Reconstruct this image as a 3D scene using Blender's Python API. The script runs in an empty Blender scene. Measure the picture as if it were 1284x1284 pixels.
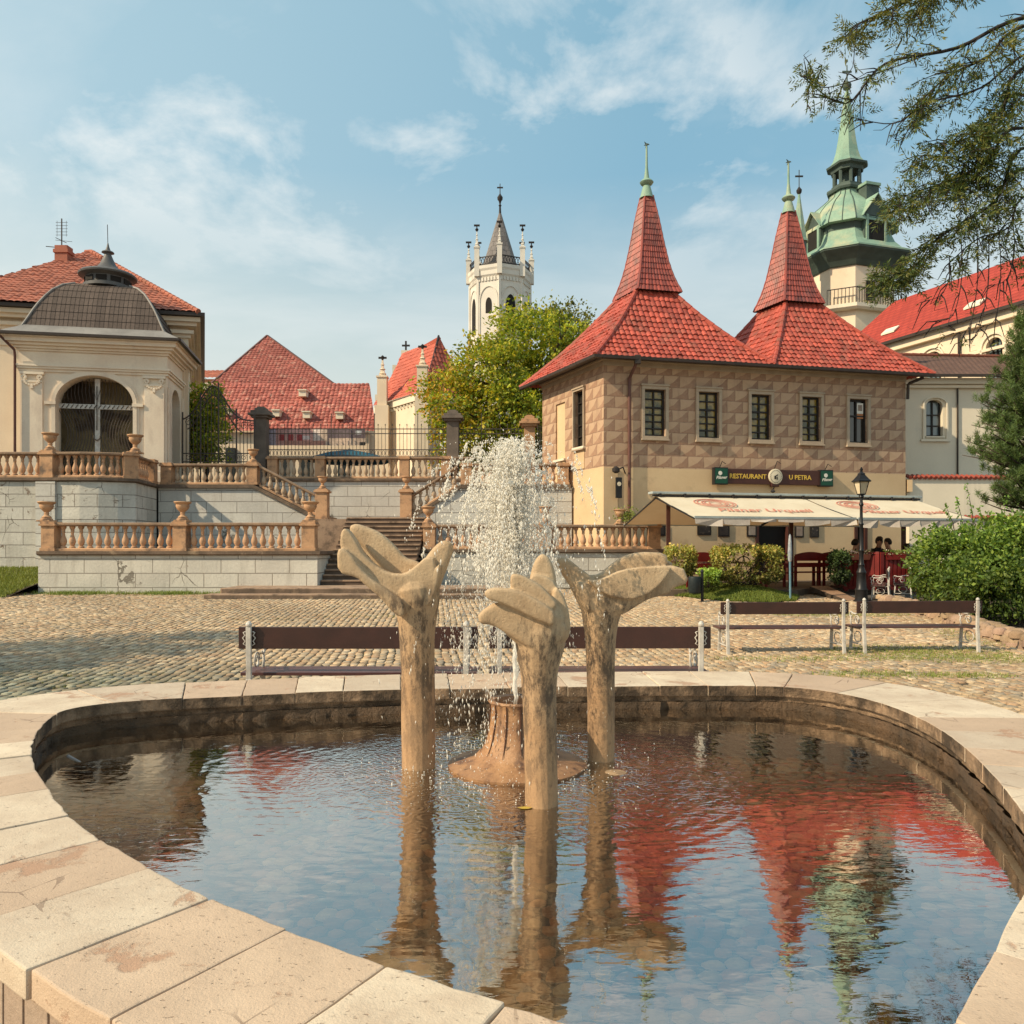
import bpy, bmesh, math, random
import numpy as np
from mathutils import Vector as V, Matrix
R = math.radians
random.seed(7)
rng = np.random.default_rng(7)
COL = bpy.context.scene.collection
HZ, CX, FP, CAMZ = 686.0, 642.0, 1000.0, 1.65

def X(px, y): return (px - CX) / FP * y
def Z(py, y): return CAMZ - (py - HZ) / FP * y
def gz(y):
    return 0.0 if y < 12 else (0.0194 * (min(y, 30) - 12))

# ------------------------------------------------------------ object helpers
ORG = {}
def tag(o, label=None, cat=None, group=None, kind=None):
    if label: o['label'] = label
    if cat: o['category'] = cat
    if group: o['group'] = group
    if kind: o['kind'] = kind
    return o
def thing(name, label, cat, loc=(0, 0, 0), group=None):
    o = bpy.data.objects.new(name, None)
    o.empty_display_size = 0.2
    COL.objects.link(o)
    o.location = loc
    ORG[o] = V(loc)
    return tag(o, label, cat, group)
def dup(root, loc, rz=0.0, label=None, scale=1.0, group=None, tilt=None):
    r = root.copy(); COL.objects.link(r)
    r.location = loc; r.rotation_euler = (0, 0, rz); r.scale = (scale,) * 3
    if tilt: r.rotation_euler = (tilt[0], tilt[1], rz)
    ORG[r] = V(loc)
    if label: r['label'] = label
    if group: r['group'] = group
    for ch in list(root.children):
        c = ch.copy(); COL.objects.link(c); c.parent = r
        for g in list(ch.children):
            d = g.copy(); COL.objects.link(d); d.parent = c
    return r
def link_mesh(name, me, parent):
    o = bpy.data.objects.new(name, me)
    COL.objects.link(o)
    if parent is not None:
        o.parent = parent
        ORG[o] = ORG.get(parent, V((0, 0, 0)))
    else:
        ORG[o] = V((0, 0, 0))
    return o

class MB:
    def __init__(s): s.v = []; s.f = []; s.c = None; s.mi = []
    def add(s, vs, fs):
        b = len(s.v)
        s.v += [tuple(p) for p in vs]
        s.f += [tuple(i + b for i in f) for f in fs]
    def box(s, x0, y0, z0, x1, y1, z1):
        s.add([(x0, y0, z0), (x1, y0, z0), (x1, y1, z0), (x0, y1, z0), (x0, y0, z1), (x1, y0, z1), (x1, y1, z1), (x0, y1, z1)],
              [(0, 3, 2, 1), (4, 5, 6, 7), (0, 1, 5, 4), (1, 2, 6, 5), (2, 3, 7, 6), (3, 0, 4, 7)])
        return s
    def obox(s, c, hx, hy, hz, ux=(1, 0, 0), uy=(0, 1, 0), uz=(0, 0, 1)):
        c = V(c); ux = V(ux) * hx; uy = V(uy) * hy; uz = V(uz) * hz
        vs = [c + a * ux + b * uy + d * uz for d in (-1, 1) for a, b in ((-1, -1), (1, -1), (1, 1), (-1, 1))]
        s.add(vs, [(0, 3, 2, 1), (4, 5, 6, 7), (0, 1, 5, 4), (1, 2, 6, 5), (2, 3, 7, 6), (3, 0, 4, 7)])
        return s
    def beam(s, a, b, w, h, up=(0, 0, 1)):
        a = V(a); b = V(b); d = (b - a); L = d.length; d.normalize()
        side = d.cross(V(up))
        if side.length < 1e-4: side = V((1, 0, 0))
        side.normalize(); u = side.cross(d)
        return s.obox((a + b) / 2, w / 2, L / 2, h / 2, side, d, u)
    def prism(s, poly, z0, z1):
        n = len(poly)
        s.add([(p[0], p[1], z0) for p in poly] + [(p[0], p[1], z1) for p in poly],
              [tuple(range(n))[::-1], tuple(range(n, 2 * n))] + [(i, (i + 1) % n, n + (i + 1) % n, n + i) for i in range(n)])
        return s
    def poly3(s, pts): s.add(pts, [tuple(range(len(pts)))]); return s
    def extr(s, pts, d):
        d = V(d); n = len(pts); pts = [V(p) for p in pts]
        s.add(pts + [p + d for p in pts], [tuple(range(n)), tuple(range(n, 2 * n))[::-1]] + [(i, n + i, n + (i + 1) % n, (i + 1) % n) for i in range(n)])
        return s
    def tube(s, pts, rad, n=8, caps=True):
        pts = [V(p) for p in pts]
        if not hasattr(rad, '__len__'): rad = [rad] * len(pts)
        t = (pts[1] - pts[0]).normalized()
        a = t.orthogonal().normalized(); rings = []
        b0 = len(s.v)
        for i, p in enumerate(pts):
            if i == 0: t2 = (pts[1] - pts[0])
            elif i == len(pts) - 1: t2 = pts[-1] - pts[-2]
            else: t2 = pts[i + 1] - pts[i - 1]
            if t2.length < 1e-9: t2 = t
            t2.normalize()
            a = (a - t2 * a.dot(t2))
            if a.length < 1e-6: a = t2.orthogonal()
            a.normalize(); b = t2.cross(a)
            for k in range(n):
                an = 2 * math.pi * k / n
                s.v.append(tuple(p + (a * math.cos(an) + b * math.sin(an)) * rad[i]))
        m = len(pts)
        for i in range(m - 1):
            for k in range(n):
                s.f.append((b0 + i * n + k, b0 + i * n + (k + 1) % n, b0 + (i + 1) * n + (k + 1) % n, b0 + (i + 1) * n + k))
        if caps:
            s.f.append(tuple(b0 + k for k in range(n))[::-1]); s.f.append(tuple(b0 + (m - 1) * n + k for k in range(n)))
        return s
    def lathe(s, prof, c=(0, 0, 0), n=16, rot=0.0, sx=1, sy=1):
        b0 = len(s.v)
        for r, z in prof:
            for k in range(n):
                a = 2 * math.pi * k / n + rot
                s.v.append((c[0] + r * math.cos(a) * sx, c[1] + r * math.sin(a) * sy, c[2] + z))
        m = len(prof)
        for i in range(m - 1):
            for k in range(n):
                s.f.append((b0 + i * n + k, b0 + i * n + (k + 1) % n, b0 + (i + 1) * n + (k + 1) % n, b0 + (i + 1) * n + k))
        s.f.append(tuple(b0 + k for k in range(n))[::-1]); s.f.append(tuple(b0 + (m - 1) * n + k for k in range(n)))
        return s
    def build(s, name, mat, parent=None, smooth=False, bevel=0, label=None, cat=None, group=None, kind=None, colors=None):
        me = bpy.data.meshes.new(name)
        off = ORG.get(parent, V((0, 0, 0))) if parent is not None else V((0, 0, 0))
        me.from_pydata([(v[0] - off[0], v[1] - off[1], v[2] - off[2]) for v in s.v], [], s.f)
        if bevel:
            bm = bmesh.new(); bm.from_mesh(me)
            bmesh.ops.remove_doubles(bm, verts=bm.verts, dist=1e-5)
            bmesh.ops.recalc_face_normals(bm, faces=bm.faces)
            es = [e for e in bm.edges if len(e.link_faces) == 2 and e.calc_face_angle(0) > 0.6]
            bmesh.ops.bevel(bm, geom=es, offset=bevel, segments=2, affect='EDGES', profile=0.6)
            bm.to_mesh(me); bm.free()
        me.update()
        uvbox(me, off)
        if colors is not None: setcol(me, colors)
        if smooth:
            me.polygons.foreach_set('use_smooth', [True] * len(me.polygons))
            if smooth != 'full':
                me.set_sharp_from_angle(angle=R(38))
        me.materials.append(mat)
        o = link_mesh(name, me, parent)
        return tag(o, label, cat, group, kind)
def setcol(me, colors):
    a = me.color_attributes.new('Col', 'FLOAT_COLOR', 'POINT')
    c = np.ones((len(me.vertices), 4), dtype=np.float32); c[:, :3] = np.asarray(colors)[:, :3] if np.ndim(colors) > 1 else np.asarray(colors)[:, None]
    a.data.foreach_set('color', c.ravel())
def uvbox(me, off=(0, 0, 0)):
    uv = me.uv_layers.new(name='UVMap')
    nl = len(me.loops)
    if nl == 0: return
    co = np.empty(len(me.vertices) * 3); me.vertices.foreach_get('co', co); co = co.reshape(-1, 3) + np.array(off)
    li = np.empty(nl, dtype=np.int32); me.loops.foreach_get('vertex_index', li)
    npoly = len(me.polygons)
    nrm = np.empty(npoly * 3); me.polygons.foreach_get('normal', nrm); nrm = nrm.reshape(-1, 3)
    tot = np.empty(npoly, dtype=np.int32); me.polygons.foreach_get('loop_total', tot)
    nn = np.repeat(nrm, tot, axis=0)
    p = co[li]
    flat = np.abs(nn[:, 2]) > .8
    h = np.hypot(nn[:, 0], nn[:, 1]) + 1e-9
    tx, ty = -nn[:, 1] / h, nn[:, 0] / h
    # keep u consistent for faces turned the same way
    u = np.where(flat, p[:, 0], p[:, 0] * tx + p[:, 1] * ty)
    v = np.where(flat, p[:, 1], p[:, 2])
    uv.data.foreach_set('uv', np.stack([u, v], 1).ravel())
def npmesh(name, verts, faces, mat, parent=None, colors=None, smooth=False, uv=False, **kw):
    """verts Nx3 array, faces MxK int array (one K)"""
    me = bpy.data.meshes.new(name)
    verts = np.asarray(verts, dtype=np.float32)
    off = ORG.get(parent, V((0, 0, 0))) if parent is not None else V((0, 0, 0))
    verts = verts - np.array(off, dtype=np.float32)
    me.vertices.add(len(verts)); me.vertices.foreach_set('co', verts.ravel())
    k = faces.shape[1]
    me.loops.add(faces.size); me.loops.foreach_set('vertex_index', faces.ravel().astype(np.int32))
    me.polygons.add(len(faces))
    me.polygons.foreach_set('loop_start', np.arange(0, faces.size, k, dtype=np.int32))
    me.update(calc_edges=True)
    if smooth: me.polygons.foreach_set('use_smooth', [True] * len(me.polygons))
    if colors is not None: setcol(me, colors)
    if uv: uvbox(me, off)
    me.materials.append(mat)
    o = link_mesh(name, me, parent)
    return tag(o, kw.get('label'), kw.get('cat'), kw.get('group'), kw.get('kind'))

# ------------------------------------------------------------ materials
class NT:
    def __init__(s, name):
        s.m = bpy.data.materials.new(name); s.m.use_nodes = True
        s.t = s.m.node_tree; s.t.nodes.clear()
        s.out = s.n('ShaderNodeOutputMaterial')
        s.b = s.n('ShaderNodeBsdfPrincipled'); s.l(s.b.outputs[0], s.out.inputs[0])
        s.tc = s.n('ShaderNodeTexCoord')
    def n(s, typ, **kw):
        nd = s.t.nodes.new(typ)
        for k, v in kw.items(): setattr(nd, k, v)
        return nd
    def l(s, a, b): s.t.links.new(a, b)
    def put(s, sock, v):
        if hasattr(v, 'is_linked') or hasattr(v, 'links'): s.l(v, sock)
        elif isinstance(v, (tuple, list)) and len(v) == 3 and sock.type == 'RGBA': sock.default_value = (*v, 1)
        else: sock.default_value = v
    def math(s, op, a, b=0.0, c=None):
        m = s.n('ShaderNodeMath', operation=op); s.put(m.inputs[0], a); s.put(m.inputs[1], b)
        if c is not None: s.put(m.inputs[2], c)
        return m.outputs[0]
    def mix(s, f, a, b, bt='MIX'):
        m = s.n('ShaderNodeMix', data_type='RGBA', blend_type=bt)
        s.put(m.inputs[0], f); s.put(m.inputs[6], a); s.put(m.inputs[7], b); return m.outputs[2]
    def noise(s, scale, detail=4, vec=None, rough=.55, dist=0):
        m = s.n('ShaderNodeTexNoise'); m.inputs['Scale'].default_value = scale; m.inputs['Detail'].default_value = detail
        m.inputs['Roughness'].default_value = rough; m.inputs['Distortion'].default_value = dist
        s.l(vec if vec is not None else s.tc.outputs['Object'], m.inputs['Vector']); return m.outputs['Fac']
    def ramp(s, f, lo, hi):
        m = s.n('ShaderNodeMapRange'); s.put(m.inputs[0], f); m.inputs[1].default_value = lo; m.inputs[2].default_value = hi
        return m.outputs[0]
    def mapping(s, vec, scale=(1, 1, 1), rot=(0, 0, 0)):
        m = s.n('ShaderNodeMapping'); s.l(vec, m.inputs[0]); m.inputs['Scale'].default_value = scale; m.inputs['Rotation'].default_value = rot
        return m.outputs[0]
    def bump(s, h, strength=.3, dist=.02, prev=None):
        m = s.n('ShaderNodeBump'); m.inputs['Strength'].default_value = strength; m.inputs['Distance'].default_value = dist
        s.put(m.inputs['Height'], h)
        if prev is not None: s.l(prev, m.inputs['Normal'])
        return m.outputs[0]
    def fin(s, col, rough=.8, nrm=None, metal=0, spec=.4, trans=None):
        s.put(s.b.inputs['Base Color'], col); s.put(s.b.inputs['Roughness'], rough)
        s.b.inputs['Metallic'].default_value = metal; s.b.inputs['Specular IOR Level'].default_value = spec
        if nrm is not None: s.l(nrm, s.b.inputs['Normal'])
        return s.m

def surf(name, c1, c2=None, scale=2.0, rough=.8, bump=.25, bscale=30, bdist=.01, metal=0, dirt=None, dscale=1.5, dlo=.5, dhi=.7, dstretch=(1, 1, 1), attr=False, spec=.3, fine=.25):
    t = NT(name)
    c2 = c2 or tuple(x * .7 for x in c1)
    f = t.ramp(t.noise(scale, 6), .3, .7)
    col = t.mix(f, c1, c2)
    g = t.ramp(t.noise(bscale, 5, rough=.7), .25, .75)
    sh = t.math('MULTIPLY_ADD', g, fine, 1 - fine * .6)
    m = t.n('ShaderNodeVectorMath', operation='SCALE'); t.l(col, m.inputs[0]); t.l(sh, m.inputs['Scale']); col = m.outputs[0]
    if dirt:
        d = t.ramp(t.noise(dscale, 6, vec=t.mapping(t.tc.outputs['Object'], dstretch), rough=.65), dlo, dhi)
        col = t.mix(d, col, dirt)
    if attr:
        a = t.n('ShaderNodeAttribute', attribute_name='Col')
        col = t.mix(1.0, col, a.outputs['Color'], 'MULTIPLY')
    nr = t.bump(g, bump, bdist) if bump else None
    return t.fin(col, rough, nr, metal, spec)

def ashlar(name, c1, c2, mortar, w, h, ms=.012, dirt=None, dlo=.55, dhi=.68, dscale=1.2, bd=.03, offset=.5, fine=.2):
    t = NT(name)
    b = t.n('ShaderNodeTexBrick'); b.offset = offset
    uvn = t.noise(2.5, 3)
    t.l(t.tc.outputs['UV'], b.inputs['Vector'])
    for k, v in (('Color1', c1), ('Color2', c2), ('Mortar', mortar)): b.inputs[k].default_value = (*v, 1)
    b.inputs['Scale'].default_value = 1; b.inputs['Mortar Size'].default_value = ms; b.inputs['Mortar Smooth'].default_value = .25
    b.inputs['Brick Width'].default_value = w; b.inputs['Row Height'].default_value = h
    col = b.outputs['Color']
    g = t.ramp(t.noise(14, 6, rough=.7), .25, .75)
    col = t.mix(t.math('MULTIPLY', t.ramp(t.noise(.9, 5), .35, .7), .55), col, tuple(x * .72 for x in c2))
    sh = t.math('MULTIPLY_ADD', g, fine, 1 - fine * .6)
    m = t.n('ShaderNodeVectorMath', operation='SCALE'); t.l(col, m.inputs[0]); t.l(sh, m.inputs['Scale']); col = m.outputs[0]
    if dirt:
        d = t.ramp(t.noise(dscale, 8, rough=.72, dist=.4), dlo, dhi)
        col = t.mix(d, col, dirt)
        vc = t.n('ShaderNodeTexVoronoi', feature='DISTANCE_TO_EDGE'); vc.inputs['Scale'].default_value = .8
        wv = t.n('ShaderNodeMix', data_type='VECTOR'); wv.inputs[0].default_value = .12; nz = t.n('ShaderNodeTexNoise'); nz.inputs['Scale'].default_value = 4; nz.inputs['Detail'].default_value = 6; t.l(t.tc.outputs['Object'], nz.inputs[0])
        t.l(t.tc.outputs['Object'], wv.inputs[4]); t.l(nz.outputs['Color'], wv.inputs[5]); t.l(wv.outputs[1], vc.inputs['Vector'])
        ck = t.math('MULTIPLY', t.math('MULTIPLY', t.math('LESS_THAN', vc.outputs['Distance'], .006), .75), t.ramp(t.noise(.7, 2), .53, .60))
        col = t.mix(ck, col, (.10, .08, .06))
        sp = t.n('ShaderNodeSeparateXYZ'); t.l(t.tc.outputs['UV'], sp.inputs[0])
        stn = t.ramp(t.noise(3.0, 7, vec=t.mapping(t.tc.outputs['Object'], (1, 1, .16)), rough=.7), .52, .72)
        col = t.mix(t.math('MULTIPLY', stn, .45), col, (.34, .30, .25))
    hgt = t.math('MULTIPLY_ADD', b.outputs['Fac'], -1.0, t.math('MULTIPLY', g, .35))
    return t.fin(col, .85, t.bump(hgt, .8, bd), 0, .2)

M = {}
M['stone_cream'] = surf('stone_cream', (.62, .50, .36), (.52, .38, .26), 1.6, .85, .5, 40, .012, dirt=(.42, .23, .13), dscale=1.1, dlo=.56, dhi=.72)
# coping stone: pitted travertine-like slabs with rusty stains
def coping():
    t = NT('coping_stone')
    a = t.n('ShaderNodeObjectInfo')
    rndm = a.outputs['Random']
    base = t.mix(rndm, (.80, .67, .50), (.56, .46, .35))
    r2 = t.math('FRACT', t.math('MULTIPLY', rndm, 7.31))
    base = t.mix(t.math('MULTIPLY', t.math('GREATER_THAN', r2, .68), .55), base, (.52, .33, .21))
    vc = t.n('ShaderNodeTexVoronoi', feature='DISTANCE_TO_EDGE'); vc.inputs['Scale'].default_value = 3.1; t.l(t.mapping(t.tc.outputs['Object'], (1, 1, .2)), vc.inputs['Vector'])
    warp = t.noise(5, 5)
    crk = t.math('MULTIPLY', t.math('LESS_THAN', t.math('MULTIPLY_ADD', warp, .10, vc.outputs['Distance']), .054), t.ramp(t.noise(1.3, 2), .50, .60))
    f = t.ramp(t.noise(3.2, 8, rough=.7), .35, .72)
    col = t.mix(t.math('MULTIPLY', f, .7), base, (.42, .30, .21))
    st = t.ramp(t.noise(2.1, 10, rough=.70, dist=.25), .575, .615)
    col = t.mix(t.math('MULTIPLY', st, .75), col, (.42, .23, .14))
    pv = t.mapping(t.tc.outputs['Object'], (1, 1.9, 1))
    pits = t.ramp(t.noise(38, 3, vec=pv, rough=.6), .655, .70)
    pits2 = t.ramp(t.noise(16, 5, vec=pv, rough=.7), .66, .70)
    pp = t.math('MAXIMUM', pits, pits2)
    col = t.mix(t.math('MULTIPLY', pp, .7), col, (.24, .15, .10))
    col = t.mix(t.math('MULTIPLY', crk, .7), col, (.20, .13, .09))
    g = t.noise(160, 3)
    col = t.mix(t.math('MULTIPLY', g, .28), col, (.30, .22, .16))
    h = t.math('MULTIPLY_ADD', pp, -1.2, t.math('ADD', t.math('MULTIPLY', g, .5), t.math('MULTIPLY_ADD', st, -.5, f)))
    return t.fin(col, .72, t.bump(h, .65, .006), 0, .35)
M['coping'] = coping()
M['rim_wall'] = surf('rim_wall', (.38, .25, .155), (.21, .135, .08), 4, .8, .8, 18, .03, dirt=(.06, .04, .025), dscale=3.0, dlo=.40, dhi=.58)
M['rim_algae'] = surf('rim_algae', (.15, .09, .05), (.06, .042, .027), 5, .6, .9, 20, .03, dirt=(.15, .09, .05), dscale=3.2, dlo=.55, dhi=.7)
M['side_slab'] = surf('side_slab', (.42, .32, .24), (.33, .24, .18), 2, .85, .4, 30)
M['statue'] = None
def statue():
    t = NT('statue_sandstone')
    col = t.mix(t.ramp(t.noise(5, 6), .3, .7), (.62, .46, .285), (.46, .31, .175))
    st = t.ramp(t.noise(11, 9, vec=t.mapping(t.tc.outputs['Object'], (1, 1, .35)), rough=.80), .475, .565)
    # darker run-off where the arm narrows; controlled by the painted attribute
    a = t.n('ShaderNodeAttribute', attribute_name='Col')
    sep = t.n('ShaderNodeSeparateColor'); t.l(a.outputs['Color'], sep.inputs[0])
    col = t.mix(sep.outputs[1], col, (.36, .195, .09))
    col = t.mix(t.math('MULTIPLY', st, sep.outputs[0]), col, (.05, .035, .025))
    g = t.ramp(t.noise(70, 5, rough=.7), .3, .7)
    col = t.mix(t.math('MULTIPLY', g, .28), col, (.22, .14, .085))
    fine_ = t.ramp(t.noise(46, 6, vec=t.mapping(t.tc.outputs['Object'], (1, 1, .5)), rough=.75), .60, .68)
    col = t.mix(t.math('MULTIPLY', fine_, .55), col, (.15, .09, .055))
    big = t.noise(8, 5)
    h = t.math('ADD', t.math('MULTIPLY_ADD', st, -.5, g), t.math('MULTIPLY_ADD', fine_, -.7, t.math('MULTIPLY', big, 1.4)))
    return t.fin(col, .68, t.bump(h, .4, .006), 0, .35)
M['statue'] = statue()
M['nozzle'] = surf('nozzle', (.42, .23, .11), (.28, .14, .065), 8, .5, .5, 40, .008, dirt=(.10, .05, .03), dscale=7, dlo=.5, dhi=.65, dstretch=(1, 1, .3), spec=.5)
M['ashlar'] = ashlar('ashlar_wall', (.70, .66, .57), (.58, .545, .48), (.24, .20, .16), 1.03, .43, .012, dirt=(.25, .19, .14), dlo=.63, dhi=.70, dscale=1.9)
M['ashlar_small'] = ashlar('ashlar_wall_small', (.66, .63, .56), (.56, .53, .48), (.25, .21, .18), 1.15, .42, .012, dirt=(.28, .22, .17), dlo=.64, dhi=.72, dscale=1.6)
M['sand_orange'] = surf('sand_orange', (.56, .335, .19), (.43, .245, .135), 2.5, .85, .4, 25, .01, dirt=(.14, .10, .075), dscale=2.6, dlo=.50, dhi=.68)
M['baluster'] = surf('baluster', (.60, .36, .21), (.42, .25, .15), 1.7, .85, .3, 30, .01, dirt=(.13, .10, .08), dscale=2.6, dlo=.52, dhi=.66)
M['baluster_grey'] = surf('baluster_grey', (.50, .38, .26), (.36, .25, .17), 1.4, .85, .3, 30, .01, dirt=(.14, .11, .08), dscale=1.3, dlo=.55, dhi=.68)
M['ledge_dark'] = surf('ledge_dark', (.20, .14, .10), (.10, .075, .055), 3, .9, .4, 20, .02, dirt=(.32, .23, .15), dscale=2.5, dlo=.58, dhi=.72)
M['rail'] = surf('rail', (.38, .25, .16), (.20, .14, .10), 2.4, .9, .4, 20, .02)
M['step'] = surf('step', (.40, .27, .18), (.27, .18, .125), 3, .85, .4, 25, .01, dirt=(.12, .085, .06), dscale=3, dlo=.52, dhi=.7)
M['plaster_cream'] = surf('plaster_cream', (.80, .67, .50), (.70, .56, .41), .6, .85, .15, 20, .006, dirt=(.48, .34, .24), dscale=.5, dlo=.55, dhi=.85, fine=.1)
M['plaster_pav'] = surf('plaster_pavilion', (.84, .71, .55), (.72, .57, .43), .8, .85, .2, 18, .008, dirt=(.48, .36, .28), dscale=.9, dlo=.56, dhi=.8, dstretch=(1, 1, .4), fine=.12)
M['plaster_rest'] = surf('plaster_restaurant', (.68, .50, .30), (.60, .42, .245), .8, .85, .15, 22, .005, dirt=(.42, .29, .18), dscale=.7, dlo=.6, dhi=.8, fine=.1)
M['plaster_white'] = surf('plaster_white', (.78, .69, .54), (.68, .60, .47), .5, .85, .12, 16, .006, dirt=(.50, .45, .38), dscale=.7, dlo=.56, dhi=.78, dstretch=(1, 1, .3), fine=.08)
M['plaster_tower'] = surf('plaster_tower', (.74, .69, .60), (.62, .57, .50), .35, .85, .12, 8, .02, dirt=(.40, .36, .32), dscale=.5, dlo=.6, dhi=.78, dstretch=(1, 1, .25), fine=.1)
M['win_frame_stone'] = surf('window_stone', (.46, .36, .26), (.38, .29, .21), 3, .85, .3, 30)
M['black_wood'] = surf('black_wood', (.03, .022, .018), (.018, .014, .012), 6, .5, .15, 40)
M['iron'] = surf('wrought_iron', (.028, .026, .028), (.05, .04, .035), 8, .5, .1, 40, metal=.3)
M['fence_iron'] = surf('fence_iron', (.05, .045, .045), (.09, .065, .05), 8, .6, .1, 40)
M['copper'] = surf('copper_green', (.29, .42, .31), (.17, .28, .22), .6, .6, .2, 6, .03, dirt=(.48, .43, .27), dscale=.35, dlo=.5, dhi=.72, fine=.25)
M['copper_dark'] = surf('copper_dark', (.085, .12, .10), (.05, .07, .06), 1, .6, .2, 8)
M['lead'] = surf('grey_sheet', (.30, .28, .26), (.20, .185, .175), 1.2, .6, .15, 10, .01)
M['lead_dark'] = surf('dark_sheet', (.13, .125, .12), (.085, .08, .08), 1.2, .5, .15, 10, .01)
M['slate'] = ashlar('slate_cone', (.26, .235, .22), (.19, .17, .165), (.12, .11, .10), .45, .5, .02, bd=.02)
M['gutter'] = surf('gutter', (.07, .05, .04), (.045, .035, .03), 3, .45, .1, 20, metal=.3)
M['downpipe'] = surf('downpipe', (.15, .06, .045), (.10, .045, .035), 3, .45, .1, 20)
M['tile'] = surf('roof_tile', (.45, .085, .052), (.31, .056, .038), .8, .62, .3, 30, .006, dirt=(.22, .085, .055), dscale=1.6, dlo=.50, dhi=.74, attr=True, spec=.4)
M['tile_dark'] = surf('spire_tile', (.36, .07, .045), (.24, .05, .035), .8, .5, .3, 30, .006, dirt=(.16, .06, .05), dscale=1.6, dlo=.5, dhi=.75, attr=True, spec=.5)
M['tile_orange'] = surf('tile_orange', (.43, .145, .09), (.32, .11, .07), .8, .8, .3, 12, .01, dirt=(.22, .12, .08), dscale=.8, dlo=.58, dhi=.8, attr=True)
M['tile_far'] = surf('tile_far', (.42, .13, .10), (.31, .09, .07), .4, .8, .3, 8, .02, dirt=(.50, .26, .20), dscale=2.2, dlo=.54, dhi=.66, attr=True)
M['tile_chapel'] = surf('tile_chapel', (.52, .13, .08), (.42, .10, .065), .4, .7, .3, 8, .02, attr=True)
M['roof_plain'] = ashlar('roof_plain_red', (.44, .065, .045), (.36, .052, .038), (.26, .04, .032), .5, .28, .03, bd=.02, fine=.15)
M['roof_brown'] = ashlar('roof_brown', (.19, .105, .075), (.145, .08, .06), (.08, .05, .04), .22, .28, .03, bd=.02)
M['shingle'] = ashlar('wood_shingle', (.165, .125, .105), (.115, .088, .075), (.04, .032, .028), .16, 5, .012, bd=.02, fine=.5)
M['bench_wood'] = surf('bench_wood', (.055, .02, .014), (.035, .014, .010), 5, .38, .12, 60, .003, spec=.5)
M['bench_seat'] = surf('bench_seat_wood', (.11, .045, .04), (.07, .03, .028), 5, .35, .12, 60, .003, spec=.6)
M['cast_white'] = surf('cast_iron_white', (.62, .58, .52), (.44, .40, .35), 8, .5, .15, 40, .004, dirt=(.25, .19, .14), dscale=14, dlo=.6, dhi=.72)
M['cream_metal'] = surf('awning_metal', (.42, .47, .46), (.34, .38, .38), 3, .4, .05, 30)
M['canvas'] = None
def canvas():
    t = NT('awning_canvas')
    col = t.mix(t.ramp(t.noise(1.3, 5), .3, .75), (.80, .70, .53), (.68, .57, .41))
    t.fin(col, .9, t.bump(t.noise(3, 3), .3, .03))
    tr = t.n('ShaderNodeBsdfTranslucent'); t.put(tr.inputs[0], (.78, .48, .24))
    mx = t.n('ShaderNodeMixShader'); mx.inputs[0].default_value = .18
    t.l(t.b.outputs[0], mx.inputs[1]); t.l(tr.outputs[0], mx.inputs[2]); t.l(mx.outputs[0], t.out.inputs[0])
    return t.m
M['canvas'] = canvas()
M['valance'] = surf('valance', (.60, .52, .44), (.46, .38, .32), 2, .9, .1, 20)
M['awning_red'] = surf('awning_print', (.56, .20, .15), (.60, .27, .19), 2, .9, 0)
M['red_paint'] = surf('red_paint', (.20, .018, .016), (.13, .014, .012), 4, .45, .1, 40)
M['deck'] = surf('deck', (.16, .12, .09), (.10, .08, .06), 3, .8, .2, 20)
M['ramp_wood'] = surf('ramp_wood', (.36, .22, .14), (.26, .16, .10), 3, .8, .2, 20)
M['asphalt'] = surf('asphalt', (.12, .11, .10), (.08, .075, .07), 3, .9, .3, 60)
M['sign_brown'] = surf('sign_brown', (.075, .028, .02), (.06, .022, .018), 3, .45, .05, 30)
M['sign_green'] = surf('sign_green', (.01, .075, .045), (.008, .06, .035), 3, .4, 0)
M['sign_yellow'] = surf('sign_yellow', (.72, .48, .08), (.65, .42, .07), 3, .5, 0)
M['sign_white'] = surf('sign_white', (.78, .74, .66), (.72, .68, .60), 3, .5, 0)
M['dial'] = surf('dial_cream', (.72, .64, .48), (.66, .57, .42), 3, .5, 0)
M['black'] = surf('black_paint', (.018, .018, .02), (.012, .012, .013), 5, .4, .1, 40)
M['dark_hole'] = surf('dark_interior', (.02, .015, .012), (.012, .01, .008), 2, .8, 0)
M['poster'] = surf('poster', (.045, .035, .03), (.025, .02, .02), 6, .4, 0, dirt=(.25, .2, .15), dscale=9, dlo=.62, dhi=.66)
M['board_light'] = surf('notice_board', (.36, .30, .25), (.24, .17, .13), 5, .5, 0)
M['lamp_glass'] = surf('lamp_glass', (.70, .58, .40), (.6, .48, .32), 3, .3, 0)
M['blue_cloth'] = surf('blue_cloth', (.02, .12, .17), (.015, .09, .14), 3, .8, .2, 20)
M['pole_blue'] = surf('pole_blue', (.16, .28, .33), (.10, .20, .26), 4, .5, .1, 20)
M['bark'] = surf('bark', (.09, .065, .045), (.05, .037, .027), 6, .9, .8, 25, .02)
M['twig'] = surf('twig', (.045, .035, .03), (.03, .024, .02), 6, .8, .2, 25)
M['soil'] = surf('soil', (.10, .072, .048), (.065, .045, .03), 3, .95, .6, 25, .03)
M['field_stone'] = surf('field_stone', (.42, .30, .20), (.30, .21, .145), 3, .9, .6, 14, .03, attr=True)
M['ground'] = surf('ground_earth', (.115, .085, .058), (.075, .060, .035), 1.4, .95, .5, 40, .02, dirt=(.05, .065, .022), dscale=.8, dlo=.55, dhi=.7)
M['skin'] = surf('skin', (.50, .28, .19), (.44, .24, .16), 9, .6, 0)
M['hair'] = surf('hair', (.02, .013, .010), (.012, .009, .008), 20, .6, .2, 60)
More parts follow.
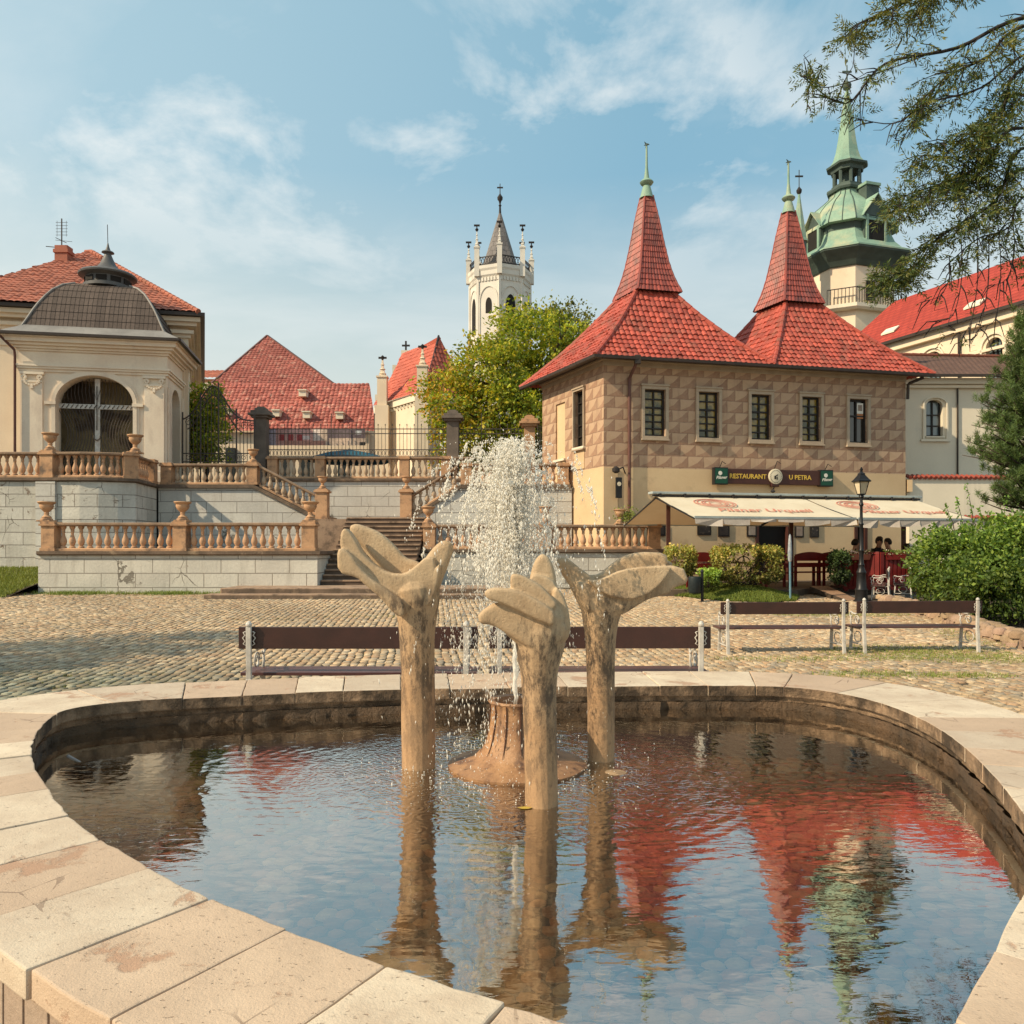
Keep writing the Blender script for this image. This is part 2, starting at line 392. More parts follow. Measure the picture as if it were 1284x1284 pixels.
M['cloth_dark'] = surf('cloth_dark', (.025, .022, .028), (.018, .016, .02), 6, .9, .1, 30)
M['cloth_brown'] = surf('cloth_brown', (.10, .05, .035), (.07, .04, .03), 6, .9, .1, 30)
M['cloth_grey'] = surf('cloth_grey', (.22, .21, .20), (.16, .15, .15), 6, .9, .1, 30)
M['terracotta'] = surf('terracotta', (.42, .13, .07), (.33, .10, .06), 4, .8, .2, 20)
M['green_box'] = surf('bin_dark', (.02, .028, .03), (.014, .02, .022), 4, .5, .1, 20)
M['curtain_teal'] = surf('shutter_dark', (.02, .028, .03), (.015, .02, .022), 4, .6, 0)

def leafmat(name, tint=(1, 1, 1), trans=.35):
    t = NT(name)
    a = t.n('ShaderNodeAttribute', attribute_name='Col')
    col = t.mix(1.0, a.outputs['Color'], tuple(x * 1.75 for x in tint), 'MULTIPLY')
    t.fin(col, .55, None, 0, .35)
    tr = t.n('ShaderNodeBsdfTranslucent'); c2 = t.mix(1.0, col, (1.25, 1.15, .5), 'MULTIPLY'); t.l(c2, tr.inputs[0])
    mx = t.n('ShaderNodeMixShader'); mx.inputs[0].default_value = trans
    t.l(t.b.outputs[0], mx.inputs[1]); t.l(tr.outputs[0], mx.inputs[2]); t.l(mx.outputs[0], t.out.inputs[0])
    return t.m
M['leaf'] = leafmat('leaf')
M['leaf_dark'] = leafmat('leaf_dark', (.62, .66, .70), .3)
M['leaf_bright'] = leafmat('leaf_bright', (1.5, 1.4, 1.0), .45)
M['grass'] = leafmat('grass_blade', trans=.25)
def attrmat(name, rough=.85, bump=.4, bs=60, spec=.3):
    t = NT(name)
    a = t.n('ShaderNodeAttribute', attribute_name='Col')
    g = t.ramp(t.noise(bs, 5, rough=.7), .25, .75)
    m = t.n('ShaderNodeVectorMath', operation='SCALE'); t.l(a.outputs['Color'], m.inputs[0]); t.l(t.math('MULTIPLY_ADD', g, .35, .8), m.inputs['Scale'])
    return t.fin(m.outputs[0], rough, t.bump(g, bump, .01), 0, spec)
M['cobble'] = attrmat('cobble', .8, .5, 45)
M['pebble'] = attrmat('pebble', .6, .3, 40)
M['paint_attr'] = attrmat('printed_panel', .7, 0, 10)

def sgraffito():
    t = NT('sgraffito')
    W, H = .62, .41
    s = t.n('ShaderNodeSeparateXYZ'); t.l(t.tc.outputs['UV'], s.inputs[0])
    u = t.math('ADD', s.outputs[0], t.math('MULTIPLY_ADD', t.noise(1.9, 4), .10, -.05)); v = t.math('ADD', s.outputs[1], t.math('MULTIPLY_ADD', t.noise(2.3, 4), .07, -.035))
    row = t.math('FLOOR', t.math('DIVIDE', v, H))
    odd = t.math('MULTIPLY', t.math('MODULO', row, 2.0), .5)
    uu = t.math('ADD', t.math('DIVIDE', u, W), odd)
    fu = t.math('FRACT', uu); fv = t.math('FRACT', t.math('DIVIDE', v, H))
    colid = t.math('FLOOR', uu)
    # apex off-centre to the right as in the painted diamond blocks
    def gt(a, b): return t.math('GREATER_THAN', a, b)
    ax, ay = .60, .42
    # lines from corners to the apex
    below_bl = gt(t.math('MULTIPLY', fu, ay / ax), fv)                         # under line bottom-left -> apex
    below_br = gt(t.math('MULTIPLY', t.math('SUBTRACT', 1.0, fu), ay / (1 - ax)), fv)
    above_tl = gt(fv, t.math('MULTIPLY_ADD', fu, -(1 - ay) / ax, 1.0))
    above_tr = gt(fv, t.math('MULTIPLY_ADD', t.math('SUBTRACT', 1.0, fu), -(1 - ay) / (1 - ax), 1.0))
    bottom = t.math('MULTIPLY', below_bl, below_br)
    top = t.math('MULTIPLY', above_tl, above_tr)
    right = t.math('MULTIPLY', gt(fu, ax), t.math('MULTIPLY', t.math('SUBTRACT', 1.0, bottom), t.math('SUBTRACT', 1.0, top)))
    col = t.mix(t.ramp(t.noise(2.2, 6, rough=.7), .3, .7), (.53, .365, .235), (.43, .285, .18))
    col = t.mix(top, col, (.50, .34, .225))
    col = t.mix(bottom, col, (.30, .165, .105))
    col = t.mix(right, col, (.265, .15, .10))
    wn = t.n('ShaderNodeTexWhiteNoise', noise_dimensions='2D'); cmb = t.n('ShaderNodeCombineXYZ'); t.l(colid, cmb.inputs[0]); t.l(row, cmb.inputs[1]); t.l(cmb.outputs[0], wn.inputs['Vector'])
    col = t.mix(t.math('MULTIPLY', wn.outputs['Value'], .35), col, (.36, .22, .145))
    eu = t.math('MINIMUM', t.math('MULTIPLY', t.math('MINIMUM', fu, t.math('SUBTRACT', 1.0, fu)), W), t.math('MULTIPLY', t.math('MINIMUM', fv, t.math('SUBTRACT', 1.0, fv)), H))
    edge = t.math('LESS_THAN', eu, .016)
    col = t.mix(t.math('MULTIPLY', edge, .75), col, (.20, .115, .075))
    g = t.ramp(t.noise(11, 7, rough=.75), .3, .7)
    col = t.mix(t.math('MULTIPLY', g, .38), col, (.52, .36, .25))
    wear = t.ramp(t.noise(.9, 7, rough=.72), .50, .72)
    col = t.mix(t.math('MULTIPLY', wear, .5), col, (.47, .33, .225))
    stn = t.ramp(t.noise(2.4, 7, vec=t.mapping(t.tc.outputs['Object'], (1, 1, .14)), rough=.7), .54, .74)
    col = t.mix(t.math('MULTIPLY', stn, .45), col, (.22, .14, .10))
    h = t.math('MULTIPLY_ADD', edge, -1.0, t.math('MULTIPLY', g, .3))
    return t.fin(col, .88, t.bump(h, .5, .015), 0, .2)
M['sgraffito'] = sgraffito()

def glass(name, tint=(.03, .03, .03), rough=.06, spec=1.0, c2=None):
    t = NT(name)
    col = t.mix(t.ramp(t.noise(2.6, 4), .42, .58), tint, c2 or tint)
    return t.fin(col, rough, t.bump(t.noise(2.2, 2), .12, .02), 0, spec)
M['glass'] = glass('window_glass', (.025, .022, .018), .05)
M['glass_tree_reflect'] = glass('window_glass_tree_reflect', (.30, .20, .035), .10, .8, (.06, .055, .015))  # yellow-green reflection of trees painted into the pane colour
M['glass_lite'] = glass('window_glass_light', (.14, .18, .19), .08)

def water():
    t = NT('pool_water')
    geo = t.tc.outputs['Object']
    n1 = t.noise(7, 3, vec=t.mapping(geo, (1, 2.4, 1)), dist=.4)
    n2 = t.noise(26, 3, vec=t.mapping(geo, (1, 1.7, 1)))
    n0 = t.noise(1.8, 2, vec=t.mapping(geo, (1, 2.0, 1)))
    # distance from the jet (object origin sits below the jet)
    ln = t.n('ShaderNodeVectorMath', operation='LENGTH'); t.l(geo, ln.inputs[0]); d = ln.outputs['Value']
    near = t.math('SUBTRACT', 1.0, t.ramp(d, .35, 1.45))
    mid = t.math('SUBTRACT', 1.0, t.ramp(d, 1.0, 3.3))
    vo = t.n('ShaderNodeTexVoronoi'); vo.inputs['Scale'].default_value = 9; t.l(t.mapping(geo, (1, 1, 1)), vo.inputs['Vector'])
    ring = t.math('SINE', t.math('MULTIPLY', vo.outputs['Distance'], 22.0))
    rip = t.math('MULTIPLY', t.math('SINE', t.math('MULTIPLY', t.math('ADD', d, t.math('MULTIPLY', n0, .25)), 62.0)), .10)
    h = t.math('MULTIPLY_ADD', n1, .9, t.math('MULTIPLY', n0, 1.3))
    h = t.math('ADD', h, t.math('MULTIPLY', rip, t.math('MULTIPLY_ADD', mid, 1.2, .35)))
    h = t.math('MULTIPLY', h, t.math('MULTIPLY_ADD', mid, .16, .038))
    hb = t.math('MULTIPLY', t.math('MULTIPLY_ADD', n2, .55, t.math('MULTIPLY', ring, .17)), t.math('MULTIPLY_ADD', near, .55, .007))
    nr = t.bump(t.math('ADD', h, hb), .9, .0105)
    gl = t.n('ShaderNodeBsdfGlossy'); gl.inputs['Roughness'].default_value = .015; gl.inputs['Color'].default_value = (1, .98, .93, 1); t.l(nr, gl.inputs['Normal'])
    tp = t.n('ShaderNodeBsdfTransparent'); tp.inputs[0].default_value = (1, .78, .52, 1)
    fr = t.n('ShaderNodeFresnel'); fr.inputs['IOR'].default_value = 1.5; t.l(nr, fr.inputs['Normal'])
    fac = t.math('MINIMUM', t.math('MULTIPLY_ADD', fr.outputs[0], 1.15, .37), .95)
    mx = t.n('ShaderNodeMixShader'); t.l(fac, mx.inputs[0]); t.l(tp.outputs[0], mx.inputs[1]); t.l(gl.outputs[0], mx.inputs[2])
    t.l(mx.outputs[0], t.out.inputs[0])
    return t.m
M['water'] = water()
def spray():
    t = NT('water_drops')
    t.fin((1.0, .97, .90), .35, None, 0, .5)
    tr = t.n('ShaderNodeBsdfTranslucent'); t.put(tr.inputs[0], (1.0, .96, .88))
    tp = t.n('ShaderNodeBsdfTransparent')
    m1 = t.n('ShaderNodeMixShader'); m1.inputs[0].default_value = .45; t.l(t.b.outputs[0], m1.inputs[1]); t.l(tr.outputs[0], m1.inputs[2])
    m2 = t.n('ShaderNodeMixShader'); m2.inputs[0].default_value = .12; t.l(m1.outputs[0], m2.inputs[1]); t.l(tp.outputs[0], m2.inputs[2])
    t.l(m2.outputs[0], t.out.inputs[0]); return t.m
M['drops'] = spray()
# ============================================================ camera, sky, sun
sc = bpy.context.scene
cam = bpy.data.cameras.new('camera'); camo = bpy.data.objects.new('camera', cam); COL.objects.link(camo)
cam.sensor_width = 36; cam.lens = 36 * FP / 1284; cam.shift_y = (HZ - 642) / 1284; cam.clip_end = 3000; cam.clip_start = .05
camo.location = (0, 0, CAMZ); camo.rotation_euler = (R(90), 0, 0)
sc.camera = camo
sc.view_settings.view_transform = 'Standard'; sc.view_settings.look = 'None'; sc.view_settings.exposure = 0; sc.view_settings.gamma = 1
sc.cycles.max_bounces = 8; sc.cycles.transparent_max_bounces = 24
SD = V((-.88, -.40, .74)).normalized()
sun = bpy.data.lights.new('sun', 'SUN'); sun.energy = 5.5; sun.angle = R(.6); sun.color = (1, .83, .58)
suno = bpy.data.objects.new('sun', sun); COL.objects.link(suno)
suno.rotation_euler = SD.to_track_quat('Z', 'Y').to_euler()
w = bpy.data.worlds.new('World'); sc.world = w; w.use_nodes = True
nt = w.node_tree; nt.nodes.clear()
def wn(t, **k):
    n = nt.nodes.new(t)
    for a, b in k.items(): setattr(n, a, b)
    return n
sky = wn('ShaderNodeTexSky', sky_type='NISHITA'); sky.sun_disc = False
sky.sun_elevation = math.asin(SD.z); sky.sun_rotation = math.atan2(SD.x, SD.y) % (2 * math.pi)
sky.air_density = 1.0; sky.dust_density = 1.6; sky.ozone_density = 1.4
tc = wn('ShaderNodeTexCoord')
sep = wn('ShaderNodeSeparateXYZ'); nt.links.new(tc.outputs['Generated'], sep.inputs[0])
def wm(op, a, b=0.0, c=None):
    m = wn('ShaderNodeMath', operation=op)
    for i, v in enumerate((a, b, c)):
        if v is None: continue
        if hasattr(v, 'links'): nt.links.new(v, m.inputs[i])
        else: m.inputs[i].default_value = v
    return m.outputs[0]
def wr(a, lo, hi, t0=0, t1=1):
    m = wn('ShaderNodeMapRange'); nt.links.new(a, m.inputs[0])
    for i, v in zip((1, 2, 3, 4), (lo, hi, t0, t1)): m.inputs[i].default_value = v
    return m.outputs[0]
def wmix(f, a, b):
    m = wn('ShaderNodeMix', data_type='RGBA')
    for i, v in ((0, f), (6, a), (7, b)):
        if hasattr(v, 'links'): nt.links.new(v, m.inputs[i])
        else: m.inputs[i].default_value = v if i == 0 else (*v, 1)
    return m.outputs[2]
den = wm('ADD', wm('MAXIMUM', sep.outputs[2], 0.0), .28)
cx = wm('DIVIDE', sep.outputs[0], den); cy = wm('DIVIDE', sep.outputs[1], den)
cv = wn('ShaderNodeCombineXYZ'); nt.links.new(cx, cv.inputs[0]); nt.links.new(cy, cv.inputs[1])
def wnoise(vec, scale, detail, rough, dist=0, off=(0, 0, 0), sc_=(1, 1, 1), rot=0):
    mp = wn('ShaderNodeMapping'); nt.links.new(vec, mp.inputs[0]); mp.inputs['Location'].default_value = off; mp.inputs['Scale'].default_value = sc_; mp.inputs['Rotation'].default_value = (0, 0, rot)
    n = wn('ShaderNodeTexNoise'); n.inputs['Scale'].default_value = scale; n.inputs['Detail'].default_value = detail; n.inputs['Roughness'].default_value = rough; n.inputs['Distortion'].default_value = dist
    nt.links.new(mp.outputs[0], n.inputs[0]); return n.outputs['Fac']
wisp = wr(wnoise(cv.outputs[0], 1.15, 9, .56, .5, (3.1, 1.7, 0), (1, 1.5, 1), .5), .44, .74)
puff = wr(wnoise(cv.outputs[0], 2.7, 10, .60, .25, (8.3, 2.2, 0)), 0.50, .62)
cover = wr(wnoise(cv.outputs[0], .8, 3, .5, 0, (1.3, 5.2, 0)), .38, .54)
hi = wr(sep.outputs[2], .22, .42)
cl = wm('MULTIPLY', wm('MULTIPLY', puff, cover), hi)
cl = wm('MAXIMUM', wm('MULTIPLY', cl, .70), wm('MULTIPLY', wisp, .50))
# hazy brighter sky low down and on the sun side
haze = wm('MULTIPLY', wr(sep.outputs[2], .42, .03), .88)
skc = wmix(.70, sky.outputs[0], (3.0, 5.7, 7.2))
side = wr(sep.outputs[0], .15, -.75)
skc = wmix(wm('MULTIPLY', side, .55), skc, (6.9, 8.3, 8.4))
skc = wmix(haze, skc, (8.9, 8.5, 6.9))
skc = wmix(cl, skc, (9.0, 9.2, 9.0))
bg = wn('ShaderNodeBackground'); nt.links.new(skc, bg.inputs[0]); bg.inputs[1].default_value = .105
wo = wn('ShaderNodeOutputWorld'); nt.links.new(bg.outputs[0], wo.inputs[0])

# ============================================================ pool outline
inner_px = [(985,860),(900,859.5),(780,860),(642,862),(440,866),(300,872),(200,877),(130,882),(68,892),(41,924),(38,951),(53,977),(77,1015),(113,1045),(162,1073),
            (219,1109),(309,1145),(418,1190),(565,1238),(720,1284)]
inner = []
for px, py in inner_px:
    y = 1150 / (py - HZ); inner.append((X(px, y), y))
inner += [(.38, 1.80), (.62, 1.74), (.85, 1.77), (1.05, 1.90)]
for px, py in [(1218,1241),(1245,1200),(1258,1162),(1278,1128)]:
    y = 1150 / (py - HZ); inner.append((X(px, y), y))
inner += [(2.02, 3.0)]
for px, py in [(1284,1020),(1240,965),(1190,920),(1140,893),(1090,876),(1040,866)]:
    y = 1150 / (py - HZ); inner.append((X(px, y), y))
def resample(pts, n, iters=3):
    p = np.array(pts)
    for _ in range(iters):   # chaikin
        q = np.roll(p, -1, 0); p = np.stack([p * .75 + q * .25, p * .25 + q * .75], 1).reshape(-1, 2)
    d = np.linalg.norm(np.roll(p, -1, 0) - p, axis=1); s = np.concatenate([[0], np.cumsum(d)])
    pp = np.vstack([p, p[:1]]); t = np.linspace(0, s[-1], n, endpoint=False)
    return np.stack([np.interp(t, s, pp[:, 0]), np.interp(t, s, pp[:, 1])], 1), s[-1]
IN, PER = resample(inner, 600)
def offset(P, d, sm=0):
    t = np.roll(P, -3, 0) - np.roll(P, 3, 0); t /= np.linalg.norm(t, axis=1)[:, None]
    n = np.stack([t[:, 1], -t[:, 0]], 1)
    if sm:
        k = np.ones(sm) / sm
        n = np.stack([np.convolve(np.concatenate([n[-sm:, i], n[:, i], n[:sm, i]]), k, 'same')[sm:-sm] for i in (0, 1)], 1)
        n /= np.linalg.norm(n, axis=1)[:, None]
    c = P.mean(0)
    if ((n * (P - c)).sum() < 0): n = -n
    return P + n * d
def OFFW(dd):
    w_ = .55 + .22 * np.clip((IN[:, 1] - 3.0) / 2.5, 0, 1) + dd
    return IN + (offset(IN, 1.0, 41) - IN) * w_[:, None]
OUT = OFFW(0)
RIMZ, WZ = .50, .300
def inpoly(P, pts):
    x, y = pts[:, 0], pts[:, 1]; c = np.zeros(len(pts), bool); j = len(P) - 1
    for i in range(len(P)):
        xi, yi = P[i]; xj, yj = P[j]
        m = ((yi > y) != (yj > y)) & (x < (xj - xi) * (y - yi) / (yj - yi + 1e-12) + xi)
        c ^= m; j = i
    return c
basin = thing('fountain_basin', 'low rounded stone fountain basin with broad cream coping slabs', 'fountain', (0, 5, 0))
# coping stones one by one
k = 0; n = len(IN); i = 0
rr = random.Random(4)
while i < n:
    L = rr.uniform(.37, .50); step = max(6, int(L / PER * n))
    if n - i - step < 8: step = n - i
    a, b = i, i + step
    g = .10
    idx = np.linspace(a + g, b - g, max(4, step // 2))
    def at(P, t):
        t = t % n; i0 = int(t); f = t - i0; return P[i0] * (1 - f) + P[(i0 + 1) % n] * f
    sk = rr.uniform(-1.0, 1.0)
    inn = [at(IN, t) for t in idx]; out = [at(OUT, t + sk * 0) for t in idx]
    mb = MB(); m = len(idx); zt = RIMZ + rr.uniform(-.004, .004); zb = RIMZ - .085
    NJ = 8
    # irregular chipped edges
    def row(j):
        f = j / NJ; r = []
        for q in range(m):
            p = np.array(inn[q]) * (1 - f) + np.array(out[q]) * f
            jit = rr.uniform(-.004, .004) if (j in (0, NJ)) else 0
            if q in (0, m - 1): p = p + (np.array(inn[1]) - np.array(inn[0])) * rr.uniform(-.03, .03)
            p = p + (p - np.array(inn[q])) * 0 + np.array([jit, jit])
            r.append(p)
        return r
    rows = [row(j) for j in range(NJ + 1)]
    bmv = []; vs = []
    for r_ in rows:
        for p in r_: vs.append((p[0], p[1], zt))
    for r_ in rows:
        for p in r_: vs.append((p[0], p[1], zb))
    fs = []; off = (NJ + 1) * m
    for j in range(NJ):
        for q in range(m - 1):
            a0 = j * m + q
            fs.append((a0, a0 + m, a0 + m + 1, a0 + 1)); fs.append((off + a0, off + a0 + 1, off + a0 + m + 1, off + a0 + m))
    for q in range(m - 1):
        fs.append((q, q + 1, off + q + 1, off + q)); a0 = NJ * m + q; fs.append((a0 + 1, a0, off + a0, off + a0 + 1))
    for j in range(NJ):
        a0 = j * m; fs.append((a0, off + a0, off + a0 + m, a0 + m)); a0 = j * m + m - 1; fs.append((a0, a0 + m, off + a0 + m, off + a0))
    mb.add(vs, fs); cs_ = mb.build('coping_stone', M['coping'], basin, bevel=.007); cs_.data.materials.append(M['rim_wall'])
    ic, oc = np.mean(inn, 0), np.mean(out, 0); dv_ = (ic - oc) / np.linalg.norm(ic - oc)
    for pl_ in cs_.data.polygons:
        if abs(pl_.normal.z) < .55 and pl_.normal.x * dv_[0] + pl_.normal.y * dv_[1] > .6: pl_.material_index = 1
    i += step
def ring(P, z, closed=True): return [(p[0], p[1], z) for p in P]
def band(name, rings, mat, parent, jitter=0, smooth=True):
    mb = MB(); m = len(rings[0]); vs = [p for r_ in rings for p in r_]; fs = []
    for j in range(len(rings) - 1):
        for q in range(m): fs.append((j * m + q, j * m + (q + 1) % m, (j + 1) * m + (q + 1) % m, (j + 1) * m + q))
    mb.add(vs, fs); return mb.build(name, mat, parent, smooth=smooth)
S = slice(None, None, 2)
IN2 = offset(IN, .035, 9)
def jit(P, a): return P + rng.normal(0, a, P.shape)
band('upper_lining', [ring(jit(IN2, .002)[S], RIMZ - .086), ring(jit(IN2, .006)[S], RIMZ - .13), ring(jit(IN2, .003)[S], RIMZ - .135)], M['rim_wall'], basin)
IN3 = offset(IN, .02, 9)
band('lower_lining', [ring(jit(IN3, .008)[S], RIMZ - .136), ring(jit(IN3, .010)[S], .30), ring(jit(IN3, .010)[S], .2), ring(jit(IN3, .01)[S], -.12)], M['rim_algae'], basin)
# bed of mortar between stones
band('mortar_bed', [ring(IN2[S], RIMZ - .085), ring(offset(IN, .06, 9)[S], RIMZ - .02), ring(OFFW(-.04)[S], RIMZ - .02), ring(OFFW(-.04)[S], RIMZ - .086)], surf('mortar', (.26, .19, .14), (.18, .13, .10), 6, .95, .6, 40), basin)
OUT2 = OFFW(-.08)
sides = MB(); m = 130; t_ = np.linspace(0, 600, m, endpoint=False).astype(int)
for q in range(m):
    a = OUT2[t_[q]]; b = OUT2[t_[(q + 1) % m]]; d = (b - a); L = np.linalg.norm(d); d /= L
    a = a + d * .006; b = b - d * .006; nn = np.array([d[1], -d[0]]) * .03
    sides.prism([tuple(a - nn), tuple(b - nn), tuple(b + nn), tuple(a + nn)], -.05, RIMZ - .087)
sides.build('side_panels', M['side_slab'], basin, bevel=.004)
band('core', [ring(OFFW(-.10)[S], RIMZ - .09), ring(OFFW(-.10)[S], -.1)], M['soil'], basin)
# pool floor sheet + pebbles
fl = MB(); c = IN3.mean(0)
fl.add([(p[0], p[1], -.10) for p in IN3[S]] , [tuple(range(300))]); fl.build('floor', surf('pool_mortar', (.16, .115, .075), (.09, .065, .045), 3, .9, .5, 20), basin)
def stones(name, pts, rads, z, mat, parent, cols, flat=.45, **kw):
    """low rounded stones: 8-gon cap with inner ring"""
    N = len(pts); K = 7
    ang = np.linspace(0, 2 * np.pi, K, endpoint=False)[None, :] + rng.uniform(0, 6.28, (N, 1))
    rr_ = rads[:, None] * rng.uniform(.8, 1.15, (N, K))
    el = rng.uniform(.7, 1.0, (N, 1)); th = rng.uniform(0, 3.14, (N, 1))
    lx = np.cos(ang) * rr_; ly = np.sin(ang) * rr_ * el
    x = lx * np.cos(th) - ly * np.sin(th); y = lx * np.sin(th) + ly * np.cos(th)
    px_, py_ = pts[:, :1], pts[:, 1:2]; zz = np.asarray(z).reshape(-1, 1) * np.ones((N, 1))
    h = rads[:, None] * flat
    r0 = np.stack([px_ + x, py_ + y, zz - .03 + 0 * x], 2)
    r1 = np.stack([px_ + x * .93, py_ + y * .93, zz + h * .55 + 0 * x], 2)
    r2 = np.stack([px_ + x * .55, py_ + y * .55, zz + h + 0 * x], 2)
    top = np.stack([px_, py_, zz + h * 1.08], 2)
    v = np.concatenate([r0, r1, r2, top], 1)  # N x (3K+1) x 3
    f = []
    for k_ in range(K):
        k2 = (k_ + 1) % K
        f += [(k_, k2, K + k2), (k_, K + k2, K + k_), (K + k_, K + k2, 2 * K + k2), (K + k_, 2 * K + k2, 2 * K + k_), (2 * K + k_, 2 * K + k2, 3 * K)]
    f = np.array(f)[None] + (np.arange(N) * (3 * K + 1))[:, None, None]
    c_ = np.repeat(cols, 3 * K + 1, axis=0)
    return npmesh(name, v.reshape(-1, 3), f.reshape(-1, 3), mat, parent, c_, smooth=True, **kw)
def jgrid(x0, x1, y0, y1, s, j=.35):
    gx, gy = np.meshgrid(np.arange(x0, x1, s), np.arange(y0, y1, s * .87))
    gx = gx + (np.arange(gx.shape[0]) % 2)[:, None] * s / 2
    p = np.stack([gx.ravel(), gy.ravel()], 1); return p + rng.uniform(-j, j, p.shape) * s
p = jgrid(-3.4, 3.4, 1.6, 6.8, .105, .22); p = p[inpoly(IN, p)]
base = np.array([(.80, .48, .26), (.58, .31, .15), (.85, .68, .48), (.42, .23, .12), (.74, .38, .16)])[rng.integers(0, 5, len(p))] * rng.uniform(.7, 1.15, (len(p), 1))
stones('pebble_floor', p, rng.uniform(.045, .066, len(p)), -.10, M['pebble'], basin, base, .35, kind='stuff')

# water sheet
wt = MB(); WO = bpy.data.objects
wp = [(p_[0], p_[1], WZ) for p_ in offset(IN, .012)[S]]
wroot = thing('tmp', None, None, (.02, 4.9, WZ)); wt.add(wp, [tuple(range(len(wp)))])
wo_ = wt.build('pool_water', M['water'], wroot)
wo_.parent = None; wo_.location = (.02, 4.9, WZ); tag(wo_, kind='structure'); bpy.data.objects.remove(wroot)

# ============================================================ ground
gm = MB(); ys = [-80, 0, 12, 16, 20, 24, 30, 60, 500]; xs = [-400, -60, -20, 0, 20, 60, 400]
hole = offset(IN, .3, 31)
vs = [(x, y, gz(y)) for y in ys for x in xs]; nx = len(xs)
gm.add(vs, [(j * nx + i, j * nx + i + 1, (j + 1) * nx + i + 1, (j + 1) * nx + i) for j in range(len(ys) - 1) for i in range(nx - 1) if not (j == 1 and xs[i] in (-20, 0))])
# patch around the basin with the basin cut out
bm_o = [(-20, 0), (20, 0), (20, 12), (-20, 12)]
gme = bpy.data.meshes.new('t')
bmx = bmesh.new()
ov = [bmx.verts.new((x, y, 0)) for x, y in bm_o]; iv = [bmx.verts.new((p_[0], p_[1], 0)) for p_ in hole[::6]]
oe = [bmx.edges.new((ov[i], ov[(i + 1) % 4])) for i in range(4)]; ie = [bmx.edges.new((iv[i], iv[(i + 1) % len(iv)])) for i in range(len(iv))]
bmesh.ops.triangle_fill(bmx, use_beauty=True, edges=oe + ie)
bmx.verts.index_update()
gm.add([tuple(v.co) for v in bmx.verts], [tuple(v.index for v in (f.verts if f.normal.z >= 0 else reversed(f.verts))) for f in bmx.faces]); bmx.free()
gm.build('ground', M['ground'], None, kind='structure')

# lawn / soil outlines used to keep the cobbles off
LAWN = np.array([(X(850, 23.6), 22.7), (X(905, 21.6), 21.3), (X(965, 21), 20.9), (X(1000, 21.3), 21.4), (X(1002, 22.6), 22.6), (X(975, 24.5), 24.5), (4.2, 25.5), (4.2, 23.5)])
WALLC = [(X(1103, 20.5), 20.5), (X(1140, 18.8), 18.8), (X(1178, 16.5), 16.5), (X(1218, 14.7), 14.7), (X(1255, 13.4), 13.4), (X(1284, 12.7), 12.7), (X(1340, 11.6), 11.6), (9.2, 10.6)]
SOIL = np.array([WALLC[0]] + WALLC[1:] + [(16, 10.6), (16, 27), (X(1103, 20.5) + .2, 23)])
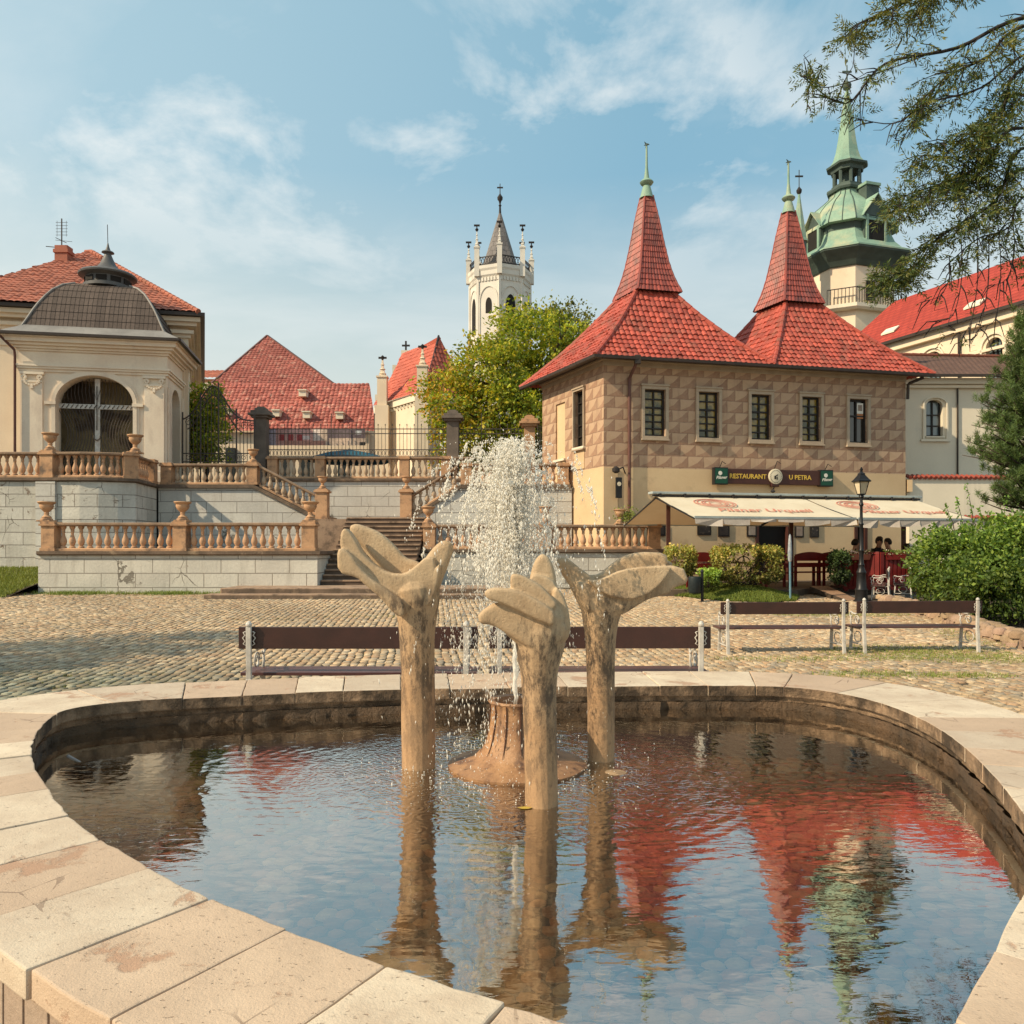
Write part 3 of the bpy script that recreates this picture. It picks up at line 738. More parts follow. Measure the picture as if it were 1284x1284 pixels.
# cobbles laid in rows
def cobbles():
    s = .122
    gx, gy = np.meshgrid(np.arange(-19, 15, s), np.arange(.3, 26.5, s * 1.08))
    ri = np.arange(gx.shape[1])[None, :]
    # rows run away from the viewer, stones shifted along their row
    ph = rng.uniform(0, 1, gx.shape[1])[None, :]
    x = gx + rng.normal(0, .009, gx.shape) + .035 * np.sin(gy * .31 + gx * .35) + .02 * np.sin(gy * .83 + gx)
    y = gy + ph * s + rng.normal(0, .008, gx.shape)
    x = x - (y - 8) * .10
    P = np.stack([x.ravel(), y.ravel()], 1)
    keep = ~inpoly(OFFW(.04)[::4], P) & ~inpoly(LAWN, P) & ~inpoly(SOIL, P)
    keep &= (P[:, 1] < 24.2) | (np.abs(P[:, 0] + .8) < 3.5)
    keep &= ~((P[:, 1] > 22.0) & (P[:, 0] > -8.6) & (P[:, 0] < .25)) & (P[:, 1] < 25.8)
    keep &= (np.abs(P[:, 0]) < .68 * P[:, 1] + 3.2)
    keep &= rng.random(len(P)) > .012
    # bare earth patches
    P = P[keep]; N = len(P)
    lowf = np.sin(P[:, 0] * .55 + 1.3) * np.sin(P[:, 1] * .8 - .4) + .5 * np.sin(P[:, 0] * 1.7 + P[:, 1] * 1.1)
    col = np.array([(.54, .40, .25), (.46, .34, .21), (.38, .28, .18), (.58, .46, .31), (.40, .33, .24), (.46, .31, .19)])[rng.integers(0, 6, N)]
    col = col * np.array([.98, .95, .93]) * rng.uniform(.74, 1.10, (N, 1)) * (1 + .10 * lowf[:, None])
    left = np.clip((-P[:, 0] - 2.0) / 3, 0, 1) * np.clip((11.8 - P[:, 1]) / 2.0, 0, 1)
    col = col * (1 - left[:, None] * np.array([.45, .30, .22]))  # tree shade on the left cobbles painted into the stone colours
    hx = s * .44 * rng.uniform(.80, 1.06, N); hy = s * .46 * rng.uniform(.78, 1.10, N); a = rng.normal(-.06, .10, N)
    sg = np.array([(-1, -1), (1, -1), (1, 1), (-1, 1)])
    def ringv(f, z):
        lx = sg[None, :, 0] * hx[:, None] * f * rng.uniform(.9, 1.06, (N, 4)); ly = sg[None, :, 1] * hy[:, None] * f * rng.uniform(.9, 1.06, (N, 4))
        xx = P[:, :1] + lx * np.cos(a)[:, None] - ly * np.sin(a)[:, None]; yy = P[:, 1:] + lx * np.sin(a)[:, None] + ly * np.cos(a)[:, None]
        gg = np.where(yy < 12, 0, .0194 * (yy - 12))
        return np.stack([xx, yy, gg + z[:, None]], 2)
    z0 = rng.normal(0, .0022, N); tilt = rng.normal(0, .003, (N, 4))
    r0 = ringv(1.0, z0 - .02); r1 = ringv(.96, z0 + .022); r2 = ringv(.80, z0 + .0265); r2[:, :, 2] += tilt
    v = np.concatenate([r0, r1, r2], 1).reshape(-1, 3)
    f = [(8, 9, 10, 11)] + [(q, (q + 1) % 4, 4 + (q + 1) % 4, 4 + q) for q in range(4)] + [(4 + q, 4 + (q + 1) % 4, 8 + (q + 1) % 4, 8 + q) for q in range(4)]
    f = (np.array(f)[None] + (np.arange(N) * 12)[:, None, None]).reshape(-1, 4)
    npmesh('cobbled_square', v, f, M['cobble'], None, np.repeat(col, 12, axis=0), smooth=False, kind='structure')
cobbles()

def blades(name, pts, hz_, col, kind='stuff', parent=None, width=.006, gf=None, **kw):
    N = len(pts); h = hz_ * rng.uniform(.5, 1.25, N); a = rng.uniform(0, 6.28, N); lean = rng.normal(0, .35, (N, 2)) * h[:, None]
    z = gf(pts) if gf is not None else np.where(pts[:, 1] < 12, 0, .0194 * (pts[:, 1] - 12))
    dx = np.cos(a) * width; dy = np.sin(a) * width
    v0 = np.stack([pts[:, 0] - dx, pts[:, 1] - dy, z], 1); v1 = np.stack([pts[:, 0] + dx, pts[:, 1] + dy, z], 1)
    v2 = np.stack([pts[:, 0] + lean[:, 0], pts[:, 1] + lean[:, 1], z + h], 1)
    v = np.stack([v0, v1, v2], 1).reshape(-1, 3); f = np.arange(3 * N).reshape(-1, 3)
    c_ = np.array(col)[None] * rng.uniform(.6, 1.35, (N, 1)) * np.array([1, 1, 1]) + rng.uniform(0, .03, (N, 1)) * np.array([1.6, .8, 0])
    c3 = np.repeat(c_, 3, axis=0); c3[0::3] *= .55; c3[1::3] *= .55
    return npmesh(name, v, f, M['grass'], parent, c3, kind=kind, **kw)
def blobpts(n, cx_, cy_, rx, ry, pw=.7):
    r_ = rng.random(n) ** pw; a = rng.uniform(0, 6.28, n)
    return np.stack([cx_ + np.cos(a) * r_ * rx, cy_ + np.sin(a) * r_ * ry], 1)
# grass between the stones on the right, by the coping, along the terrace walls
g = [blobpts(5200, X(1150, 12.2), 12.3, 1.5, .8), blobpts(2600, X(1240, 11.5), 11.6, 1.6, .5), blobpts(1500, X(1100, 10.3), 10.2, .9, .35),
     blobpts(900, X(1210, 10.2), 10.1, .6, .25), blobpts(1400, X(1000, 12), 11.6, 1.6, .3), blobpts(4500, X(1265, 14.2), 13.9, 1.3, 1.6), blobpts(2600, X(1060, 17.5), 17.8, 1.6, .5)]
g = np.concatenate(g); g = g[~inpoly(OFFW(.03)[::4], g)]
blades('tufted_grass', g, .055, (.15, .19, .045), label=None)
g2 = np.concatenate([blobpts(1500, X(px_, y_), y_, 1.3, .35) for px_, y_ in ((120, 9.6), (470, 17.5), (330, 17), (80, 10.3))] + [blobpts(900, X(470, 17.8), 17.6, 1.5, .3)])
blades('moss_tufts', g2, .03, (.12, .14, .04))
n = 9000
g3 = np.stack([rng.uniform(-14.3, -5.9, n), 23.98 - np.abs(rng.normal(0, .28, n))], 1); g3 = g3[(rng.random(len(g3)) < .25 + .75 * (np.sin(g3[:, 0] * 2.3) > .1))]
blades('wall_foot_grass', g3, .12, (.11, .16, .04), width=.012)
# grass bank left of the lower terrace
bank = MB(); bx = np.linspace(-22, -14.3, 16); by = np.linspace(22.3, 27.2, 12)
def bankz(x, y): return gz(y) + .02 + .62 * np.clip((y - 22.6) / 4.2, 0, 1) ** .8 + .03 * np.sin(x * 3) * np.clip((y - 22.8), 0, 1)
bank.add([(x, y, float(bankz(x, y)) - (.1 if j == 0 else 0)) for j, y in enumerate(by) for x in bx], [(j * 16 + i, j * 16 + i + 1, (j + 1) * 16 + i + 1, (j + 1) * 16 + i) for j in range(11) for i in range(15)])
bank.build('grass_bank', M['soil'], None, smooth='full', kind='structure')
n = 26000; pb = np.stack([rng.uniform(-20, -14.35, n), 22.4 + 4.5 * rng.random(n)], 1)
blades('bank_grass', pb, .10, (.13, .165, .035), width=.014, gf=lambda p_: gz(24) * 0 + .0194 * (p_[:, 1] - 12) + .02 + .62 * np.clip((p_[:, 1] - 22.6) / 4.2, 0, 1) ** .8)
# lawn mound in front of the restaurant
cL = LAWN.mean(0)
def lawnz(P):
    e = np.full(len(P), 9.0)
    for i in range(len(LAWN)):
        a, b = LAWN[i], LAWN[(i + 1) % len(LAWN)]; d = b - a; t = np.clip(((P - a) @ d) / (d @ d), 0, 1); e = np.minimum(e, np.linalg.norm(P - a - t[:, None] * d, axis=1))
    return .0194 * (P[:, 1] - 12) + .02 + .26 * np.clip(e / 1.1, 0, 1)
lm = MB(); nring = 8
for r_ in range(nring + 1):
    for q in LAWN: pnt = cL + (q - cL) * (1 - r_ / nring * .98); lm.v.append((pnt[0], pnt[1], float(lawnz(np.array([pnt]))[0]) - (.08 if r_ == 0 else .0)))
m8 = len(LAWN)
for r_ in range(nring):
    for q in range(m8): lm.f.append((r_ * m8 + q, r_ * m8 + (q + 1) % m8, (r_ + 1) * m8 + (q + 1) % m8, (r_ + 1) * m8 + q))
lm.f.append(tuple(nring * m8 + q for q in range(m8)))
lm.build('lawn', M['soil'], None, smooth='full', kind='structure')
pl = rng.uniform(LAWN.min(0), LAWN.max(0), (60000, 2)); pl = pl[inpoly(LAWN, pl)]
blades('lawn_grass', pl, .07, (.105, .15, .03), width=.011, gf=lawnz)
sm = MB(); sm.v = [(p_[0], p_[1], gz(p_[1]) + .06) for p_ in SOIL]; sm.f = [tuple(range(len(SOIL)))]; sm.build('soil_bed', M['soil'], None, kind='structure')

# ============================================================ sculpted hands
def loft_pts(st, y0, s, K=18):
    """st rows: (px, py, depth_px, half_thick, half_width, exponent)"""
    st = [tuple(r_) + ((2.4,) if len(r_) == 5 else ()) for r_ in st]
    P = [np.array([(r_[0] - CX) * s, y0 + r_[2] * s, CAMZ - (r_[1] - HZ) * s]) for r_ in st]
    mb = MB(); rings = []
    # subdivide catmull
    def cr(a, b, c_, d, t): return .5 * ((2 * b) + (-a + c_) * t + (2 * a - 5 * b + 4 * c_ - d) * t * t + (-a + 3 * b - 3 * c_ + d) * t ** 3)
    Q = []; W = []
    pr = [np.array([r_[3] * s, r_[4] * s, r_[5]]) for r_ in st]; m = len(P)
    for i in range(m - 1):
        i0, i3 = max(i - 1, 0), min(i + 2, m - 1)
        for t in np.linspace(0, 1, 6, endpoint=False): Q.append(cr(P[i0], P[i], P[i + 1], P[i3], t)); W.append(pr[i] * (1 - t) + pr[i + 1] * t)
    Q.append(P[-1]); W.append(pr[-1])
    for i, q in enumerate(Q):
        t = Q[min(i + 1, len(Q) - 1)] - Q[max(i - 1, 0)]; t /= np.linalg.norm(t)
        side = np.array([0, 1.0, 0]); side -= t * (side @ t); side /= np.linalg.norm(side); nn = np.cross(t, side)
        e = W[i][2]
        for k_ in range(K):
            a = 2 * math.pi * k_ / K; ca, sa = math.cos(a), math.sin(a)
            mb.v.append(tuple(q + side * W[i][1] * math.copysign(abs(ca) ** (2 / e), ca) + nn * W[i][0] * math.copysign(abs(sa) ** (2 / e), sa)))
    for i in range(len(Q) - 1):
        for k_ in range(K): mb.f.append((i * K + k_, i * K + (k_ + 1) % K, (i + 1) * K + (k_ + 1) % K, (i + 1) * K + k_))
    mb.f.append(tuple(range(K))[::-1]); mb.f.append(tuple((len(Q) - 1) * K + k_ for k_ in range(K)))
    return mb
def sculpt(name, label, strokes, y0, neck_px, voxel=.0052, smooth_it=4):
    s = y0 / FP; allm = MB()
    for st in strokes:
        q = slab(st[1], st[2], st[3], y0, s, st[4]) if st[0] == 'slab' else loft_pts(st, y0, s)
        allm.add(q.v, q.f)
    me = bpy.data.meshes.new(name); me.from_pydata(allm.v, [], allm.f)
    bm_ = bmesh.new(); bm_.from_mesh(me); bmesh.ops.recalc_face_normals(bm_, faces=bm_.faces); bm_.to_mesh(me); bm_.free()
    o = bpy.data.objects.new(name, me); COL.objects.link(o)
    md = o.modifiers.new('r', 'REMESH'); md.mode = 'VOXEL'; md.voxel_size = voxel
    m2 = o.modifiers.new('s', 'SMOOTH'); m2.iterations = smooth_it; m2.factor = .5
    dg = bpy.context.evaluated_depsgraph_get(); me2 = bpy.data.meshes.new_from_object(o.evaluated_get(dg)); bpy.data.objects.remove(o)
    me2.name = name; me2.polygons.foreach_set('use_smooth', [True] * len(me2.polygons))
    co = np.empty(len(me2.vertices) * 3); me2.vertices.foreach_get('co', co); co = co.reshape(-1, 3)
    zn = CAMZ - (neck_px - HZ) * s
    d = (co[:, 2] - zn)
    dark = np.clip(np.exp(-(np.clip(d, 0, 9) / .16) ** 2) * np.exp(-(np.clip(-d, 0, 9) / .75) ** 2), .08, .85)
    brown = np.clip(-d / .7 + .35, 0, 1) * .75
    c_ = np.stack([dark, brown, dark], 1)
    setcol(me2, c_); me2.materials.clear(); me2.materials.append(M['statue'])
    cx_ = (strokes[0][0][0] - CX) * s
    root = (cx_, y0, WZ - .3)
    co2 = co - np.array(root); me2.vertices.foreach_set('co', co2.ravel().astype(np.float32))
    o = bpy.data.objects.new(name, me2); COL.objects.link(o); o.location = root
    return tag(o, label, 'sculpture', 'carved stone hands rising from the pool')
def arm(pts): return [(x, y, 0, r_, r_, 2.0) for x, y, r_ in pts]
# left hand: thumb to the right, cupped fingers up to the left
def slab(poly, d0, d1, y0, s, bev=3.0, it=1, inset=0.0):
    """carved block: outline in the plane of the hand, pushed out in depth, edges rounded"""
    p = np.array(poly, float)
    for _ in range(it): q = np.roll(p, -1, 0); p = np.stack([p * .78 + q * .22, p * .22 + q * .78], 1).reshape(-1, 2)
    bm_ = bmesh.new(); n_ = len(p)
    f0 = [bm_.verts.new(((x - CX) * s, y0 + d0 * s, CAMZ - (y - HZ) * s)) for x, y in p]; f1 = [bm_.verts.new(((x - CX) * s, y0 + d1 * s, CAMZ - (y - HZ) * s)) for x, y in p]
    bm_.faces.new(f0); bm_.faces.new(f1[::-1])
    for i in range(n_): bm_.faces.new((f0[i], f1[i], f1[(i + 1) % n_], f0[(i + 1) % n_]))
    bmesh.ops.recalc_face_normals(bm_, faces=bm_.faces)
    es = [e for e in bm_.edges if len(e.link_faces) == 2 and any(len(f.verts) > 4 for f in e.link_faces)]
    bmesh.ops.bevel(bm_, geom=es, offset=bev * s, segments=3, affect='EDGES', profile=.5, clamp_overlap=True)
    bmesh.ops.triangulate(bm_, faces=bm_.faces); bm_.verts.index_update()
    mb = MB(); mb.add([tuple(v.co) for v in bm_.verts], [tuple(v.index for v in f.verts) for f in bm_.faces]); bm_.free(); return mb
sculpt('stone_hand', 'stone hand with long cupped fingers pointing up left, leftmost in the pool', [
    arm([(525, 1040, 21), (525, 967, 21), (524.5, 900, 21.5), (524, 840, 21), (523, 805, 22), (523, 785, 23.5), (523, 768, 26), (522, 752, 30), (520, 738, 31), (518, 726, 24), (517, 718, 8)]),
    ('slab', [(478, 733), (495, 738), (520, 734), (543, 718), (556, 703), (549, 740), (541, 760), (505, 762), (494, 754)], -25, 25, 10),
    ('slab', [(516, 722), (528, 708), (541, 690), (551, 680), (560, 677), (568, 682), (568, 691), (561, 711), (551, 737), (546, 762), (520, 766), (508, 740)], -15, 13, 7),
    ('slab', [(436, 659), (445, 656), (457, 660), (470, 665), (482, 673), (494, 685), (507, 700), (522, 704), (532, 712), (522, 738), (500, 742), (485, 722), (469, 703), (451, 684), (438, 673)], 5, 24, 6),
    ('slab', [(443, 668), (456, 670), (474, 681), (496, 702), (515, 712), (526, 722), (515, 748), (492, 738), (470, 712), (447, 686)], 22, 40, 6),
    ('slab', [(431, 684), (432, 668), (437, 662), (444, 668), (452, 680), (459, 694), (472, 707), (491, 718), (510, 719), (524, 709), (537, 697), (549, 700), (547, 735), (540, 758), (500, 764), (482, 744), (468, 730), (456, 714), (444, 700), (434, 691)], -25, -4, 6),
    ('slab', [(430, 689), (438, 687), (449, 696), (460, 713), (476, 728), (498, 742), (512, 752), (512, 772), (500, 768), (482, 747), (464, 732), (455, 723), (431, 717)], -38, -16, 4),
    ], 4.91, 768)
sculpt('stone_hand', 'stone hand with flat leaf shaped fingers pointing right, rightmost in the pool', [
    arm([(753.5, 1035, 17), (753.5, 958, 17), (753.5, 880, 17.2), (753, 830, 18), (753, 800, 19.5), (753, 780, 22.5), (754, 764, 26), (755, 750, 27), (756, 738, 20), (757, 731, 7)]),
    ('slab', [(718, 728), (740, 730), (770, 726), (796, 734), (806, 747), (790, 756), (776, 768), (735, 768), (726, 752)], -24, 24, 9),
    ('slab', [(696, 708), (698, 701), (705, 698), (713, 701), (724, 710), (740, 722), (760, 738), (760, 766), (745, 775), (730, 768), (722, 750), (711, 729), (701, 716)], -14, 14, 7),
    ('slab', [(736, 722), (753, 721), (767, 709), (782, 698), (803, 692), (837, 693), (840, 708), (822, 716), (795, 728), (772, 742), (745, 742)], 4, 26, 6),
    ('slab', [(742, 732), (760, 728), (775, 716), (796, 706), (822, 702), (850, 704), (846, 718), (815, 722), (785, 736), (762, 748)], 24, 40, 5),
    ('slab', [(735, 735), (771, 720), (804, 712), (852, 708), (861, 730), (839, 737), (836, 744), (812, 749), (795, 759), (778, 770), (752, 774), (727, 756)], -21, 8, 4),
    ('slab', [(732, 725), (745, 727), (758, 722), (775, 714), (802, 710), (837, 709), (832, 719), (821, 733), (805, 745), (786, 750), (764, 747), (746, 738)], -31, -17, 5),
    ], 5.07, 772)
sculpt('stone_hand', 'middle stone hand with one raised finger and three fingers fanned left', [
    arm([(679, 1090, 21), (679, 1010, 21), (678, 950, 20.6), (677, 900, 21), (676, 865, 22), (676, 845, 23.5), (676, 828, 27), (677, 810, 31), (678, 792, 34), (681, 770, 32), (683, 755, 22), (684, 748, 8)]),
    ('slab', [(625, 783), (650, 772), (672, 766), (697, 768), (711, 785), (706, 800), (696, 812), (658, 812), (642, 801)], -24, 22, 11),
    ('slab', [(600, 771), (604, 765), (622, 753), (648, 757), (668, 768), (692, 776), (694, 800), (668, 812), (654, 804), (638, 793), (618, 781), (603, 780)], -31, -5, 5),
    ('slab', [(608, 741), (613, 737), (622, 735), (643, 737), (662, 744), (682, 755), (695, 766), (692, 782), (672, 774), (650, 763), (630, 754), (612, 749)], -40, -16, 4),
    ('slab', [(640, 719), (650, 719), (664, 725), (678, 734), (690, 746), (698, 756), (690, 765), (672, 753), (656, 742), (640, 738)], -30, -7, 3),
    ('slab', [(664, 728), (668, 711), (673, 700), (680, 694), (688, 698), (694, 708), (698, 726), (700, 755), (692, 775), (668, 770)], 0, 25, 7),
    ('slab', [(663, 728), (668, 719), (684, 722), (697, 731), (699, 748), (682, 743), (672, 738)], -9, 8, 3),
    ('slab', [(695, 733), (706, 745), (712, 763), (715, 785), (712, 800), (700, 808), (690, 795), (690, 760)], -16, 14, 7),
    ('slab', [(655, 748), (690, 748), (702, 775), (690, 800), (652, 790)], -14, 16, 8),
    ], 4.19, 815)

# nozzle: bronze-brown trumpet on a plate
noz = thing('fountain_nozzle', 'rusty brown trumpet shaped fountain spout on a round plate', 'fountain nozzle', (.03, 4.93, WZ))
nb = MB(); prof = [(.41, -.30), (.41, -.02), (.425, .015), (.36, .035), (.27, .055), (.22, .10), (.185, .18), (.168, .26), (.16, .34), (.165, .385), (.178, .40), (.172, .412), (.14, .405), (.13, .37), (.125, .30)]
nb.lathe(prof, (.03, 4.93, WZ), 40); nb.build('spout', M['nozzle'], noz, smooth=True)
rb = MB()
for k_ in range(7):
    a = R(-170 + k_ * 29)
    rb.tube([(.03 + math.cos(a) * r_, 4.93 + math.sin(a) * r_, WZ + z_) for r_, z_ in ((.232, .092), (.205, .14), (.188, .19), (.172, .27), (.165, .36), (.17, .40))], [.001, .003, .004, .004, .004, .003], 6)
rb.build('ribs', surf('nozzle_dark', (.09, .035, .02), (.06, .025, .015), 5, .5), noz, smooth=True)
# small submerged lamp plates at column foot
sp = MB(); sp.lathe([(.02, -.05), (.13, -.03), (.15, .0), (.02, .012)], (X(770, 4.85), 4.78, WZ - .008), 20)
sp.build('foot_plate', M['statue'], None, smooth=True, label='small round stone plate lying in the water before the right hand', cat='stone plate', colors=np.ones((80, 3)) * .5)
lf = MB(); lx, ly = X(658, 4.16), 4.12
lf.poly3([(lx + math.cos(a) * .028 * (1 if i_ % 6 else 1.5), ly + math.sin(a) * .02, WZ + .004) for i_, a in enumerate(np.linspace(0, 2 * math.pi, 12, endpoint=False))])
lf.build('fallen_leaf', surf('yellow_leaf', (.5, .36, .06), (.4, .28, .05), 9, .6, 0), None, label='yellow leaf floating at the foot of the middle column', cat='leaf')
hs = MB(); hs.tube([(X(80, 5.1), 5.15, .30), (X(95, 5.0), 5.03, .295), (X(112, 4.95), 4.95, .27), (X(150, 4.88), 4.86, .20), (X(185, 4.7), 4.7, .12)], .011, 8)
hs.build('hose', surf('hose', (.30, .25, .22), (.2, .17, .15), 4, .5, 0), None, smooth=True, label='pale hose dipping into the water at the left edge of the pool', cat='hose')

# ============================================================ spray
def drops():
    src = np.array([.03, 4.93, WZ + .42]); g = 9.81
    def fly(N, v0, lat, t):
        z = src[2] + v0 * t - .5 * g * t * t; k_ = np.where(v0 - g * t > 0, .62, 1.0)
        return src[0] + lat[:, 0] * t * k_ - .09 * t, src[1] + lat[:, 1] * t * k_, z, v0 - g * t
    K = 1500; n_ = rng.integers(14, 60, K)
    V0 = np.sqrt(2 * g * 1.62) * (1 - np.abs(rng.normal(0, .10, K))); LT = rng.normal(0, 1, (K, 2)) * (.12 + .19 * rng.random((K, 1))); T0 = rng.random(K) ** .9 * (2 * V0 / g + .08)
    v0 = np.repeat(V0, n_); lat = np.repeat(LT, n_, 0); t = np.repeat(T0, n_) + rng.normal(0, .022, n_.sum()); N = len(v0)
    x, y, z, vz = fly(N, v0, lat, t); sp_ = np.repeat(rng.uniform(.003, .013, K), n_)
    x = x + rng.normal(0, 1, N) * sp_; y = y + rng.normal(0, 1, N) * sp_
    M2 = 14000; v02 = np.sqrt(2 * g * 1.62) * (1 - np.abs(rng.normal(0, .13, M2))); lat2 = rng.normal(0, 1, (M2, 2)) * (.12 + .20 * rng.random((M2, 1))); t2 = rng.random(M2) * (2 * v02 / g + .08)
    x2, y2, z2, vz2 = fly(M2, v02, lat2, t2)
    x = np.concatenate([x, x2]); y = np.concatenate([y, y2]); z = np.concatenate([z, z2]); vz = np.concatenate([vz, vz2])
    keep = (z > WZ + .005) & ((vz < 0) | (z > WZ + .9)) & (rng.random(len(z)) < np.clip((z - WZ - .35) / .95, .14, 1)); x, y, z, vz = x[keep], y[keep], z[keep], vz[keep]
    P = np.stack([x, y, z], 1); r_ = .0009 + .0031 * rng.random(len(P)) ** 2.6; r_ = r_ * np.where(z > WZ + 1.1, 1.35, 1.0)
    el = 1.1 + np.clip(np.abs(vz) * .7, 0, 3.4)
    # splashes close to the surface
    M_ = 1800; a = rng.uniform(0, 6.28, M_); d = np.abs(rng.normal(.32, .28, M_)); P2 = np.stack([.03 - .08 + np.cos(a) * d, 4.9 + np.sin(a) * d, WZ + rng.exponential(.014, M_)], 1)
    r2 = .0016 + .003 * rng.random(M_) ** 2; P = np.vstack([P, P2]); r_ = np.concatenate([r_, r2]); el = np.concatenate([el, np.ones(M_) * 1.1])
    u = np.array([(0, 0, 1), (1, 0, .15), (0, 1, .15), (-1, 0, .15), (0, -1, .15), (0, 0, -1.3)], float)
    u = u[None] * r_[:, None, None]; u[:, :, 2] *= el[:, None]
    th = rng.normal(0, .12, len(P)); u[:, :, 0] += u[:, :, 2] * th[:, None]
    v = (P[:, None] + u).reshape(-1, 3)
    f = np.array([(0, 1, 2), (0, 2, 3), (0, 3, 4), (0, 4, 1), (5, 2, 1), (5, 3, 2), (5, 4, 3), (5, 1, 4)])
    f = (f[None] + (np.arange(len(P)) * 6)[:, None, None]).reshape(-1, 3)
    o = npmesh('fountain_spray', v, f, M['drops'], None, smooth=True, kind='stuff')
    tag(o, 'burst of white water drops falling back into the pool', 'water spray')
drops()
jt = MB(); pts = []; rad = []
for i_ in range(26):
    z_ = i_ / 25; pts.append((.03 - .01 + .006 * math.sin(i_ * 1.9), 4.93 + .005 * math.cos(i_ * 2.3), WZ + .38 + z_ * 1.15)); rad.append((.015 + .018 * z_) * random.uniform(.62, 1.25))
jt.tube(pts, rad, 10); jt.build('water_jet', M['drops'], None, smooth='full', label='white jet of water shooting up out of the brown spout', cat='water jet')

# ============================================================ benches
def bench_proto(name='park_bench', Lb=2.08, seat_mat='bench_seat', zt=.90):
    """Back faces -Y (towards the viewer), seat extends to +Y. Origin centre of back feet."""
    r_ = thing(name, 'x', 'bench')
    h = Lb / 2
    bb = MB(); bb.box(-h, .02, zt - .205, h, .05, zt); bb.build('backrest_board', M['bench_wood'], r_, bevel=.006)
    for y0_, y1_ in ((.07, .165), (.178, .272), (.285, .38), (.393, .46)):
        q = MB(); q.box(-h, y0_, .435, h, y1_, .468); q.build('seat_slat', M[seat_mat], r_, bevel=.006)
    for sx in (-1, 1):
        x = sx * (h - .10); f = MB()
        f.beam((x, -.035, 0), (x, -.005, .42), .05, .042); f.beam((x, -.005, .42), (x, -.012, zt + .005), .046, .036)
        f.lathe([(.004, 0), (.026, .01), (.03, .03), (.018, .05), (.004, .06)], (x, -.012, zt), 10)
        f.beam((x, .44, 0), (x, .40, .43), .045, .036)
        f.beam((x, -.03, .16), (x, .42, .16), .03, .02); f.beam((x, -.01, .425), (x, .45, .425), .04, .025)
        f.build('iron_frame', M['cast_white'], r_, bevel=.006)
        s_ = MB()
        arm_ = [(x, .0, .66), (x, .06, .70), (x, .15, .70), (x, .25, .665), (x, .35, .665), (x, .42, .69), (x, .46, .66), (x, .45, .61), (x, .41, .60), (x, .385, .63)]
        s_.tube(arm_, [.012, .014, .016, .015, .015, .015, .013, .012, .010, .008], 8)
        s_.tube([(x, .42, .60), (x, .44, .53), (x, .41, .46)], [.012, .012, .014], 8)
        cir = [(x, .22 + .085 * math.cos(a) * (1 - a / 14), .56 + .085 * math.sin(a) * (1 - a / 14)) for a in np.linspace(0, 9.5, 30)]
        s_.tube(cir, .009, 6)
        cir = [(x, .20 + .11 * math.cos(a), .28 + .09 * math.sin(a)) for a in np.linspace(0, 6.28, 22)]
        s_.tube(cir, .009, 6)
        s_.build('scroll_armrest', M['cast_white'], r_, smooth='full')
        o_ = MB()
        for k_ in (-1, 1):
            o_.tube([(x + k_ * .028, -.004, zt - .17), (x + k_ * .05, -.004, zt - .155), (x + k_ * .035, -.004, zt - .13), (x + k_ * .055, -.004, zt - .10), (x + k_ * .035, -.004, zt - .075), (x + k_ * .05, -.004, zt - .05), (x + k_ * .03, -.004, zt - .04)], .006, 6)
        o_.build('scroll_ornament', M['cast_white'], r_, smooth='full')
    return r_
pb = bench_proto()
y_ = 7.46
xa, xb = X(298, y_), X(599, y_); xc, xd = X(613, y_), X(893, y_)
pb.location = ((xa + xb) / 2, y_, 0); pb.scale = ((xb - xa) / 2.08, 1, 1)
pb['label'] = 'bench seen from behind, leftmost, close behind the basin rim'; pb['group'] = 'park benches around the fountain'
dup(pb, ((xc + xd) / 2, y_ + .02, 0), R(.3), 'bench seen from behind, right one of the pair at the basin rim').scale = ((xd - xc) / 2.08, 1, 1)
y_ = 12.15
b3 = dup(pb, ((X(904, y_) + X(1066, y_)) / 2, y_, gz(12)), R(2.0), 'left bench of the farther pair standing on grassy cobbles'); b3.scale = (.95, 1, .90)
b4 = dup(pb, ((X(1076, y_) + X(1240, y_)) / 2 + .02, y_ + .12, gz(12)), R(2.5), 'right bench of the farther pair, in front of the stone edging'); b4.scale = (.95, 1, .91)
# two benches seen end-on by the lamp
def end_bench(px, y, rz, label):
    b = dup(pb, (X(px, y), y, gz(y) + .02), rz, label, scale=.92); return b
end_bench(1114, 21.9, R(64), 'white scroll bench seen end on beside the foot of the lamp post')
end_bench(1141, 22.6, R(64), 'white scroll bench seen end on between the stone edging and red fence')
# ============================================================ masonry helpers
def sweep(mb, path, prof, flat_caps=True):
    """prof: (lateral to the right of travel, dz) closed loop"""
    P = [V(p) for p in path]; m = len(prof); b0 = len(mb.v)
    for i, p in enumerate(P):
        d0 = (P[i] - P[i - 1]) if i > 0 else (P[1] - P[0]); d1 = (P[i + 1] - P[i]) if i < len(P) - 1 else d0
        a = V((d0.x, d0.y, 0)).normalized(); b = V((d1.x, d1.y, 0)).normalized()
        n0 = V((a.y, -a.x, 0)); n1 = V((b.y, -b.x, 0)); nn = (n0 + n1)
        nn = nn / max(.3, nn.length_squared / 2) if nn.length > 1e-6 else n0
        for l_, z_ in prof: mb.v.append((p.x + nn.x * l_, p.y + nn.y * l_, p.z + z_))
    for i in range(len(P) - 1):
        for k_ in range(m): mb.f.append((b0 + i * m + k_, b0 + (i + 1) * m + k_, b0 + (i + 1) * m + (k_ + 1) % m, b0 + i * m + (k_ + 1) % m))
    mb.f.append(tuple(b0 + k_ for k_ in range(m))); mb.f.append(tuple(b0 + (len(P) - 1) * m + k_ for k_ in range(m))[::-1])
    return mb
def rect(l0, l1, z0, z1): return [(l0, z0), (l0, z1), (l1, z1), (l1, z0)]
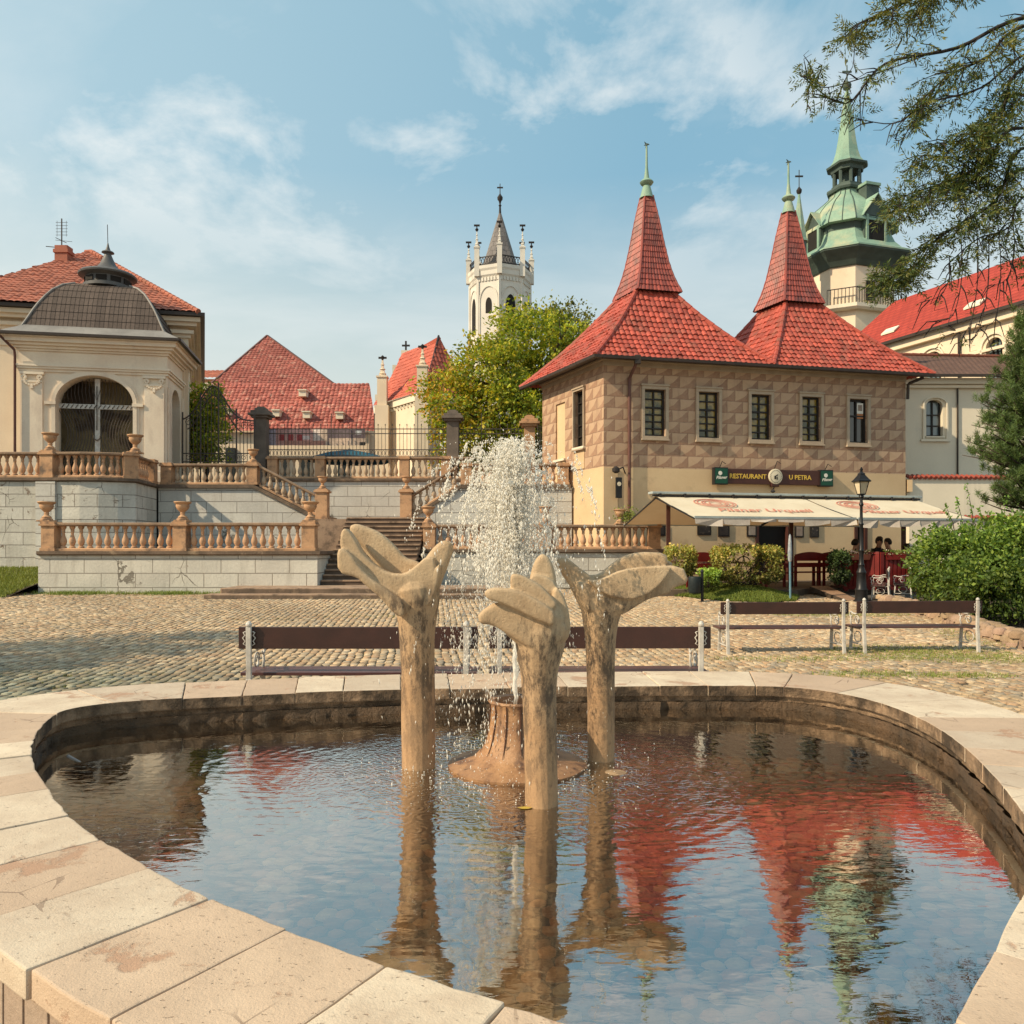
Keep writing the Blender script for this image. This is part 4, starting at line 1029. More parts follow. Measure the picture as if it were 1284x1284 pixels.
def wallthing(label, path, zb, mat, thick=.45, ledge=True, lh=.13, name='terrace_wall', pil=(), zdrop=None):
    """path: (x,y,ztop of ledge)"""
    r_ = thing(name, label, 'wall', (path[0][0], path[0][1], zb))
    mb = MB(); b0 = 0; P = [V(p) for p in path]
    top = [(p[0], p[1], p[2] - (lh if ledge else 0)) for p in path]
    # body with level bottom: sweep then flatten bottoms
    m = MB(); sweep(m, top, [(0, -1), (0, 0), (-thick, 0), (-thick, -1)])
    for i in range(len(top)):
        for k_ in (0, 3): v = m.v[i * 4 + k_]; m.v[i * 4 + k_] = (v[0], v[1], zb)
    m.build('masonry', mat, r_)
    if ledge:
        m = MB(); sweep(m, top, [(.05, .0), (.10, .035), (.10, lh), (-thick - .04, lh), (-thick - .04, 0)]); m.build('ledge', M['ledge_dark'], r_)
    return r_
BAL = {}
def bal_mesh(matname):
    if matname in BAL: return BAL[matname]
    prof = [(.088, 0), (.088, .07), (.05, .09), (.058, .12), (.085, .20), (.098, .29), (.088, .40), (.060, .52), (.042, .62), (.040, .68), (.056, .71), (.045, .75), (.050, .84), (.07, .90), (.085, .93), (.085, 1)]
    mb = MB(); mb.lathe(prof, (0, 0, 0), 12)
    me = bpy.data.meshes.new('baluster'); me.from_pydata(mb.v, [], mb.f); me.update(); uvbox(me)
    me.polygons.foreach_set('use_smooth', [True] * len(me.polygons)); me.set_sharp_from_angle(angle=R(50)); me.materials.append(M[matname]); BAL[matname] = me
    return me
def balustrade(label, path, h=.86, peds=(), mat='baluster', pmat='sand_orange', spacing=.26, lat=-.20, pw=.40, zp=.0):
    """path ledge-top points; peds: distances along the path where pedestals stand"""
    r_ = thing('balustrade', label, 'balustrade', path[0], group=None)
    P = [V(p) for p in path]
    m = MB(); sweep(m, P, [(lat + .15, .0), (lat + .15, .06), (lat + .11, .09), (lat - .11, .09), (lat - .15, .06), (lat - .15, .0)]); m.build('bottom_rail', M[pmat], r_)
    m = MB(); sweep(m, P, [(lat + .13, h - .11), (lat + .17, h - .07), (lat + .17, h - .02), (lat + .12, h), (lat - .12, h), (lat - .17, h - .02), (lat - .17, h - .07), (lat - .13, h - .11)]); m.build('top_rail', M['rail'], r_)
    # arclength
    seg = [0.0]
    for a, b in zip(P, P[1:]): seg.append(seg[-1] + math.hypot(b.x - a.x, b.y - a.y))
    def at(s):
        for i in range(len(P) - 1):
            if s <= seg[i + 1] + 1e-6:
                t = (s - seg[i]) / (seg[i + 1] - seg[i]); p = P[i].lerp(P[i + 1], t); d = (P[i + 1] - P[i]); d.z = 0; d.normalize()
                return p, d
        return P[-1], d
    L = seg[-1]; cuts = sorted(peds)
    for s in cuts:
        p, d = at(min(max(s, 0), L)); n_ = V((d.y, -d.x, 0)); c_ = p + n_ * lat
        m = MB(); hw = pw / 2
        for hw_, z0, z1 in ((hw + .03, 0, .10), (hw, .10, h - .10 + zp), (hw + .05, h - .10 + zp, h - .04 + zp), (hw + .02, h - .04 + zp, h + .03 + zp)):
            m.obox((c_.x, c_.y, p.z + (z0 + z1) / 2), hw_, hw_, (z1 - z0) / 2, d, n_)
        m.build('pedestal', M[pmat], r_, bevel=.008)
    ends = [0] + cuts + [L]; hp = pw / 2 + .04; k_ = 0
    zs = h - .20
    for a, b in zip(ends, ends[1:]):
        a2 = a + (hp if a in cuts else 0); b2 = b - (hp if b in cuts else 0)
        if b2 - a2 < .15: continue
        nn = max(1, round((b2 - a2) / spacing)); st = (b2 - a2) / nn
        for i in range(nn):
            p, d = at(a2 + (i + .5) * st); n_ = V((d.y, -d.x, 0)); c_ = p + n_ * lat
            o = link_mesh('baluster', bal_mesh(mat), r_)
            o.location = (c_.x - path[0][0], c_.y - path[0][1], p.z + .09 - path[0][2]); o.scale = (1, 1, zs); o.rotation_euler = (0, 0, random.uniform(0, 6))
    return r_
def urn_proto():
    prof = [(.17, 0), (.17, .06), (.13, .08), (.14, .11), (.09, .15), (.06, .19), (.075, .22), (.06, .25), (.10, .29), (.17, .36), (.20, .44), (.19, .49), (.24, .53), (.26, .56), (.25, .58), (.19, .575), (.15, .54)]
    r_ = thing('stone_urn', 'x', 'urn', group='stone urns on the balustrades')
    m = MB(); m.lathe(prof, (0, 0, 0), 20); m.build('bowl', M['sand_orange'], r_, smooth=True)
    m = MB(); m.box(-.20, -.20, -.03, .20, .20, .02); m.build('plinth', M['sand_orange'], r_, bevel=.01)
    return r_
URN = urn_proto(); URN_used = [0]
def urn(x, y, z, label, sc_=1.0):
    if not URN_used[0]:
        URN_used[0] = 1; URN.location = (x, y, z + .03); URN['label'] = label; URN.scale = (sc_,) * 3; return URN
    return dup(URN, (x, y, z + .03), random.uniform(-.05, .05), label, sc_)

# ---- lower left terrace
wallthing('white block wall with dark ledge under the lower left balustrade', [(-14.26, 24, 1.53), (-5.86, 24, 1.53), (-5.86, 28.2, 1.53)], .1, M['ashlar'], .45)
balustrade('orange sandstone balustrade of the lower left terrace, nearest on the left', [(-14.22, 24, 1.53), (-5.90, 24, 1.53)], .86, [.24, 4.20, 8.08])
for px_, t_ in ((58.5, 'leftmost urn on the lower left balustrade'), (229, 'middle urn of the three on the lower left balustrade'), (389, 'urn at the stair end of the lower left balustrade')):
    urn(X(px_, 24.2), 24.2, 2.42, t_)
tb = MB(); tb.box(-14.26, 24.4, .2, -5.9, 29.7, 1.40); tb.build('terrace', M['soil'], None, kind='structure')
# ---- upper left wall with the curved bay
UP = [(-24, 26.7, 4.0), (-15.9, 27, 4.0), (-15.2, 26.95, 4.0), (-14.6, 26.92, 4.0), (-14.0, 27.0, 4.0), (-13.45, 27.2, 4.0), (-12.98, 27.5, 4.0), (-13.35, 29.95, 4.0)]
wallthing('tall cracked white block wall below the pavilion', UP, .2, ashlar('ashlar_cracked', (.68, .64, .56), (.56, .53, .46), (.22, .18, .15), 1.15, .43, .013, dirt=(.23, .18, .14), dlo=.60, dhi=.64, dscale=2.6), .5)
m = MB(); m.box(-16.05, 26.86, .4, -15.40, 26.99, 3.86); m.build('corner_pilaster', M['ashlar_small'], None, label='shallow pilaster strip on the tall wall under the pavilion balustrade', cat='pilaster')
balustrade('long curved balustrade round the bay before the pavilion', UP, .88, [8.25, 11.02, 13.45], pw=.46)
urn(-15.75, 27.20, 4.90, 'urn left of the arched gate on the curved balustrade', 1.05)
urn(X(170.5, 27.7), 27.65, 4.90, 'urn at the right end of the curved bay balustrade', 1.05)
# straight part and left flight
w_ = thing('stair_wall', 'white block wall stepping down beside the left stair flight', 'wall', (-13.3, 30, 1.3))
XL0, XL1 = X(318, 30), X(401, 30)
m = MB(); m.extr([(-13.3, 30, 1.3), (XL1 + .2, 30, 1.3), (XL1 + .2, 30, 2.62), (XL1, 30, 2.62), (XL0, 30, 3.87), (-13.3, 30, 3.87)], (0, .45, 0)); m.build('masonry', M['ashlar_small'], w_)
m = MB(); sweep(m, [(-13.3, 30, 3.87), (XL0, 30, 3.87), (XL1, 30, 2.62), (XL1 + .22, 30, 2.62)], [(.10, 0), (.10, .13), (-.5, .13), (-.5, 0)]); m.build('ledge', M['ledge_dark'], w_)
balustrade('grey balustrade running straight from the bay to the left stair', [(-13.25, 30, 4.0), (XL0, 30, 4.0)], .80, [.22, 3.45], 'baluster_grey', pmat='sand_orange')
balustrade('sloping balustrade of the left stair flight', [(XL0 + .20, 30, 3.93), (XL1 - .05, 30, 2.78)], .80, [], 'baluster_grey')
def pedestal(x, y, z0, z1, label, w=.44):
    r_ = thing('stone_pedestal', label, 'pedestal', (x, y, z0)); m = MB(); h_ = w / 2
    for a, b, c_ in ((h_ + .04, z0, z0 + .15), (h_, z0 + .15, z1 - .12), (h_ + .06, z1 - .12, z1 - .05), (h_ + .02, z1 - .05, z1)): m.box(x - a, y - a, b, x + a, y + a, c_)
    m.build('shaft', M['sand_orange'], r_, bevel=.01); return r_
pedestal(XL1 + .08, 30.1, 2.6, 3.82, 'stone pedestal at the foot of the left stair flight')
urn(XL1 + .08, 30.1, 3.82, 'small urn at the foot of the left stair flight', .8)
urn(XL0 - .08, 30.2, 4.83, 'urn at the top of the left stair flight', .85)
# ---- centre wall
wallthing('white block wall behind the stair landing', [(X(332, 33.5), 33.5, 4.53), (X(592, 33.5), 33.5, 4.53)], 2.2, M['ashlar_small'], .5)
balustrade('grey brown balustrade on the centre wall below the iron fence', [(X(332, 33.5), 33.5, 4.53), (X(592, 33.5), 33.5, 4.53)], .92, [.3, 2.3, 5.85, 7.6], 'baluster_grey')
# right flight
XR0, XR1 = X(512, 30), X(578, 30)
w_ = thing('stair_wall', 'white block wall rising beside the right stair flight', 'wall', (XR0, 30, 1.3))
m = MB(); m.extr([(XR0 - .3, 30, 1.3), (2.25, 30, 1.3), (2.25, 30, 3.87), (XR1, 30, 3.87), (XR0, 30, 2.62), (XR0 - .3, 30, 2.62)], (0, .45, 0)); m.build('masonry', M['ashlar_small'], w_)
m = MB(); sweep(m, [(XR0 - .3, 30, 2.62), (XR0, 30, 2.62), (XR1, 30, 3.87), (2.2, 30, 3.87)], [(.10, 0), (.10, .13), (-.5, .13), (-.5, 0)]); m.build('ledge', M['ledge_dark'], w_)
balustrade('sloping balustrade of the right stair flight behind the spray', [(XR0 + .05, 30, 2.80), (XR1 - .15, 30, 3.93)], .80, [], 'baluster_grey')
balustrade('short balustrade between the right stair and the restaurant wall', [(XR1, 30, 4.0), (2.15, 30, 4.0)], .80, [.2, 3.85])
pedestal(XR0 - .08, 30.1, 2.6, 3.82, 'stone pedestal at the foot of the right stair flight')
urn(XR0 - .08, 30.1, 3.82, 'small urn at the foot of the right stair flight', .8)
# ---- lower right wall
RX0, RX1 = X(529, 26.8), X(828, 26.8)
wallthing('white block wall behind the right hand, below the right balustrade', [(RX0, 28.3, 1.58), (RX0, 26.8, 1.58), (RX1, 26.8, 1.58), (RX1, 27.6, 1.58)], .15, M['ashlar'], .45)
balustrade('orange sandstone balustrade right of the stairs, ending by the awning', [(RX0 + .02, 26.8, 1.58), (RX1 - .02, 26.8, 1.58)], .83, [.22, 4.05, 7.80])
balustrade('short balustrade along the right side of the stairs', [(RX0, 28.3, 1.62), (RX0, 27.25, 1.58)], .83, [])
urn(X(537, 27), 27.0, 2.44, 'urn at the stair end of the right balustrade', .95)
urn(X(683, 27), 27.0, 2.44, 'urn half hidden by the spray on the right balustrade', .95)
urn(X(777, 27), 27.0, 2.41, 'urn holding a leafy plant on the right balustrade', .85)
urn(X(816, 27), 27.0, 2.44, 'urn at the awning end of the right balustrade', .95)
tb = MB(); tb.box(RX0 + .1, 27.2, .2, RX1 - .1, 29.9, 1.45); tb.build('terrace', M['soil'], None, kind='structure')
# ---- stairs and platform
st = thing('staircase', 'wide stone staircase rising from the platform to the landing', 'stairs', (-4.5, 24.3, .3))
m = MB(); NS = 14; z0, z1 = .49, 2.70; dy = .27
for i in range(NS):
    zt = z0 + (z1 - z0) * (i + 1) / NS; yy = 24.35 + i * dy + (.25 if i > 6 else 0)
    m.box(-5.84, yy, .1 if i == 0 else zt - .30, RX0 - .02, 28.6, zt - .05)
m.build('risers', surf('riser_shade', (.16, .11, .08), (.10, .07, .05), 3, .9, .4, 20), st)  # shade of the step fronts facing the viewer is put into this dark colour
m = MB()
for i in range(NS):
    zt = z0 + (z1 - z0) * (i + 1) / NS; yy = 24.35 + i * dy + (.25 if i > 6 else 0)
    m.box(-5.83, yy - .035, zt - .049, RX0 - .03, yy + dy + (.25 if i == 6 else 0) + .0, zt)
m.build('treads', M['step'], st, bevel=.006)
m = MB(); m.box(-7.4, 28.7, .3, -3.0, 33.4, 2.66); m.box(-7.3, 28.2, .3, -5.87, 30.0, 2.64)
m.build('landing', M['step'], st)
m = MB()
for i in range(8):
    z_ = 2.7 + (i + 1) * .163
    m.box(XL0 - .2, 30.5, z_ - .16, XL1 - .1 - i * .30, 33.4, z_); m.box(XR0 + .1 + i * .25, 30.5, z_ - .16, XR1 + .3, 33.4, z_)
m.build('side_flight', M['step'], st)
pf = thing('stone_platform', 'low two step stone platform in front of the staircase', 'platform', (-4.5, 23, .2))
m = MB(); m.box(X(255, 22), 22.0, .1, .22, 22.55, .345); m.build('lower_step', M['step'], pf, bevel=.012)
m = MB(); m.box(X(256, 22), 21.985, .1, .21, 21.999, .315); m.box(X(278, 22.5), 22.486, .346, .01, 22.499, .46); m.build('shaded_riser', M['ledge_dark'], pf)  # thin strips whose dark colour paints the shade on the step fronts
m = MB(); m.box(X(277, 22.55), 22.5, .12, .02, 24.34, .49); m.build('upper_step', M['step'], pf, bevel=.012)
tb = MB(); tb.box(-40, 33.95, .3, -2.0, 110, 4.4); tb.box(-24, 27.3, .3, -13.4, 34, 3.93); tb.box(-13.5, 30.4, 1.3, XL0, 34, 3.93); tb.box(XR1 + .1, 30.4, 1.3, .9, 34, 3.93); tb.box(-2.1, 33.8, .3, .6, 110, 4.2); tb.build('upper_terrace', M['asphalt'], None, kind='structure')

# ============================================================ tiled roof faces
def tile_face(name, P, Q, Tl, Tr, mat, parent, tw=.22, th=.34, amp=.035, sag=0.0, sub=4, lip=.03, cval=.12, tone=1.0):
    """roof plane with eave P->Q and top Tl->Tr, pantiles clipped along P-Tl and Q-Tr"""
    P, Q, Tl, Tr = V(P), V(Q), V(Tl), V(Tr)
    U = (Q - P); L = U.length; U = U / L
    mid = (Tl + Tr) / 2; up = mid - P; S = up - U * up.dot(U); H = S.length; S = S / H
    N = U.cross(S)
    if N.z < 0: N = -N
    uT = [(Tl - P).dot(U), (Tr - P).dot(U)]
    u0 = min(0, *uT); u1 = max(L, *uT)
    nu = int((u1 - u0) / tw) + 1; rows = int(math.ceil(H / th))
    us = np.arange(0, nu * sub + 1) * tw / sub + u0
    vs_ = []
    for r_ in range(rows): vs_ += [(r_ * th, 0.0, r_), ((r_ + .97) * th, 1.0, r_)]
    bm_ = bmesh.new(); cl = bm_.verts.layers.float_color.new('Col'); gridv = []
    prof = [abs(math.sin(math.pi * ((k_ % sub) / sub))) ** .8 for k_ in range(sub + 1)]
    trnd = np.random.default_rng(int(abs(P.x * 13 + P.y * 7 + L * 3)) + 3)
    rc = trnd.uniform(1 - cval, 1 + cval, (rows, nu + 1)) * tone
    jt_ = trnd.normal(0, .009, (rows, nu + 1)) * (amp / .045)
    for v, fr, r_ in vs_:
        row = []; vv = min(v, H)
        for iu, u in enumerate(us):
            z = amp * prof[iu % sub] + lip * (1 - fr) + (jt_[r_, min(iu // sub, nu)] if iu % sub else 0)
            p = P + U * u + S * vv + N * z - V((0, 0, sag * math.sin(math.pi * min(1, vv / H))))
            q = bm_.verts.new(p); c_ = rc[r_, min(iu // sub, nu)]; q[cl] = (c_, c_, c_, 1) ; row.append(q)
        gridv.append(row)
    for a, b in zip(gridv, gridv[1:]):
        for i in range(len(a) - 1): bm_.faces.new((a[i], a[i + 1], b[i + 1], b[i]))
    for p0, p1, sgn in ((P, Tl, 1), (Q, Tr, -1)):
        d = (p1 - p0); nn = V((0, 0, 1)).cross(d)
        if nn.length < 1e-5: continue
        if nn.dot(U) * sgn > 0: nn = -nn     # keep side: +U for left, -U for right
        bmesh.ops.bisect_plane(bm_, geom=bm_.verts[:] + bm_.edges[:] + bm_.faces[:], dist=1e-5, plane_co=p0, plane_no=nn, clear_outer=True)
    me = bpy.data.meshes.new(name); off = ORG.get(parent, V((0, 0, 0)))
    bmesh.ops.translate(bm_, verts=bm_.verts, vec=-off); bm_.to_mesh(me); bm_.free()
    uvbox(me, off); me.polygons.foreach_set('use_smooth', [True] * len(me.polygons)); me.set_sharp_from_angle(angle=R(50))
    me.materials.append(mat); return link_mesh(name, me, parent)
def ridge(name, a, b, parent, mat, r_=.11, tone=1.0, st=.36, up=.03):
    a, b = V(a), V(b); L = (b - a).length; n_ = max(1, int(L / st)); mb = MB(); d = (b - a) / n_
    for i in range(n_):
        p = a + d * i + V((0, 0, up)); mb.tube([p - d * .04, p + d * 1.04], [r_, r_ * .82], 8)
    return mb.build(name, mat, parent, smooth=True, colors=np.full((len(mb.v), 3), tone))
def hip(name, a, b, parent, mat, r_=.10, sag=0, tone=1.0):
    a, b = V(a), V(b); n_ = max(2, int((b - a).length / .36)); mb = MB()
    f = lambda t: a.lerp(b, t) + V((0, 0, .05 - sag * math.sin(math.pi * t)))
    for i in range(n_): mb.tube([f(i / n_ - .01), f(min(1, (i + 1.05) / n_))], [r_, r_ * .82], 8)
    return mb.build(name, mat, parent, smooth=True, colors=np.full((len(mb.v), 3), tone))
def lerp(a, b, t): return tuple(a[i] * (1 - t) + b[i] * t for i in range(3))

# wall with openings between P and Q (2D), outer face towards the right of P->Q
def facade(name, P, Q, z0, z1, ops, mat, parent, reveal=.22, arch_n=10, revmat=None):
    """ops: (u0,u1,v0,v1,arch_rise)"""
    P2, Q2 = V((*P, 0)), V((*Q, 0)); U = (Q2 - P2); L = U.length; U.normalize(); Nn = V((U.y, -U.x, 0))
    us = sorted({0.0, L, *[o_[0] for o_ in ops], *[o_[1] for o_ in ops]}); vs = sorted({z0, z1, *[o_[2] for o_ in ops], *[o_[3] for o_ in ops]})
    mb = MB(); pt = lambda u, v, d=0: tuple(P2 + U * u + V((0, 0, v)) - Nn * d)
    for a, b in zip(us, us[1:]):
        for c_, d_ in zip(vs, vs[1:]):
            cu, cv_ = (a + b) / 2, (c_ + d_) / 2
            if any(o_[0] < cu < o_[1] and o_[2] < cv_ < o_[3] for o_ in ops): continue
            mb.add([pt(a, c_), pt(b, c_), pt(b, d_), pt(a, d_)], [(0, 1, 2, 3)])
    for o_ in ops:
        u0, u1, v0, v1, ar = o_
        if ar:
            um = (u0 + u1) / 2; hw = (u1 - u0) / 2
            arc = [(um - hw * math.cos(math.pi * k_ / (2 * arch_n) ), v1 - ar + ar * math.sin(math.pi * k_ / (2 * arch_n))) for k_ in range(2 * arch_n + 1)]
            for sgn in (0, 1):
                a_ = arc[:arch_n + 1] if sgn == 0 else arc[arch_n:]
                cn = (u0, v1) if sgn == 0 else (u1, v1)
                for q in range(len(a_) - 1):
                    t_ = [pt(*cn), pt(*a_[q]), pt(*a_[q + 1])]; mb.add(t_, [(0, 1, 2)])
            out = [(u0, v0)] + [(u0, v1 - ar)] + arc[1:-1] + [(u1, v1 - ar), (u1, v0)]
        else: out = [(u0, v0), (u0, v1), (u1, v1), (u1, v0)]
        for q in range(len(out)):
            a, b = out[q], out[(q + 1) % len(out)]
            mb.add([pt(*a), pt(*b), pt(*b, reveal), pt(*a, reveal)], [(0, 1, 2, 3)])
    return mb.build(name, mat, parent), pt

# ============================================================ left pavilion (built locally, then placed)
pv = thing('pavilion', 'cream baroque pavilion with bell shaped shingle roof and arched gate', 'pavilion')
W_, D_ = 5.25, 3.2; Zb, Ze = 3.9, 9.62
OP = (1.27, 4.02, Zb + .1, 8.25, 1.05)
facade('wall', (0, 0), (W_, 0), Zb, Ze, [OP], M['plaster_pav'], pv, .5)
facade('wall', (W_, 0), (W_, D_), Zb, Ze, [(.85, 2.3, Zb + .1, 8.1, .7)], M['plaster_pav'], pv, .4)
facade('wall', (0, D_), (0, 0), Zb, Ze, [], M['plaster_pav'], pv, .2)
facade('wall', (W_, D_), (0, D_), Zb, Ze, [], M['plaster_pav'], pv, .2)
m = MB()
for a, b in ((-.04, .93), (W_ - .93, W_ + .04)):
    m = MB(); m.box(a + .12, -.07, Zb, b - .12, -.002, 7.95); m.box(a + .06, -.11, Zb, b - .06, -.003, 4.6); m.build('pilaster', M['plaster_pav'], pv, bevel=.01)
for a, b in ((.14, .60), (2.55, D_)):
    m = MB(); m.box(W_ + .002, a, Zb, W_ + .07, b, 7.95); m.build('pilaster', M['plaster_pav'], pv, bevel=.01)
for a in (.445, W_ - .445):
    m = MB(); m.box(a - .42, -.12, 8.22, a + .42, -.004, 8.32); m.box(a - .36, -.10, 7.92, a + .36, -.004, 7.99)
    for s_ in (-1, 1):
        c_ = [(a + s_ * (.27 + .10 * math.cos(t) * (1 - t / 16)), -.10, 8.10 + .10 * math.sin(t) * (1 - t / 16)) for t in np.linspace(0, 11, 26)]
        m.tube(c_, .024, 6)
    for t in np.linspace(0, math.pi, 9):
        m.obox((a + .26 * math.cos(t), -.09, 7.98 - .16 * math.sin(t)), .035, .03, .035)
    m.obox((a, -.10, 7.74), .05, .04, .07)
    m.build('capital', M['plaster_pav'], pv, smooth=True)
def cornice(mb, prof, x0, y0, x1, y1):
    for d, a, b in prof: mb.box(x0 - d, y0 - d, a, x1 + d, y1 + d, b)
m = MB(); cornice(m, [(.06, 8.34, 8.44), (.12, 8.44, 8.52), (.16, 8.52, 8.60), (.03, 8.60, 9.12), (.10, 9.12, 9.20), (.18, 9.20, 9.30), (.30, 9.30, 9.40), (.42, 9.40, 9.56), (.50, 9.56, 9.66)], 0, 0, W_, D_); m.build('cornice', M['plaster_pav'], pv, bevel=.012)
m = MB(); um = (OP[0] + OP[1]) / 2
def archband(mb, um, hw, zs, rise, w, y0, y1, zb):
    pts = [(um - hw, zb)] + [(um - hw * math.cos(a), zs + rise * math.sin(a)) for a in np.linspace(0, math.pi, 25)] + [(um + hw, zb)]
    o_ = [(um - hw - w, zb)] + [(um - (hw + w) * math.cos(a), zs + (rise + w) * math.sin(a)) for a in np.linspace(0, math.pi, 25)] + [(um + hw + w, zb)]
    for q in range(len(pts) - 1):
        a, b, c_, d_ = pts[q], pts[q + 1], o_[q + 1], o_[q]
        mb.add([(p_[0], y_, p_[1]) for y_ in (y0, y1) for p_ in (a, b, c_, d_)], [(0, 1, 2, 3), (7, 6, 5, 4), (0, 4, 5, 1), (2, 6, 7, 3), (1, 5, 6, 2), (3, 7, 4, 0)])
archband(m, um, 1.385, 7.2, 1.06, .14, -.09, -.005, Zb); archband(m, um, 1.53, 7.2, 1.20, .07, -.05, -.006, Zb)
for s_ in (-1, 1): m.box(um + s_ * 1.56 - .20, -.12, 7.10, um + s_ * 1.56 + .20, -.008, 7.22)
m.build('arch_moulding', M['plaster_pav'], pv, smooth=True)
g_ = MB(); g_.box(.6, 1.6, Zb, W_ - .2, 1.65, 9.2); g_.build('inner_wall', surf('pav_inner', (.34, .28, .16), (.20, .16, .10), 1.5, .9, .2, 20, dirt=(.08, .06, .045), dscale=.9, dlo=.5, dhi=.6), pv)
g_ = MB(); g_.box(um - .09, .28, Zb, um + .09, .36, 8.2); g_.box(OP[0], .27, 7.02, OP[1], .35, 7.20); g_.build('gate_post', M['cast_white'], pv)
g_ = MB()
for s_ in (-1, 1):
    for k_ in range(11):
        x0 = .14 + k_ * .115
        g_.tube([(um + s_ * (x0 + (.11 + .012 * k_) * math.sin((z_ - 4.0) / 3.0 * 2 * math.pi + .5)), .31, z_) for z_ in np.linspace(4.0, 7.0, 22)], .016, 5)
for s_ in (-1, 1):
    for k_ in range(9):
        x0 = .1 + k_ * .13; zt = 7.22 + 1.0 * math.sqrt(max(0, 1 - ((x0 + .1) / 1.36) ** 2))
        g_.tube([(um + s_ * x0, .31, 7.2), (um + s_ * (x0 + .08), .31, (7.2 + zt) / 2), (um + s_ * (x0 + .05), .31, zt)], .012, 5)
for k_ in range(16):
    a = OP[0] + .1 + k_ * .165; g_.tube([(a, .25, 7.04), (a + .1, .25, 7.18)], .014, 4)
g_.build('gate_grille', M['fence_iron'], pv, smooth='full')
g_ = MB(); g_.tube([(um + .12 * math.cos(a), .22, 5.95 + .14 * math.sin(a)) for a in np.linspace(-3.4, .3, 14)], .025, 6); g_.tube([(um, .22, 6.2), (um, .22, 7.9)], .02, 6); g_.tube([(um - .12, .22, 7.75), (um, .22, 7.3), (um + .12, .22, 7.75)], .015, 5)
g_.build('gate_crest', M['fence_iron'], pv, smooth='full')
def sqloft(prof, cx_, cy_, ratio=1.0, ch=0.0, rot=0, curve=None):
    """square cross-section (with chamfer ratio ch) swept through (half width, z); returns MB"""
    mb = MB(); base = []
    for sx, sy in ((-1, -1), (1, -1), (1, 1), (-1, 1)):
        if ch:
            if sx * sy > 0: base += [(sx, sy * (1 - ch)), (sx * (1 - ch), sy)]
            else: base += [(sx * (1 - ch), sy), (sx, sy * (1 - ch))]
        else: base.append((sx, sy))
    if ch:
        base = [(-1, -1 + ch), (-1 + ch, -1), (1 - ch, -1), (1, -1 + ch), (1, 1 - ch), (1 - ch, 1), (-1 + ch, 1), (-1, 1 - ch)]
    m_ = len(base); c_, s_ = math.cos(rot), math.sin(rot)
    for h_, z_ in prof:
        for bx_, by_ in base:
            x_, y_ = bx_ * h_, by_ * h_ * ratio; mb.v.append((cx_ + x_ * c_ - y_ * s_, cy_ + x_ * s_ + y_ * c_, z_))
    for i in range(len(prof) - 1):
        for k_ in range(m_): mb.f.append((i * m_ + k_, i * m_ + (k_ + 1) % m_, (i + 1) * m_ + (k_ + 1) % m_, (i + 1) * m_ + k_))
    mb.f.append(tuple(range(m_))[::-1]); mb.f.append(tuple((len(prof) - 1) * m_ + k_ for k_ in range(m_)))
    return mb
cxp, cyp = W_ / 2, D_ / 2 + .05
rt = (D_ / 2 + .5) / (W_ / 2 + .5)
sqloft([(W_ / 2 + .56, 9.66), (W_ / 2 + .58, 9.72), (W_ / 2 - .02, 10.05), (W_ / 2 - .06, 10.10)], cxp, cyp, rt).build('roof_skirt', M['lead'], pv)
pr = [(2.52, 10.06), (2.36, 10.40), (2.22, 10.72), (2.06, 11.04), (1.87, 11.36), (1.66, 11.66), (1.36, 11.93), (.98, 12.10)]
pq = []
for (a, za), (b, zb_) in zip(pr, pr[1:]): pq += [(a + .03, za), (b + .005, zb_)]     # overlapping shingle courses
sqloft(pq, cxp, cyp, rt).build('shingle_roof', M['shingle'], pv)
for sx in (-1, 1):
    for sy in (-1, 1): m = MB(); m.tube([(cxp + sx * (a + .02), cyp + sy * (a + .02) * rt, z_) for a, z_ in pr], .045, 6); m.build('roof_hip', M['lead'], pv, smooth=True)
m = MB(); m.lathe([(.92, 12.08), (.92, 12.2), (.84, 12.22), (.84, 12.50), (.86, 12.52), (1.08, 12.58), (1.10, 12.64), (1.02, 12.72), (.80, 12.80), (.50, 12.90), (.40, 12.98), (.30, 13.12), (.20, 13.35), (.13, 13.52), (.13, 13.56), (.24, 13.60), (.22, 13.64), (.10, 13.70), (.05, 13.85), (.02, 14.0)], (cxp, cyp, 0), 24); m.build('lantern', M['lead_dark'], pv, smooth=True)
m = MB()
for k_ in range(10): a = 2 * math.pi * (k_ + .5) / 10; m.obox((cxp + .845 * math.cos(a), cyp + .845 * math.sin(a), 12.36), .20, .012, .10, (-math.sin(a), math.cos(a), 0), (math.cos(a), math.sin(a), 0))
m.build('lantern_opening', M['dark_hole'], pv)
m = MB(); m.tube([(cxp, cyp, 13.9), (cxp - .02, cyp, 14.75)], .014, 5); m.build('lightning_rod', M['iron'], pv)
m = MB(); m.beam((-.6, -.58, 9.66), (W_ + .6, -.58, 9.66), .12, .10); m.beam((W_ + .6, -.6, 9.66), (W_ + .6, D_ + .3, 9.66), .12, .10); m.build('gutter', M['gutter'], pv)
m = MB(); m.tube([(-.55, -.5, 9.6), (-.12, -.2, 9.1), (-.12, -.14, 8.9), (-.12, -.14, Zb)], .05, 8); m.build('downpipe', M['downpipe'], pv, smooth=True)
pv.location = (X(25, 30.3), 30.3, 0); pv.rotation_euler = (0, 0, math.atan2(.95, 5.1))

